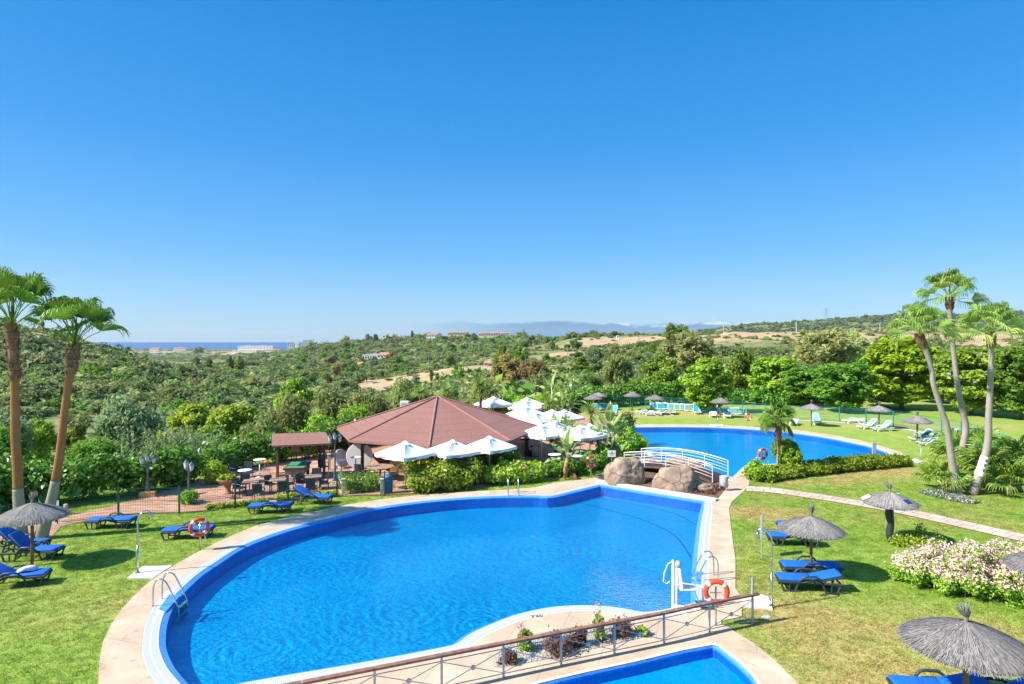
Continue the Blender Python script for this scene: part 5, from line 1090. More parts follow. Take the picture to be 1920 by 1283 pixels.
# ------------------------------------------------------------------ pavilion, shelter, umbrellas
cx_, cy_ = -5.3, 45.2
octo = [P(632, 802, 2.1), P(655, 825.5, 2.1), P(805, 837.5, 2.1), P(956, 827, 2.1), P(1013, 801, 2.1), Vector((-.3, 51.8, 2.1)), Vector((-5.2, 54, 2.1)), Vector((-10.4, 51.6, 2.1))]
octo = [Vector((p.x-cx_, p.y-cy_, p.z)) for p in octo]; apex = Vector(((820-960)*cy_/F-cx_, 0, zy(744, cy_)))
pav = thing('pavilion', 'eight sided open restaurant pavilion with a brown shingle roof', 'pavilion', (cx_, cy_, 0))
mb = MB(); k = 8; uvs = []
for i in range(8):
    a, b = octo[i], octo[(i+1) % 8]; o = len(mb.v); mb.v += [tuple(a), tuple(b), tuple(apex)]; mb.f.append((o, o+1, o+2)); L_ = (b-a).length; hh = ((a+b)/2-apex).length; uvs += [(0, hh/1.05), (L_, hh/1.05), (L_/2, 0)]
    a2, b2 = a-Vector((0, 0, .14)), b-Vector((0, 0, .14)); o = len(mb.v); mb.v += [tuple(a), tuple(b), tuple(b2), tuple(a2)]; mb.f.append((o+3, o+2, o+1, o)); uvs += [(0, .2)]*4
    o = len(mb.v); mb.v += [tuple(a2), tuple(b2), tuple(apex-Vector((0, 0, .3)))]; mb.f.append((o+2, o+1, o)); uvs += [(0, .5)]*3
rf = mb.build('roof', M['shingle'], pav); ul = rf.data.uv_layers.new(name='uv'); j = 0
for p in rf.data.polygons:
    for li in p.loop_indices: ul.data[li].uv = uvs[rf.data.loops[li].vertex_index]
for i in range(8):
    MB().tube([octo[i]+Vector((0, 0, .03)), apex+Vector((0, 0, .05))], .055, 5).build('ridge_cap', M['ridge_tile'], rf)
for i in range(8):
    q = octo[i].lerp(Vector((apex.x, apex.y, 2.1)), .13); mb = MB().box((q.x, q.y, 1.03), (.2, .2, 2.0), .3)
    e = (Vector((apex.x, apex.y, 0))-Vector((q.x, q.y, 0))).normalized(); mb.tube([(q.x, q.y, 1.45), (q.x+e.x*.5, q.y+e.y*.5, 2.05)], .06, 4); mb.build('post', M['dark_wood'], pav)
mb = MB()
for i in range(8):
    a, b = octo[i].lerp(Vector((apex.x, apex.y, 2.1)), .13), octo[(i+1) % 8].lerp(Vector((apex.x, apex.y, 2.1)), .13); mb.tube([(a.x, a.y, 2.0), (b.x, b.y, 2.0)], .09, 4)
mb.build('beam', M['dark_wood'], pav)
bar = MB()
for a, b in (((-2.2, -6.2), (3.6, -5.6)), ((3.6, -5.6), (4.6, -3.2)), ((-2.2, -6.2), (-2.4, -4.4))):
    a, b = Vector((*a, 0)), Vector((*b, 0)); n_ = (b-a); bar.box((*(a.lerp(b, .5))[:2], .55), (n_.length, .22, 1.1), math.atan2(n_.y, n_.x))
bar.build('bar_wall', M['ochre_wall'], pav)
MB().box((.8, -5.6, 1.14), (6.2, .55, .06), .1).build('bar_top', M['dark_wood'], pav)
MB().box((.5, -1, 1.1), (4.6, 3.2, 2.2), .1).build('kitchen_wall', M['ochre_wall'], pav)
for x, y, w1, h1 in ((-.9, -2.75, .8, 1.9), (.6, -2.62, 1.2, 1.0), (2.0, -2.48, .9, 1.0)): MB().box((x, y, .15+h1/2+(.8 if h1 < 1.5 else 0)), (w1, .06, h1), .1).build('window', M['window_dark'], pav)
# small shelter over the pool table
sh = thing('shelter', 'small open shelter with sloping brown shingle roof over the pool table', 'shelter', (0, 0, 0)); q0 = P(566, 890); sh.location = q0
zf, zb_ = 2.15, 2.55; A, B = P(509, 836, zf)-q0, P(622, 831, zf)-q0; D_, E_ = P(510, 813.5, zb_)-q0, P(611, 810.5, zb_)-q0
for v, z in ((A, zf), (B, zf), (D_, zb_), (E_, zb_)): v.z = z
mb = MB().add([A, B, E_, D_, A-Vector((0, 0, .1)), B-Vector((0, 0, .1)), E_-Vector((0, 0, .1)), D_-Vector((0, 0, .1))], [(0, 1, 2, 3), (7, 6, 5, 4), (0, 4, 5, 1), (1, 5, 6, 2), (2, 6, 7, 3), (3, 7, 4, 0)]); rf2 = mb.build('roof', M['shingle'], sh)
ul = rf2.data.uv_layers.new(name='uv')
for p in rf2.data.polygons:
    for li in p.loop_indices: v = rf2.data.vertices[rf2.data.loops[li].vertex_index].co; ul.data[li].uv = (v.x, (zb_-v.z)/.2*.33+.1)
for (f1, f2) in ((.1, .12), (.88, .12), (.1, .85), (.88, .85)):
    p = A.lerp(B, f1).lerp(D_.lerp(E_, f1), f2); mb = MB().box((p.x, p.y, p.z/2-.03), (.12, .12, p.z-.1)); e = 1 if f1 < .5 else -1; mb.tube([(p.x, p.y, p.z-.6), (p.x+e*.5, p.y, p.z-.12)], .04, 4); mb.build('post', M['dark_wood'], sh)
MB().lathe([(.34, 0), (.26, .16), (.20, .3), (.05, .34)], 14, tuple(A.lerp(E_, .45)-Vector((.1, 0, .72)))).build('lamp_shade', M['terracotta'], sh)
# white square umbrellas
def make_umbrella():
    t = thing('parasol', 'x', 'parasol'); s = 1.19; zt_, ze = 2.62, 2.0; mb = MB(); n_ = 6
    for q in range(4):
        ca, sa = math.cos(q*math.pi/2), math.sin(q*math.pi/2); o = len(mb.v)
        for i in range(n_+1):
            f = i/n_
            for j in range(n_+1):
                g_ = j/n_*2-1; x = s*f; y = s*f*g_; z = zt_+(ze-zt_)*f-.10*math.sin(math.pi*f)*(1-g_*g_)-.05*(1-g_*g_)*f
                mb.v.append((x*ca-y*sa, x*sa+y*ca, z))
        for i in range(n_):
            for j in range(n_): a = o+i*(n_+1)+j; mb.f.append((a, a+n_+1, a+n_+2, a+1))
    cn = mb.build('canopy', M['white_cloth'], t, True)
    for q in range(4):
        ca, sa = math.cos(q*math.pi/2), math.sin(q*math.pi/2); v = MB(); o = 0
        for j in range(13):
            g_ = j/6-1; x, y = s+.005+.012*math.sin(j*2.2), s*g_; z1 = ze-.05*(1-g_*g_)
            for z in (z1, z1-.17-.02*math.sin(j*1.7)): v.v.append((x*ca-y*sa, x*sa+y*ca, z))
        v.f = [(2*j, 2*j+1, 2*j+3, 2*j+2) for j in range(12)]; v.build('valance', M['white_cloth'], cn)
        # faded red lettering on the valance, too small to be legible in the photograph
        v = MB(); g = random.Random(q)
        for j in range(9):
            y = -.95+j*.075; h1 = g.choice([.03, .045, .03]); x = s+.03; c = ze-.13
            v.add([(x*ca-yy*sa, x*sa+yy*ca, zz) for yy, zz in ((y, c-h1), (y+.055, c-h1), (y+.055, c+h1), (y, c+h1))], [(0, 1, 2, 3)])
        v.build('lettering', M['faded_red'], cn)
    MB().lathe([(.34, zt_-.13), (.2, zt_-.03), (.0, zt_+.06)], 4).build('vent_cap', M['white_cloth'], cn)
    MB().tube([(0, 0, .05), (0, 0, zt_-.02)], .035, 8).build('pole', M['white_paint'], t, True)
    for q in range(4):
        a = math.pi/4+q*math.pi/2; MB().tube([(0, 0, zt_-.06), (math.cos(a)*s*1.38, math.sin(a)*s*1.38, ze-.02)], .014, 4).build('rib', M['white_paint'], t); MB().tube([(0, 0, 1.75), (math.cos(a)*.85, math.sin(a)*.85, 2.29)], .012, 4).build('strut', M['white_paint'], t)
    MB().box((0, 0, .05), (.55, .55, .1)).build('base', M['charcoal'], t); return t
M['faded_red'] = plain('faded_red', (.62, .25, .25, 1), .9)
umb0 = make_umbrella(); umb0['group'] = 'white square parasols around the pavilion'
UM = [(760, 916, R(52), 1.0, 'white parasol left of its two neighbours in front of the brown roof'), (849, 908, R(38), .97, 'white parasol in the middle of the three in front of the brown roof'), (918, 898, R(48), .97, 'white parasol right of its two neighbours in front of the brown roof'),
      (1015, 868, R(52), 1.0, 'white parasol over the terrace just right of the brown eave'), (1088, 870, R(40), .98, 'white parasol over the terrace behind the thick stemmed banana plant'), (1106, 862, R(35), .95, 'white parasol half hidden behind the one by the thick stemmed banana plant'),
      (1003, 838, R(55), 1.05, 'large white parasol overlapping the right end of the brown roof'), (985, 825, R(50), 1.08, 'white parasol behind the large one at the right end of the brown roof'), (1035, 828, R(42), 1.0, 'white parasol behind the orange stemmed banana plant'), (1058, 828, R(40), 1.0, 'white parasol behind the white leaved top of the thick stemmed banana plant'),
      (987, 806, R(48), 1.05, 'white parasol with low hanging edge, second from the back of the terrace'), (988, 798, R(50), 1.05, 'white parasol farthest back on the terrace'), (925, 801, R(45), 1.12, 'white parasol alone behind the peak of the brown roof'), (1040, 852, R(45), .95, 'white parasol in the middle of the terrace behind the orange stem')]
for i, (px, py, rz, s, lb) in enumerate(UM):
    if i == 0: umb0.location = P(px, py); umb0.rotation_euler.z = rz; umb0['label'] = lb
    else: dup(umb0, lb, P(px, py), rz, s)

# boulders, bridge
def boulder(label, px, py, sx, sy, sz, seed, rz=0, cut=.28):
    bm = bmesh.new(); bmesh.ops.create_icosphere(bm, subdivisions=5, radius=1)
    for v in bm.verts:
        p = v.co.copy(); f = 1+.30*mnoise.noise(p*1.1+Vector((seed, 0, 0)))+.10*mnoise.noise(p*2.7+Vector((0, seed, 0)))+.045*mnoise.noise(p*6)+.03*mnoise.noise(p*13); e = .86
        p = Vector([math.copysign(abs(c)**e, c) for c in p])*f; v.co = Vector((p.x*sx/2, p.y*sy/2, (p.z+1-cut*2)*sz/(2-cut*2)*.95))
    me = bpy.data.meshes.new('boulder'); bm.to_mesh(me); bm.free(); me.materials.append(M['boulder']); me.polygons.foreach_set('use_smooth', [True]*len(me.polygons)); me.update()
    o = link('boulder', me); o.location = P(px, py); o.rotation_euler.z = rz; return tag(o, label, 'boulder', 'boulders at the footbridge')
boulder('biggest boulder, tall and rounded, at the corner of the near pool', 1171, 906, 2.25, 1.6, 1.6, 1.3, .2); boulder('long low boulder in front of the white footbridge', 1268, 917, 2.5, 1.5, 1.3, 5.1, -.25); boulder('flat topped boulder behind the railings of the footbridge', 1282, 887, 2.6, 1.3, 1.0, 9.4, -.2); boulder('small flat stone at the right foot of the long boulder', 1322, 920, 1.1, .8, .42, 13.0, .3, .2)
br = thing('footbridge', 'arched wooden footbridge with white railings between the two pools', 'bridge', (0, 0, 0))
Lp, Rp = Vector((7.9, 41.0, 0)), Vector((12.3, 36.8, 0)); br.location = Lp.lerp(Rp, .5); ax = (Rp-Lp); Lb = ax.length; ax.normalize(); br.rotation_euler.z = math.atan2(ax.y, ax.x)
arch = lambda u: .10+.42*(1-(2*u/Lb)**2)
for sgn in (0,):
    mb = MB(); nn = 44
    for i in range(nn):
        u0 = -Lb/2+Lb*i/nn; u1 = u0+Lb/nn-.02; z0, z1 = arch(u0), arch(u1); vs = [(u0, -1, z0), (u1, -1, z1), (u1, 1, z1), (u0, 1, z0)]; mb.add(vs+[(x, y, z-.06) for x, y, z in vs], [(0, 1, 2, 3), (7, 6, 5, 4), (0, 4, 5, 1), (1, 5, 6, 2), (2, 6, 7, 3), (3, 7, 4, 0)])
    mb.build('deck', M['dark_wood'], br)
for y in (-1.02, 1.02):
    us = [-Lb/2+Lb*i/16 for i in range(17)]; mb = MB(); mb.tube([(u, y, arch(u)-.08) for u in us], .09, 4); mb.build('side_beam', M['dark_wood'], br)
    rl = MB().tube([(u, y, arch(u)*.75+1.0) for u in us], .028, 8).build('handrail', M['white_paint'], br, True)
    for hgt in (.28, .46, .64, .82): MB().tube([(u, y, arch(u)*(.9)+hgt) for u in us], .012, 6).build('rail', M['white_paint'], br, True)
    for i in range(5): u = -Lb/2+.04+(Lb-.08)*i/4; MB().tube([(u, y, max(0, arch(u)-.1)), (u, y, arch(u)*.75+1.0)], .026, 6).build('post', M['white_paint'], br)

# ------------------------------------------------------------------ loungers
def make_blue(back):
    """back: angle of the raised backrest in degrees"""
    t = thing('sun_lounger', 'x', 'sun lounger', group='blue sun loungers on the lawn')
    mb = MB()
    for y in (-.31, .31): mb.tube([(-.97, y, .31), (-.4, y, .32), (-.15, y, .40), (.12, y, .40), (.3, y, .32), (.97, y, .31)], .042, 6)
    for x in (-.95, -.55, .35, .95): mb.box((x, 0, .30), (.05, .6, .04))
    mb.build('frame', M['charcoal'], t)
    for s in (-1, 1):
        for xc in (-.66, .64):
            l = MB(); y = s*.31; l.tube([(xc-.28, y, .31), (xc-.17, y, .02), (xc+.17, y, .02), (xc+.28, y, .31)], .036, 6); l.tube([(xc, y, .02), (xc, y, .31)], .026, 5); l.build('leg', M['charcoal'], t)
        MB().tube([(-.36, s*.35, .34), (-.24, s*.37, .50), (-.12, s*.37, .54), (.16, s*.37, .54), (.27, s*.36, .47), (.34, s*.35, .33)], .036, 7).build('armrest', M['charcoal'], t, True)
    MB().rbox((-.44, 0, .385), (1.04, .62, .085), .035).build('seat_cushion', M['blue_cloth'], t, True)
    a = R(back); Mr = Matrix.Translation((.09, 0, .36)) @ Matrix.Rotation(-a, 4, 'Y')
    MB().rbox((.45, 0, .035), (.88, .62, .085), .035).tf(Mr).build('back_cushion', M['blue_cloth'], t, True)
    b = MB(); 
    for y in (-.29, .29): b.tube([(0, y, -.03), (.93, y, -.03)], .03, 6)
    b.box((.92, 0, -.02), (.05, .62, .06)); b.tf(Mr)
    if back > 8: b.tube([tuple(Mr @ Vector((.6, 0, -.04))), (.72, 0, .3)], .02, 5)
    b.build('back_frame', M['charcoal'], t); return t
def place(proto, first, lb, loc, rz, s=1):
    if first: proto.location = loc; proto.rotation_euler.z = rz; proto['label'] = lb; return proto
    return dup(proto, lb, loc, rz, s)
flat, low, mid, hi = make_blue(1), make_blue(14), make_blue(32), make_blue(46); used = set()
def blue(kind, lb, px, py, rz):
    f = id(kind) not in used; used.add(id(kind)); return place(kind, f, lb, P(px, py), R(rz))
blue(flat, 'flat blue lounger in front of the mesh fence, nearest the two left palms', 209, 989, 2); blue(flat, 'flat blue lounger behind the left lifebuoy post', 353, 1008, 8); blue(flat, 'flat blue lounger farther along the lawn, next to the one with raised back', 507, 961, 6)
blue(mid, 'blue lounger with raised back near the fence post and stone posts', 586, 944, 176)
blue(hi, 'blue lounger with raised back under the left thatched parasol, nearer one', 62, 1048, 186); blue(hi, 'blue lounger with raised back under the left thatched parasol, farther one', 38, 1034, 184); blue(mid, 'blue lounger with a rolled white towel on it at the left edge', 28, 1098, 196)
blue(flat, 'flat blue lounger under the far side of the right thatched parasol', 1486, 1021, -10); blue(flat, 'flat blue lounger mostly hidden behind the right thatched parasol canopy', 1502, 999, -8)
blue(flat, 'flat blue lounger just behind the pole of the right thatched parasol', 1519, 1079, -6); blue(low, 'blue lounger with slightly raised back in front of the right thatched parasol', 1515, 1105, -9)
blue(low, 'blue lounger cut by the bottom edge, left under the nearest thatched parasol', 1760, 1318, -8); blue(mid, 'blue lounger cut by the bottom edge, right under the nearest thatched parasol', 1880, 1335, -14)
tw = MB(); tw.tube([(-.22, -.14, .47), (-.1, .02, .5), (.08, .1, .5), (.22, .2, .47)], [.06, .10, .11, .06], 10); tw.tube([(-.2, -.2, .46), (0, -.1, .55), (.2, .05, .46)], [.04, .08, .05], 10)
o = tw.build('towel', M['towel'], None, True); p = P(52, 1095); o.location = (p.x, p.y, 0); tag(o, 'rumpled white towel lying on the blue lounger at the left edge', 'towel')
def make_white(back, cloth, arms=True):
    t = thing('sun_lounger', 'x', 'sun lounger', group='white framed sun loungers by the far pool'); wm = M['white_plastic']
    mb = MB()
    for y in (-.32, .32): mb.tube([(-.98, y, .24), (-.9, y, .30), (-.3, y, .29), (.3, y, .31), (.98, y, .31)], .04, 6)
    for x in (-.93, .2, .95): mb.box((x, 0, .29), (.07, .62, .05))
    mb.build('frame', wm, t)
    for s in (-1, 1):
        y = s*.33; MB().tube([(-.45, y, .29), (-.62, y, .16), (-.72, y, .02), (-.52, y, .02)], .036, 6).build('leg', wm, t); MB().tube([(.2, y, .3), (.42, y, .14), (.55, y, .02), (.75, y, .02)], .036, 6).build('leg', wm, t)
        if arms: MB().tube([(-.28, y*1.08, .3), (-.16, y*1.12, .47), (.05, y*1.12, .52), (.3, y*1.12, .5), (.46, y*1.05, .3)], .032, 6).build('armrest', wm, t, True)
    MB().rbox((-.42, 0, .315), (.98, .54, .03), .012).build('seat_sling', cloth, t)
    Mr = Matrix.Translation((.12, 0, .31)) @ Matrix.Rotation(-R(back), 4, 'Y'); MB().rbox((.42, 0, .0), (.84, .54, .03), .012).tf(Mr).build('back_sling', cloth, t)
    b = MB().tube([(0, -.3, 0), (.88, -.3, 0), (.9, -.2, .01), (.9, .2, .01), (.88, .3, 0), (0, .3, 0)], .035, 6); b.tf(Mr)
    if back > 8: b.tube([tuple(Mr @ Vector((.55, .2, -.02))), (.7, .2, .3)], .022, 5); b.tube([tuple(Mr @ Vector((.55, -.2, -.02))), (.7, -.2, .3)], .022, 5)
    b.build('back_frame', wm, t); return t
wl = {}
def white(back, cl, lb, px, py, rz, tip=None):
    k = (back, cl); f = k not in wl
    if f: wl[k] = make_white(back, M[cl])
    o = place(wl[k], f, lb, P(px, py), R(rz))
    if tip: o.rotation_euler = (R(tip), 0, R(rz)); o.location.z = .36
    return o
white(2, 'sage_cloth', 'flat green lounger, leftmost of the four flat ones on the far lawn', 1208, 776.5, 5); white(2, 'sage_cloth', 'flat green lounger, nearest of the four flat ones on the far lawn', 1221, 779.5, -5)
white(2, 'sage_cloth', 'flat green lounger just right of the parasol pole on the far lawn', 1236, 777, 4); white(2, 'sage_cloth', 'flat green lounger, rightmost of the four flat ones on the far lawn', 1249, 778, -4)
white(55, 'teal_cloth', 'bright turquoise lounger with raised back at the left of the far lawn', 1150, 779, 60); white(10, 'white_plastic', 'white lounger on the left of the far parasol behind the shower post', 1337, 782, 70); white(10, 'white_plastic', 'white lounger right of the far parasol behind the shower post', 1364, 783.5, 70)
white(50, 'sage_cloth', 'lounger seen from behind under the parasol right of the hairy palm', 1531, 795, 75); white(12, 'white_plastic', 'flat white lounger alone beside the far fence', 1600, 794, -8); white(45, 'sage_cloth', 'pale green lounger with raised back, left of the pair under the far parasol', 1627, 804.5, 10); white(45, 'sage_cloth', 'pale green lounger with raised back, right of the pair under the far parasol', 1654, 808.5, 8)
white(45, 'green_cloth', 'dark green lounger with raised back behind the parasol pole, left of its pair', 1728, 827.5, 8) if M.setdefault('green_cloth', plain('green_cloth', (.03, .14, .17, 1), .7, 0, .12, 6)) else 0
white(45, 'green_cloth', 'dark green lounger with raised back and curved white legs, right of its pair', 1744, 835.5, 8); white(10, 'white_plastic', 'white lounger half hidden behind the hairy palm crown', 1489, 797, 60); white(40, 'sage_cloth', 'white lounger cut by the right edge beside the fence', 1922, 889, 10)
ST = [(1233, 767, 'teal_cloth', 'turquoise lounger tipped on its side against the far fence, left of its neighbour'), (1246, 767.5, 'teal_cloth', 'turquoise lounger tipped on its side against the far fence, right of its neighbour'), (1266, 768.5, 'sage_cloth', 'white framed lounger tipped on its side, first of four along the far hedge'), (1278, 769.5, 'sage_cloth', 'white framed lounger tipped on its side, second of four along the far hedge'),
      (1289, 770, 'sage_cloth', 'white framed lounger tipped on its side, third of four along the far hedge'), (1298, 771, 'sage_cloth', 'white framed lounger tipped on its side, fourth of four along the far hedge'), (1320, 774, 'teal_cloth', 'turquoise lounger on its side just left of the bare tree trunk'), (1332, 774.5, 'teal_cloth', 'turquoise lounger on its side just right of the bare tree trunk'),
      (1364, 777, 'teal_cloth', 'turquoise lounger on its side right of the far parasol, nearer the pole'), (1380, 777.5, 'sage_cloth', 'white framed lounger on its side right of the far parasol, nearer the green post'), (1127, 768, 'teal_cloth', 'turquoise lounger on its side under the two leftmost far parasols')]
for px, py, cl, lb in ST: white(3, cl, lb, px, py, -4, 78)
white(75, 'teal_cloth', 'turquoise lounger with upright back left of the bare tree trunk', 1306, 776, 85)

# ------------------------------------------------------------------ thatched parasols
def make_thatch():
    t = thing('thatched_parasol', 'x', 'parasol'); g = np.random.default_rng(3); r0, zr, zt_ = 1.05, 1.66, 2.12
    prof = [(0.06, zt_+.02), (.3, zt_-.10), (.6, zt_-.21), (.85, zt_-.33), (r0, zr+.02), (r0-.03, zr-.05), (.5, zr+.12), (.06, zt_-.18)]
    cn = MB().lathe(prof, 40, jitter=.02).build('canopy', M['straw'], t, True)
    n = 5200; a = g.uniform(0, 6.283, n); s0 = g.uniform(.05, .8, n)**.8; ln = g.uniform(.22, .5, n); pts = []
    def surf(r): return np.interp(r, [0, .3, .6, .85, r0, 1.25], [zt_+.03, zt_-.09, zt_-.20, zt_-.32, zr+.03, zr-.14])
    rA = s0*r0; rB = np.minimum(rA+ln, r0+g.uniform(.0, .11, n)); da = g.normal(size=n)*.05; w_ = .007
    def ring(r, ang, up): return np.stack([r*np.cos(ang), r*np.sin(ang), surf(r)+up], -1)
    u1, u2 = g.uniform(.004, .03, n), g.uniform(.0, .035, n); tn = np.stack([-np.sin(a), np.cos(a), np.zeros(n)], -1)*w_
    A_, B_ = ring(rA, a, u1), ring(rB, a+da, u2); v = np.stack([A_-tn, A_+tn, B_+tn*.6, B_-tn*.6], 1).reshape(-1, 3)
    me = bpy.data.meshes.new('thatch'); fast_mesh(me, v, np.arange(n*4).reshape(n, 4), g.random(n)); me.materials.append(M['straw_strand']); link('thatch', me, cn)
    n = 160; a = g.uniform(0, 6.283, n); v = []
    for i in range(n):
        d = np.array([math.cos(a[i]), math.sin(a[i]), 0]); tt = np.array([-d[1], d[0], 0])*.008; h = g.uniform(.2, .42); sp = g.uniform(.02, .17); b0 = d*.03+np.array([0, 0, zt_-.02]); m1 = d*.045+np.array([.01, 0, zt_+.13]); e1 = d*sp+np.array([.05, 0, zt_+h])
        v += [b0-tt, b0+tt, m1+tt, m1-tt, m1-tt, m1+tt, e1+tt*.4, e1-tt*.4]
    me = bpy.data.meshes.new('tuft'); fast_mesh(me, np.array(v), np.arange(len(v)).reshape(-1, 4), g.random(len(v)//4)); me.materials.append(M['straw_strand']); link('tuft', me, t)
    MB().tube([(0, 0, -.05), (0.01, 0, 1.1), (0, 0, zt_-.05)], .05, 9).build('pole', M['wood_pole'], t, True); return t
M['straw_strand'] = leafmat('straw_strand', (.13, .118, .11, 1), (.46, .43, .405, 1), .1, .95, .1)
th0 = make_thatch(); th0['group'] = 'thatched parasols on the lawns'
TH = [(60, 1061, 1.08, 0, 'thatched parasol by the two left palms with loungers under it'), (1521, 1083, 1.0, 0, 'thatched parasol standing among four blue loungers on the right lawn'), (1669, 1017, .97, 0, 'thatched parasol by the stone path with a dark wrapped pole and small signs on top'), (1812, 1361, (1.15, 1.15, 1.04), 0, 'nearest and largest thatched parasol at the bottom right'),
      (1968, 1176, 1.02, 0, 'thatched parasol at the right edge, only the rim showing over the pink bush'), (1112, 775, 1.0, 0, 'far thatched parasol, leftmost and nearer of two overlapping ones'), (1122, 769, 1.0, 0, 'far thatched parasol, rearmost of two overlapping ones at the left'), (1186, 769, 1.02, 0, 'far thatched parasol alone by the hedge with its shadow on the lawn'), (1228, 776.5, 1.02, 0, 'far thatched parasol between the four flat green loungers'), (1351, 783, 1.0, 0, 'far thatched parasol between two white loungers behind the shower post'),
      (1521.5, 799.5, 1.02, 0, 'far thatched parasol right of the small hairy palm'), (1648, 803.5, 1.02, 0, 'far thatched parasol above the pair of pale green loungers'), (1719.5, 832, 1.05, 0, 'far thatched parasol above the pair of dark green loungers'), (1932, 884, 1.05, 0, 'thatched parasol cut by the right edge outside the fence')]
for i, (px, py, s, _, lb) in enumerate(TH):
    if i == 0: th0.location = P(px, py); th0['label'] = lb; th0.scale = (s, s, s)
    else: r = dup(th0, lb, P(px, py), i*1.1, s)
    if i == 2:
        MB().tube([(0, 0, .02), (.02, .01, .4), (-.03, 0, .8), (.03, .01, 1.2), (0, 0, 1.66)], [.10, .15, .13, .17, .14], 10).build('pole_wrap', M['charcoal'], r, True)
        for k, (ang, rr, sz, m) in enumerate([(-1.15, .75, (.22, .30, .012), 'sign_blue'), (2.75, .9, (.34, .5, .012), 'white_paint'), (.75, .82, (.5, .34, .012), 'white_paint')]):
            ang -= i*1.1; sg = MB().box((math.cos(ang)*rr, math.sin(ang)*rr, float(np.interp(rr, [.6, .85, 1.05], [1.91, 1.79, 1.68]))+.06), sz, M=Matrix.Rotation(ang, 4, 'Z') @ Matrix.Rotation(R(28), 4, 'Y')); M.setdefault('sign_blue', plain('sign_blue', (.01, .05, .16, 1), .5)); sg.build('sign', M[m], r)
# ------------------------------------------------------------------ lifebuoys, showers, ladders, bins
def lifebuoy(lb, px, py, zc, face, tilt=0, r=.31, rope=True):
    t = thing('lifebuoy', lb, 'lifebuoy', P(px, py), 0, 'lifebuoys on posts around the pools')
    MB().tube([(0, .04, 0), (0, .04, zc+.12)], .028, 8).build('post', M['steel'], t, True); MB().tube([(-.16, .04, zc-.05), (.16, .04, zc-.05)], .014, 6).build('bracket', M['steel'], t)
    Mr = Matrix.Translation((0, -.02, zc)) @ Matrix.Rotation(face, 4, 'Z') @ Matrix.Rotation(tilt, 4, 'Y')
    n = 40; ring_ = MB(); ring_.tube([(r*math.cos(2*math.pi*i/n), 0, r*math.sin(2*math.pi*i/n)) for i in range(n)], .075, 10, closed=True); ring_.tf(Mr); ri = ring_.build('ring', M['red_plastic'], t, True)
    for k in range(4):
        a0 = math.pi/4+k*math.pi/2; b = MB().tube([(r*math.cos(a0+d), 0, r*math.sin(a0+d)) for d in (-.16, -.08, 0, .08, .16)], .079, 10); b.tf(Mr); b.build('band', M['white_plastic'], ri, True)
    if rope: MB().tube([tuple(Mr @ Vector((.1, .03, -.1))), tuple(Mr @ Vector((.2, .05, -.3))), tuple(Mr @ Vector((.24, .03, -.62))), tuple(Mr @ Vector((.17, .02, -.50)))], .012, 5).build('rope', M['white_plastic'], t)
    return t
lifebuoy('lifebuoy on a post at the left edge of the near pool', 374, 1033, .93, R(35)); lifebuoy('lifebuoy on a post in front of the flower bushes, left of the biggest boulder', 1108, 897, 1.0, R(25), rope=False); lifebuoy('lifebuoy behind the rounded bush at the near corner of the far pool', 1430, 882, 1.05, R(20)); lifebuoy('lifebuoy on the far edge of the far pool', 1403, 800.5, .95, R(5), rope=False); lifebuoy('lifebuoy behind the wooden railing beside the pool lift', 1343, 1176, 1.02, R(-5), r=.30, rope=False)
def shower(lb, px, py, h, rz, m='steel'):
    t = thing('outdoor_shower', lb, 'shower', P(px, py, .05), rz, 'outdoor showers at the pools')
    MB().tube([(0, 0, 0), (0, 0, h-.3), (.05, 0, h-.14), (.14, 0, h-.03), (.26, 0, h), (.36, 0, h-.03), (.40, 0, h-.10)], .026, 8).build('pipe', M[m], t, True); MB().tube([(0, 0, 0), (0, 0, h*.45)], .036, 8).build('column', M[m], t, True)
    MB().lathe([(.02, 0), (.06, -.05), (.06, -.22)], 12, (.40, 0, h-.1)).build('shower_head', M[m], t, True); MB().lathe([(.09, 0), (.09, .012), (.04, .03)], 16).build('base_plate', M[m], t)
    for z in (.35, h*.5, h*.62): MB().box((.04, 0, z), (.09, .05, .05)).build('tap', M[m], t)
shower('steel shower on a pad at the left side of the near pool', 258, 1074, 2.15, R(35)); shower('steel shower on a pad beside the end of the wooden railing', 1447, 1136, 2.35, R(160)); shower('thin shower post on the far edge of the far pool', 1346, 800, 2.1, R(90)); shower('thin shower post at the right end of the low hedge', 1727, 864, 1.9, R(120), 'grey_metal')
def ladder(lb, px, py, rz, h=.85, w_=.55):
    t = thing('pool_ladder', lb, 'ladder', P(px, py), rz, 'pool ladders')
    for y in (-w_/2, w_/2): MB().tube(smooth_loop([(-.62, y, .02), (-.60, y, h*.7), (-.50, y, h*.97), (-.36, y, h), (-.20, y, h*.86), (.10, y, .1), (.16, y, -.15), (.16, y, -.5)], 4, False), .024, 8).build('rail', M['steel'], t, True)
    for z in (-.05, -.24, -.43): MB().box((.16, 0, z), (.10, w_, .035)).build('step', M['step_teal'], t)
M['step_teal'] = plain('step_teal', (.05, .16, .19, 1), .5)
ladder('steel ladder at the left side of the near pool', 333, 1131, R(2)); ladder('steel ladder at the far side of the near pool by the flowering bushes', 963, 929.5, R(-86)); ladder('steel ladder at the right side of the near pool beside the pool lift', 1309, 1085, R(178))
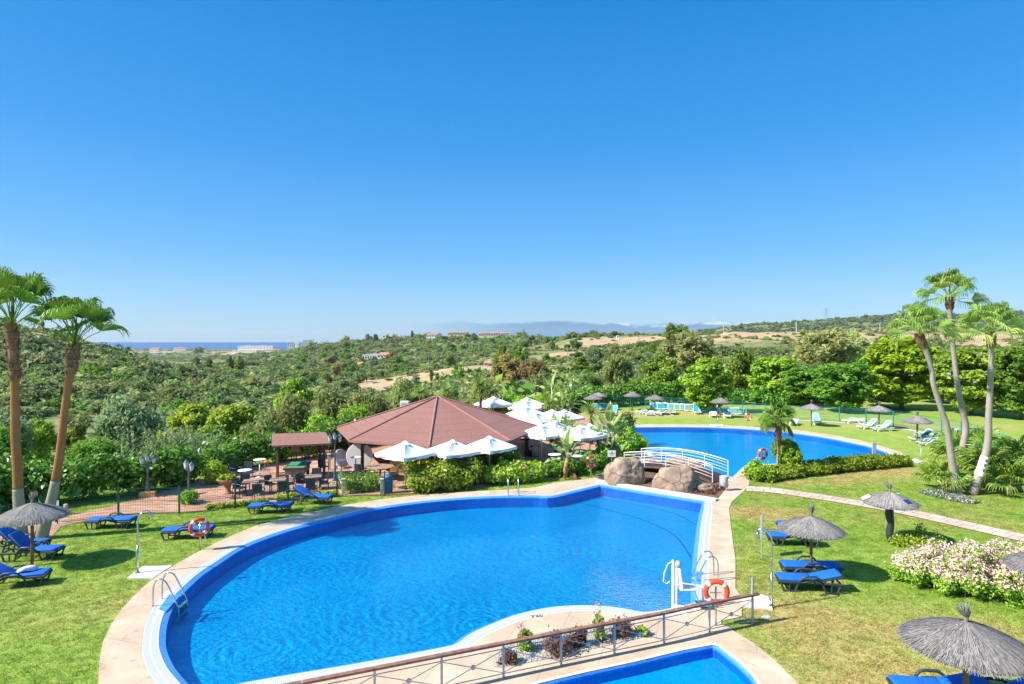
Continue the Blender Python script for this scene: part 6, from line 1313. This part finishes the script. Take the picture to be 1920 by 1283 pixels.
def pool_lift():
    t = thing('pool_lift', 'white chair hoist for bathers at the near right corner of the pool', 'pool lift', P(1262, 1142)); s = M['white_paint']
    MB().tube([(0, 0, 0), (0, 0, 1.5)], .045, 8).build('mast', s, t); MB().tube([(.10, 0, 0), (.10, 0, 1.42)], .035, 8).build('mast', s, t); MB().tube([(.12, 0, .1), (.75, -.15, .03)], .035, 6).build('foot', s, t); MB().tube([(0, 0, .12), (.3, -.5, .03)], .035, 6).build('foot', s, t)
    MB().rbox((.42, 0, .66), (.5, .45, .05), .02).build('seat', s, t); MB().rbox((.20, 0, .98), (.06, .45, .6), .025, M=Matrix.Rotation(R(-8), 4, 'Y')).build('backrest', s, t); MB().lathe([(.02, -.11), (.11, -.05), (.11, .06), (.03, .11)], 14, (.15, 0, 1.37)).build('headrest', M['grey_plastic'], t, True)
    for y in (-.24, .24): MB().tube([(.2, y, .88), (.55, y, .84), (.72, y, .76)], .02, 6).build('armrest', s, t)
    MB().tube([(.62, 0, .64), (.80, 0, .2), (.86, -.04, .16)], .022, 6).build('leg_bar', s, t); MB().rbox((.92, 0, .17), (.42, .38, .05), .015).build('footrest', M['lift_blue'], t); MB().tube([(.95, .1, .0), (.95, .1, .98)], .035, 8).build('post', s, t)
    MB().tube([(0, -.02, 1.46), (-.16, -.02, 1.40), (-.28, -.02, 1.1), (-.30, -.02, .85), (-.2, -.02, .78), (-.1, -.02, .86)], .016, 6).build('hose', s, t)
pool_lift()
def litter(lb, px, py, m, kind):
    t = thing('litter_bin', lb, 'litter bin', P(px, py))
    if kind == 'post':
        for x in (-.22, .22): MB().tube([(x, 0, 0), (x, 0, .75)], .022, 6).build('leg', M['grey_metal'], t)
        MB().lathe([(.17, .28), (.20, .34), (.22, .82), (.2, .84), (.19, .5)], 18).build('bucket', M[m], t, True)
    else:
        MB().lathe([(.20, 0), (.23, .05), (.26, .75), (.25, .80)], 18).build('body', M[m], t, True); MB().lathe([(.27, .78), (.25, .92), (.14, 1.02), (0, 1.05)], 18).build('lid', M[m], t, True); MB().box((0, -.245, .86), (.2, .05, .09)).build('flap', M['text_dark'], t)
litter('grey bucket bin on two legs at the right foot of the footbridge', 1357, 921, 'grey_plastic', 'post'); litter('pale blue bucket bin on legs by the far fence near the three palms', 1793, 823, 'lamp_glass', 'post'); litter('blue lidded bin beside the rope and post enclosure', 728, 925, 'blue_plastic', 'lid')
# low posts standing at the pools
def post_thing(nm, lb, px, py, sz, m, cat): o = MB().rbox((0, 0, sz[2]/2), sz, .02).build(nm, M[m]); o.location = P(px, py); tag(o, lb, cat)
post_thing('bollard', 'grey post at the tip of the far pool', 1639, 853, (.28, .12, .9), 'grey_metal', 'post')
# signs
sg = thing('sign', 'white sign with dark writing above the biggest boulder', 'sign', P(1147, 880)); MB().rbox((0, 0, 1.0), (.52, .03, .42), .01).build('board', M['white_paint'], sg); MB().tube([(0, .03, 0), (0, .03, .9)], .025, 6).build('post', M['grey_metal'], sg)
mk = MB(); mk.box((0, -.019, 1.10), (.08, .006, .07)); [mk.box((-.14+.07*i+.01, -.019, 1.02-.02*(i % 2)), (.05, .006, .035)) for i in range(5)]; mk.box((0, -.019, .93), (.22, .006, .02)); mk.build('lettering', M['text_dark'], sg)
sg = thing('sign', 'small white notice with a blue and red mark on the far green fence', 'sign', P(1413, 774)); MB().box((0, -.06, 1.0), (.34, .02, .45)).build('board', M['white_paint'], sg); MB().box((-.03, -.075, 1.04), (.16, .006, .2)).build('blue_mark', M['blue_plastic'], sg); MB().box((.08, -.075, .93), (.08, .006, .1)).build('red_mark', M['red_plastic'], sg)
sg = thing('sign', 'tall narrow grey board seen edge on beside the right shower', 'sign', P(1428, 1045)); MB().tube([(0, 0, 0), (0, 0, 1.4)], .018, 6).build('post', M['grey_metal'], sg); MB().rbox((0, 0, 1.18), (.09, .34, .8), .01, rz=R(-24)).build('board', M['grey_metal'], sg)
sg = thing('notice', 'small pale notice on the mesh fence behind the leaning left palm', 'sign', P(107, 984)); MB().box((0, 0, .95), (.16, .02, .28)).build('board', M['lamp_glass'], sg); MB().box((0, .03, .45), (.03, .03, .9)).build('post', M['fence_green'], sg)
post_thing('bollard', 'small stone post beside the terrace path behind the mesh fence', 123, 965, (.14, .14, .5), 'stone_post', 'post')
def dyn_text(txt, px, py, size, rz):
    cu = bpy.data.curves.new('depth_marking', 'FONT'); cu.body = txt; cu.size = size; cu.align_x = 'CENTER'; cu.extrude = .001; o = bpy.data.objects.new('depth_marking', cu); COL.objects.link(o); o.location = P(px, py, .04); o.rotation_euler = (0, 0, rz); cu.materials.append(M['text_dark']); o['kind'] = 'structure'
dyn_text("2'60", 1007, 1157, .22, R(8))
o = MB().prism([(.16*math.cos(i)*(.7+.3*math.sin(2.3*i)), .10*math.sin(i)) for i in [j*.628 for j in range(10)]], .0, .02).build('paper_scrap', M['lamp_glass']); o.location = P(1437, 1157); tag(o, 'scrap of pale blue paper on the grass below the railing end', 'litter')

# ------------------------------------------------------------------ wooden railing in the foreground
rl = thing('railing', 'grey metal railing with wooden handrail between the two nearest pools', 'railing', P(1330, 1188))
pp = [P(1411, 1171), P(1330, 1188), P(1245, 1209), P(1152, 1228.5), P(1052, 1249.5), P(944, 1272.5)]; st = (pp[-1]-pp[1])/4
while len(pp) < 12: pp.append(pp[-1]+st)
for i, p in enumerate(pp): p.z = 0
o0 = P(1330, 1188); q = [p-o0 for p in pp]
e0 = q[0]+(q[0]-q[1]).normalized()*.22
tp_ = [e0]+q; dirv = (q[-1]-q[0]).normalized(); nv = Vector((-dirv.y, dirv.x, 0))
for i in range(len(q)-1):
    a, b = (e0 if i == 0 else q[i]), q[i+1]; mb = MB(); L_ = (b-a).length; mb.rbox(tuple((a+b)/2+Vector((0, 0, .86))), (L_-.012, .13, .06), .012, rz=math.atan2((b-a).y, (b-a).x)); mb.build('handrail', M['rail_wood'] if 'rail_wood' in M else M.setdefault('rail_wood', plain('rail_wood', (.27, .125, .085, 1), .65, 0, .35, 7, .4, 40)), rl)
for i, p in enumerate(q): MB().rbox((p.x, p.y, .68 if i == 0 else .415), (.05, .05, 1.36 if i == 0 else .83), .006, rz=math.atan2(dirv.y, dirv.x)).build('post', M['grey_metal'], rl)
for i in range(len(q)-1):
    a, b = q[i], q[i+1]; Z = lambda p, z: (p.x, p.y, z); pa = MB()
    pa.tube([Z(a, .72), Z(b, .72)], .014, 6); pa.tube([Z(a, .12), Z(b, .12)], .014, 6); pa.tube([Z(a, .70), Z(b, .14)], .011, 6); pa.tube([Z(a, .14), Z(b, .70)], .011, 6); pb = pa.build('bars', M['grey_metal'], rl)
    c = (a+b)/2; fx = Matrix.Rotation(math.atan2(dirv.y, dirv.x), 4, 'Z') @ Matrix.Rotation(math.pi/2, 4, 'X'); d = MB().lathe([(.05, -.02), (.06, -.012), (.06, .012), (.05, .02)], 16).tf(Matrix.Translation((c.x, c.y, .42)) @ fx); d.build('disc', M['grey_metal'], pb)
# pebble bed with small plants behind the railing
peb = [(926, 1253), (936, 1224), (983, 1197), (1060, 1180), (1150, 1176), (1219, 1192), (1196, 1200), (1055, 1232), (975, 1248)]
struct('pebble_bed', MB().sheet(ccw(smooth_loop(pix(peb), 3)), [], .04), M['pebbles'])
gpb = random.Random(4); mb = MB(); loop = pix(peb)
def inside(x, y, L):
    c = False
    for i in range(len(L)):
        x1, y1 = L[i-1]; x2, y2 = L[i]
        if (y1 > y) != (y2 > y) and x < (x2-x1)*(y-y1)/(y2-y1)+x1: c = not c
    return c
xs = [p[0] for p in loop]; ys = [p[1] for p in loop]; k = 0
while k < 2600:
    x, y = gpb.uniform(min(xs), max(xs)), gpb.uniform(min(ys), max(ys))
    if not inside(x, y, loop): continue
    k += 1; r = gpb.uniform(.012, .03); a = gpb.uniform(0, 6.28); e = [(x+r*math.cos(a+j*1.571), y+r*math.sin(a+j*1.571)*.8, .045) for j in range(4)]; mb.add(e+[(x, y, .045+r*1.0)], [(0, 1, 4), (1, 2, 4), (2, 3, 4), (3, 0, 4)])
o = mb.build('white_gravel', M['pebble_white'] if 'pebble_white' in M else M.setdefault('pebble_white', plain('pebble_white', (.46, .43, .38, 1), .8, 0, .5, 14))); o['kind'] = 'stuff'; o['label'] = 'white gravel in the bed behind the railing'; o['category'] = 'gravel'
PL = [(955, 1246, .5, .35, 'leaf_purple', 'leftmost small dark plant in the gravel bed', None), (985, 1222, .5, .55, 'leaf_fresh', 'taller plant with magenta flowers at the left of the gravel bed', 'flower_magenta'), (1045, 1226, .95, .55, 'leaf_purple', 'large reddish brown plant in the middle of the gravel bed', None), (1085, 1214, .6, .5, 'leaf_purple', 'small reddish brown plant right of the large one in the gravel bed', None), (1122, 1203, .5, .72, 'leaf_fresh', 'tallest green plant with pink flowers in the gravel bed', 'flower_magenta'), (1165, 1193, .8, .55, 'leaf_purple', 'reddish brown plant at the right end of the gravel bed', None), (1205, 1192, .4, .2, 'leaf_fresh', 'low green tuft at the right tip of the gravel bed', None)]
for i, (px, py, w1, h1, lf, lb, fl) in enumerate(PL):
    hedge('bed_plant', lb, [P(px, py)], w1, h1, lf, .045, 620, (M[fl], .3) if fl else None, seed=50+i, cat='plant', clump=.11, ragged=.5, z=.04, aspect=2.6, group='plants in the gravel bed')

for lb_, px, py in (('floor', 1003, 1005), ('floor', 1082, 1036), ('floor', 620, 1039), ('floor', 770, 985)):
    q = P(px, py, -.55); mb = MB().lathe([(0, 0), (.16, 0), (.18, -.01)], 14); o = mb.build('floor_inlet', M['lamp_glass']); o.location = (q.x, q.y, -.548); o['kind'] = 'structure'

# ------------------------------------------------------------------ mesh fences
def mesh_fence(lb, pts, h, m, step, wr, hz, sub=None):
    t = thing('mesh_fence', lb, 'fence', pts[0]); o0 = pts[0]; q = [p-o0 for p in pts]
    for p in q: MB().box((p.x, p.y, (h+.06)/2), (.07, .07, h+.06)).build('post', m, t)
    for i in range(len(q)-1):
        a, b = q[i], q[i+1]; v = b-a; L_ = v.length; d = v.normalized(); an = math.atan2(d.y, d.x); mb = MB()
        nn = int(L_/step)
        for k in range(1, nn): c = a+v*(k/nn); mb.box((c.x, c.y, h/2+.02), (wr, wr, h), an)
        for k in range(hz+1): c = (a+b)/2; z = .05+(h-.07)*k/hz; mb.box((c.x, c.y, z), (L_, wr*1.5, wr*1.5), an)
        for z in (h*.97, h*.5): c = (a+b)/2; n_ = Vector((-d.y, d.x, 0))*.03; mb.box((c.x+n_.x, c.y+n_.y, z), (L_, .012, .02), an)
        mb.build('wire_panel', m, t)
mesh_fence('dark green wire mesh fence between the lawn and the terrace path', gp((-150, 1040), (0, 1005), (105, 980), (222, 966), (336, 963.5), (441, 953), (540, 940), (632, 932), (721, 930), (792, 926)), 1.27, M['fence_green'], .11, .006, 9)
mesh_fence('long turquoise green wire mesh fence behind the far pool lawn', gp((1040, 770), (1090, 767), (1150, 765), (1182, 764.5), (1211, 764.5), (1243, 766.5), (1277, 769.5), (1330, 774), (1392, 778.5), (1436, 782), (1480, 785.5), (1526, 788), (1574, 790.5), (1624, 794.5), (1675, 799.5), (1721, 807), (1765, 815), (1802, 823), (1833, 832), (1845, 836), (1873, 844), (1886, 855), (1914, 868), (1975, 892)), 1.45, M['fence_teal'], .17, .009, 7)
kb = [(1430, 783.5), (1480, 787), (1526, 790), (1574, 792.5), (1624, 796.5), (1675, 802), (1721, 809.5), (1765, 818), (1802, 826), (1833, 835), (1880, 855), (1940, 884)]
strip('fence_kerb', smooth_loop(pix(kb), 3, False), .55, .02, M['pad']); strip('stone_path', smooth_loop(pix([(1800, 829), (1850, 846), (1900, 868), (1990, 905)]), 4, False), 2.2, .012, M['path'])

# ------------------------------------------------------------------ terrace furniture
def lantern_post(lb, px, py, h, block=None, heads=2, rz=0):
    t = thing('lantern_post', lb, 'lamp post', P(px, py), rz, 'lantern posts on the terrace'); m = M['lamp_iron']
    z0 = 0
    if block: MB().rbox((0, 0, .15), (.75, .42, .30), .02).build('plinth', M['yellow_paint'], t); z0 = .3
    MB().lathe([(.15, z0), (.13, z0+.08), (.09, z0+.22), (.085, z0+.5), (.055, z0+.62), (.045, h-.35), (.06, h-.3), (.03, h-.1), (.02, h+.05)], 12).build('pole', m, t, True)
    for i in range(heads):
        s = -1 if i == 0 else 1; MB().tube([(0, 0, h-.32), (s*.2, 0, h-.40), (s*.28, 0, h-.32)], .018, 6).build('arm', m, t)
        l = MB().lathe([(.02, -.36), (.07, -.30), (.115, -.06), (.115, -.05)], 6, (s*.28, 0, h)).build('lantern', M['lamp_glass'], t); MB().lathe([(.14, -.055), (.07, .06), (.02, .10), (.012, .18)], 6, (s*.28, 0, h)).build('lantern_cap', m, l)
    l = MB().lathe([(.02, -.20), (.07, -.15), (.11, .06), (.11, .07)], 6, (0, -.12, h)).build('lantern', M['lamp_glass'], t); MB().lathe([(.13, .065), (.06, .16), (.012, .24)], 6, (0, -.12, h)).build('lantern_cap', m, l)
lantern_post('lantern post on a yellow plinth in front of the long hedge', 277, 932, 2.1, True, rz=.3); lantern_post('lantern post behind the small loose shrub on the terrace edge', 354, 940, 1.95, rz=-.6); lantern_post('lantern post between the small shelter and the pavilion', 628, 902, 2.65, rz=.2)
def make_chair():
    t = thing('armchair', 'x', 'chair', group='dark woven armchairs on the terrace'); m = M['charcoal']
    MB().rbox((0, 0, .43), (.52, .5, .05), .015).build('seat', m, t); MB().rbox((0, .24, .68), (.50, .04, .46), .015, M=Matrix.Rotation(R(-10), 4, 'X')).build('backrest', m, t)
    for x in (-.24, .24):
        MB().tube([(x, -.22, 0), (x, -.24, .66), (x, .24, .68)], .02, 6).build('armrest', m, t)
        for y in (-.22, .24): MB().tube([(x, y*1.05, 0), (x, y, .43)], .018, 6).build('leg', m, t)
    return t
ch0 = make_chair(); usedc = [0]
def chair(lb, px, py, rz):
    usedc[0] += 1; return place(ch0, usedc[0] == 1, lb, P(px, py), R(rz))
def table(lb, px, py, rz=0, sz=.85, h=.74, m='table_wood', nm='square_table'):
    t = thing(nm, lb, 'table', P(px, py), R(rz)); MB().rbox((0, 0, h), (sz, sz, .045), .012).build('tabletop', M[m], t)
    for x in (-1, 1):
        for y in (-1, 1): MB().box((x*sz*.42, y*sz*.42, h/2), (.05, .05, h-.03)).build('leg', M['charcoal'], t)
table('square wooden table left of the middle table along the mesh fence', 471, 928, 14); table('square wooden table in the middle of three along the mesh fence', 521, 925, 14); table('square wooden table right of the middle one, in front of the pool table', 588, 918, 14)
for lb, px, py, rz in [('dark armchair left of the leftmost square table', 449, 930, 70), ('dark armchair behind the leftmost square table', 459, 921, 20), ('dark armchair in front of the leftmost square table', 484, 938, 190), ('dark armchair behind the middle square table, left side', 508, 923, 60), ('dark armchair in front of the middle square table', 532, 932, 190), ('dark armchair right of the middle square table', 543, 922, -60),
                       ('dark armchair left of the right square table', 567, 919, 70), ('dark armchair in front of the right square table', 584, 927, 185), ('dark armchair behind the right square table', 592, 909, 10), ('dark armchair right of the right square table', 607, 918, -70), ('dark armchair behind the low round white table by the hedge', 463, 895, 5), ('dark armchair left of the low round white table by the hedge', 442, 898, 60),
                       ('dark armchair inside the pavilion left of its front post', 675, 897, 170), ('dark armchair at the brown table under the left white parasol', 738, 902, -70), ('dark armchair under the shelter by the lantern post', 606, 888, 40), ('dark armchair on the terrace under the parasol right of the eave', 1000, 868, 120), ('dark armchair left of the bin under the back parasols', 1085, 868, 200)]: chair(lb, px, py, rz)
def round_table(lb, px, py, h, r, m='white_plastic', base=True):
    t = thing('round_table', lb, 'table', P(px, py)); MB().lathe([(.02, h-.03), (r, h-.03), (r+.01, h-.01), (r, h+.01), (0, h+.012)], 24).build('tabletop', M[m], t, False)
    MB().lathe([(.26, 0), (.26, .02), (.05, .08), (.035, .12), (.035, h-.04)], 16).build('pedestal', M['grey_metal'], t, True)
round_table('tall white bar table near the orange stool', 487, 895, 1.08, .36); round_table('low round white table by the planter bowl', 459, 906, .76, .38); round_table('tall white bar table in front of the big white disc', 667, 889, 1.05, .33); round_table('tall bar table right of the lantern post, in shade', 640, 893, 1.0, .33)
round_table('small round white table under the right terrace parasols', 1040, 878, .9, .42); round_table('low round table behind the bushes under the right terrace parasols', 1082, 876, .74, .4)
st_ = thing('bar_stool', 'bar stool with orange seat beside the tall white bar table', 'stool', P(500, 889)); MB().lathe([(.02, .72), (.17, .72), (.18, .76), (.16, .80), (0, .81)], 18).build('seat', M['orange_plastic'], st_, True)
for k in range(4): a = .78+k*1.571; MB().tube([(math.cos(a)*.22, math.sin(a)*.22, 0), (math.cos(a)*.12, math.sin(a)*.12, .72)], .014, 6).build('leg', M['steel'], st_)
MB().tube([(math.cos(k*.524)*.19, math.sin(k*.524)*.19, .25) for k in range(12)], .010, 5, closed=True).build('foot_ring', M['steel'], st_)
bt = thing('dining_table', 'brown octagonal table under the left white parasol', 'table', P(713, 898)); MB().lathe([(.02, .70), (.85, .70), (.85, .75), (0, .755)], 8).build('tabletop', M['table_wood'], bt); MB().lathe([(.3, 0), (.3, .03), (.06, .06), (.06, .7)], 10).build('pedestal', M['charcoal'], bt)
pt = thing('pool_table', 'green topped pool table under the small shelter', 'pool table', P(558, 899), R(8))
MB().rbox((0, 0, .82), (1.25, 2.1, .10), .02).build('rail_frame', M['dark_wood'], pt); MB().box((0, 0, .875), (1.06, 1.9, .012)).build('cloth', M['baize'], pt); MB().rbox((0, 0, .62), (1.1, 1.9, .32), .03).build('cabinet', M['bark_grey'], pt)
for x in (-.45, .45):
    for y in (-.8, .8): MB().box((x, y, .24), (.16, .16, .5)).build('leg', M['dark_wood'], pt)
pl_ = thing('planter_bowl', 'stone bowl planter on a pedestal with mixed flowers', 'planter', P(427, 926)); MB().lathe([(.27, 0), (.27, .08), (.17, .12), (.14, .30), (.20, .48), (.16, .52)], 18).build('pedestal', M['terracotta'], pl_, True); MB().lathe([(.14, .50), (.42, .60), (.54, .78), (.57, .80), (.52, .81), (.45, .72), (0, .70)], 22).build('bowl', M['terracotta'], pl_, True)
g_ = np.random.default_rng(2); a_ = g_.uniform(-.4, .4, (16, 3)); a_[:, 2] = .82+np.abs(a_[:, 2])*.4; link('flowers', leaves('flowers', a_, .13, 60, .07, M['leaf_fresh'], flowers=(M['flower_red'], .25), seed=3), pl_)
def white_disc(lb, px, py, r, rz, lean):
    t = thing('white_disc', lb, 'board', P(px, py)); Mr = Matrix.Rotation(rz, 4, 'Z') @ Matrix.Rotation(R(90)-lean, 4, 'X'); MB().lathe([(.02, -.03), (r-.02, -.03), (r, -.015), (r, .015), (r-.02, .03), (0, .03)], 40).tf(Matrix.Translation((0, 0, r*math.cos(lean)+.03)) @ Mr).build('disc', M['house_white'], t)
    for s in (-1, 1): MB().tube([(s*.3, .55, 0), (s*.3, .1, r)], .025, 5).build('prop', M['charcoal'], t)
white_disc('large white round board leaning upright behind the pavilion post', 674, 880, .84, .15, .12); white_disc('white round board seen almost edge on, left of the large one', 641, 877, .62, 1.15, .35)
rp = []
for i, (px, py, h) in enumerate([(635, 915, .95), (644, 928, .82), (697, 909, .72), (716, 927, .80), (630, 900, .85), (617, 882, 1.0)]):
    o = thing('stone_post', ['stone post of the rope enclosure right behind the fence post', 'stone post at the near left corner of the rope enclosure', 'stone post at the far right corner of the rope enclosure', 'stone post beside the blue bin', 'stone post left of the tall bar table', 'stone post at the right side of the small shelter'][i], 'post', P(px, py), .2, 'stone posts by the terrace'); MB().rbox((0, 0, h/2), (.17, .17, h), .015).build('shaft', M['stone_post'], o); MB().rbox((0, 0, h+.02), (.22, .22, .07), .02).build('cap', M['stone_post'], o); rp.append(P(px, py)+Vector((0, 0, h*.85)))
for a, b, lb in ((0, 2, 'pale rope sagging along the back of the rose enclosure'), (2, 3, 'pale rope on the right side of the rose enclosure'), (0, 1, 'short pale rope on the left side of the rose enclosure')):
    A_, B_ = rp[a], rp[b]; o = MB().tube([A_.lerp(B_, i/8)-Vector((0, 0, .28*math.sin(math.pi*i/8))) for i in range(9)], .018, 6).build('rope', M['stone_post'], None, True); tag(o, lb, 'rope')
for lb, px, py, w1, h1 in [('pale stone gate pillar under the right terrace parasols', 1004, 864, .28, 1.0), ('second pale stone pillar by the pavilion end wall', 981, 855, .28, .9)]: post_thing('pillar', lb, px, py, (w1, w1, h1), 'stone_post', 'pillar')
tb = thing('service_bin', 'dark blue drum with red bowl behind the flowering bushes', 'bin', P(977, 884)); MB().lathe([(.2, 0), (.23, .7), (.2, .74), (0, .75)], 14).build('drum', M['blue_plastic'], tb, True); MB().lathe([(.12, .75), (.25, .86), (.25, .88), (0, .84)], 14).build('bowl', M['red_plastic'], tb, True)
# grey box roof fittings just behind the ridge of the pavilion
ac = thing('air_conditioner', 'white air conditioning unit behind the left roof slope of the pavilion', 'air conditioner', at(759, 57, 0)); MB().rbox((0, 0, 2.45), (.75, .5, .75), .03).build('casing', M['white_plastic'], ac); [MB().box((0, -.26, 2.22+.1*i), (.6, .02, .03)).build('louvre', M['grey_metal'], ac) for i in range(5)]; MB().box((0, 0, 1.03), (.5, .4, 2.06)).build('stand', M['grey_metal'], ac)

# ------------------------------------------------------------------ houses, pylons, masts far away
def house(nm, lb, px, d, ybase, w_m, h_m, roof='tile', dep=None, rz=0, wall='house_white', bays=1, cat='house', nwin=3, storeys=1, group=None):
    zb = zy(ybase, d) if ybase else zt(px, d); t = thing(nm, lb, cat, at(px, d, zb), rz, group); dep = dep or w_m*.6; bw = w_m/bays
    for b in range(bays):
        x0 = -w_m/2+bw*(b+.5); hh = h_m*(1+.10*((b*7) % 3-1)) if bays > 1 else h_m
        wl_ = MB().box((x0, 0, hh/2-2), (bw-(.02 if bays > 1 else 0), dep, hh+4)).build('wall', M[wall], t)
        if roof == 'tile':
            e = .4; r = hh+bw*.14+.5*min(1, dep/10)
            o = MB().add([(x0-bw/2-e, -dep/2-e, hh), (x0+bw/2+e, -dep/2-e, hh), (x0+bw/2+e, dep/2+e, hh), (x0-bw/2-e, dep/2+e, hh), (x0-bw/2+bw*.18, 0, r+.8), (x0+bw/2-bw*.18, 0, r+.8)], [(0, 1, 5, 4), (2, 3, 4, 5), (1, 2, 5), (3, 0, 4), (3, 2, 1, 0)]).build('roof', M['roof_tile'], t)
            MB().box((x0+bw*.2, .1, r+.7), (.7, .7, 1.6)).build('chimney', M[wall], o)
        else: MB().box((x0, 0, hh+.2), (bw+.3, dep+.4, .4)).build('roof_slab', M[wall], t)
        for s in range(storeys):
            zc = hh*(s+.5)/storeys
            for k in range(nwin):
                MB().box((x0-bw/2+bw*(k+.5)/nwin, -dep/2-.02, zc), (bw/nwin*.5, .16, hh/storeys*.5)).build('window', M['window_dark'], t)
house('villa', 'white villa with orange tiled roof below the rust red tree', 673, 640, 692, 13.5, 4.2, nwin=4); house('villa', 'white flat roofed villa among trees, left of the yellowish tall tree', 695, 720, 674, 17, 5.5, 'slab', bays=3, nwin=2); house('villa', 'long white villa with low orange roof beside the yellowish tall tree', 721, 715, 671.5, 15, 3.2, nwin=4)
house('cottage', 'small white cottage at the top of the brown slope', 740, 600, 691, 6, 1.8, 'slab', nwin=3); house('villa', 'white two storey house alone at the far left of the wooded slope', 508, 900, 683, 14, 6.5, 'slab', bays=2, nwin=2, storeys=2)
house('house', 'small white house with orange roof on the skyline left of the conifers', 722, 1180, 634, 9, 4); house('house', 'long house with orange roof on the skyline left of the thin conifer', 743, 1160, 635.5, 20, 4.4, bays=2, nwin=2); house('house', 'house with orange roof on the skyline right of the thin conifer', 810, 1140, 633, 18, 5, bays=2, nwin=2); house('house', 'small white house below the skyline trees', 790, 1120, 638, 5, 2.6, 'slab', nwin=2)
house('terraced_row', 'orange roofed terrace row on the ridge, left of the two rows', 859, 1110, 629.5, 34, 5.0, bays=6, nwin=2, wall='house_cream', cat='terraced houses'); house('terraced_row', 'orange roofed terrace row on the ridge, right and longer one', 926, 1085, 631, 52, 5.0, bays=9, nwin=2, wall='house_cream', cat='terraced houses')
house('chalet', 'pale gabled house partly hidden by the tan eucalyptus trees', 915, 400, 696, 5.2, 5.2, dep=5, nwin=2, storeys=2); o = MB().rbox((0, 0, 1), (3.4, .4, 2.4), .05).build('green_screen', M['fence_teal']); o.location = at(905, 395, zy(706, 395)); tag(o, 'bright green screen below the pale gabled house', 'screen')
house('hut', 'small white hut on the tan field edge near the plantation', 1158, 590, 634, 2.4, 2.0, 'slab', nwin=1)
house('apartment_block', 'orange roofed apartment block on the coast right of the leaning palm', 292, 3000, 657, 46, 9, bays=3, nwin=3, wall='house_cream', cat='apartments'); house('apartment_block', 'longer orange roofed apartment block on the coast', 340, 3050, 656, 60, 8, bays=4, nwin=3, wall='house_cream', cat='apartments')
house('apartment_block', 'white apartment complex on the coast, upper blocks', 482, 2700, 655, 150, 15, 'slab', bays=8, nwin=3, storeys=3, cat='apartments', dep=40); house('apartment_block', 'white apartment complex on the coast, lower terraces', 462, 2500, 661, 100, 9, 'slab', bays=6, nwin=3, storeys=2, cat='apartments', dep=40); house('apartment_block', 'pale low block at the right end of the white coastal complex', 512, 2450, 659, 60, 8, 'slab', bays=4, nwin=3, cat='apartments', dep=30, wall='house_cream')
for i, (px, w1, h1, yb, lb) in enumerate([(546, 22, 14, 651, 'grey tower block on the coast, leftmost of four'), (556, 18, 18, 652, 'grey tower block on the coast, second from left of four'), (575, 22, 26, 652, 'dark grey tower block on the coast, tallest of four'), (563, 14, 12, 652, 'low grey block between the coastal towers')]): house('tower_block', lb, px, 2200, yb, w1, h1, 'slab', wall='house_grey' if i != 1 else 'house_white', nwin=3, storeys=4, cat='tower block')
for i, (px, yb) in enumerate([(598, 645), (612, 645), (628, 644), (640, 643.5)]): house('house', ['low white house on the distant skyline, first from the coast', 'low white house on the distant skyline, second from the coast', 'low white house on the distant skyline, third from the coast', 'low white house on the distant skyline, nearest the pale brown tree'][i], px, 1500, yb+1, 13, 4, 'slab', nwin=2)
house('warehouse', 'long pale warehouse on the coastal plain below the orange blocks', 300, 2300, 668, 60, 5, 'slab', wall='house_grey', nwin=6, cat='warehouse')
def pole(lb, px, d, y0, y1, nm='utility_pole', lattice=False, m='pylon', r=.22):
    zb, ztop = zy(y1, d), zy(y0, d); t = thing(nm, lb, 'pylon' if lattice else 'pole', at(px, d, zb)); h = ztop-zb
    if not lattice:
        MB().tube([(0, 0, -3), (0, 0, h)], [r, r*.6], 8).build('shaft', M[m], t); MB().box((0, 0, h*.93), (h*.16, .14, .14)).build('crossarm', M[m], t)
    else:
        mb = MB(); b = h*.11
        for x in (-1, 1):
            for y in (-1, 1): mb.tube([(x*b, y*b, -3), (x*b*.25, y*b*.25, h*.8), (0, 0, h)], .22, 5)
        for k in range(9):
            z0, z1 = h*.09*k, h*.09*(k+1); w0, w1 = b*(1-.83*z0/h), b*(1-.83*z1/h); mb.tube([(-w0, -w0, z0), (w1, -w1, z1)], .12, 4); mb.tube([(w0, -w0, z0), (-w1, -w1, z1)], .12, 4)
        mb.build('lattice', M[m], t)
        for f, w1 in ((.68, .17), (.78, .21), (.88, .15)): MB().tube([(-h*w1, 0, h*f), (0, 0, h*(f+.03)), (h*w1, 0, h*f)], .2, 4).build('crossarm', M[m], t)
pole('lattice power pylon on the horizon behind the tall olive eucalyptus', 1548.5, 1250, 576, 612, 'power_pylon', True); pole('pale utility pole on the scrub slope above the brown field', 804, 420, 659, 686); pole('utility pole on the slope right of the tan eucalyptus pair', 1064, 320, 650, 690); pole('pale pole on the tan field at the right, near the bright yellow tree', 1650, 560, 607, 625, r=.35, m='house_cream'); pole('pale pole on the tan field behind the tall eucalyptus', 1493, 560, 603, 621, r=.35, m='house_cream')
pole('pale pole on the tan field near the pair of ridge pines', 1357, 580, 611, 626, r=.3, m='house_cream'); pole('thin mast on the ridge left of the plantation', 1041, 700, 602, 631, r=.2); pole('thin short mast on the ridge at the left end of the plantation', 1013, 690, 614, 632, r=.2); pole('thin mast behind the right end of the plantation', 1132, 720, 609, 631, r=.2); pole('small pole on the scrub slope left of the second orange row', 885, 760, 640, 653, r=.25, m='house_cream')
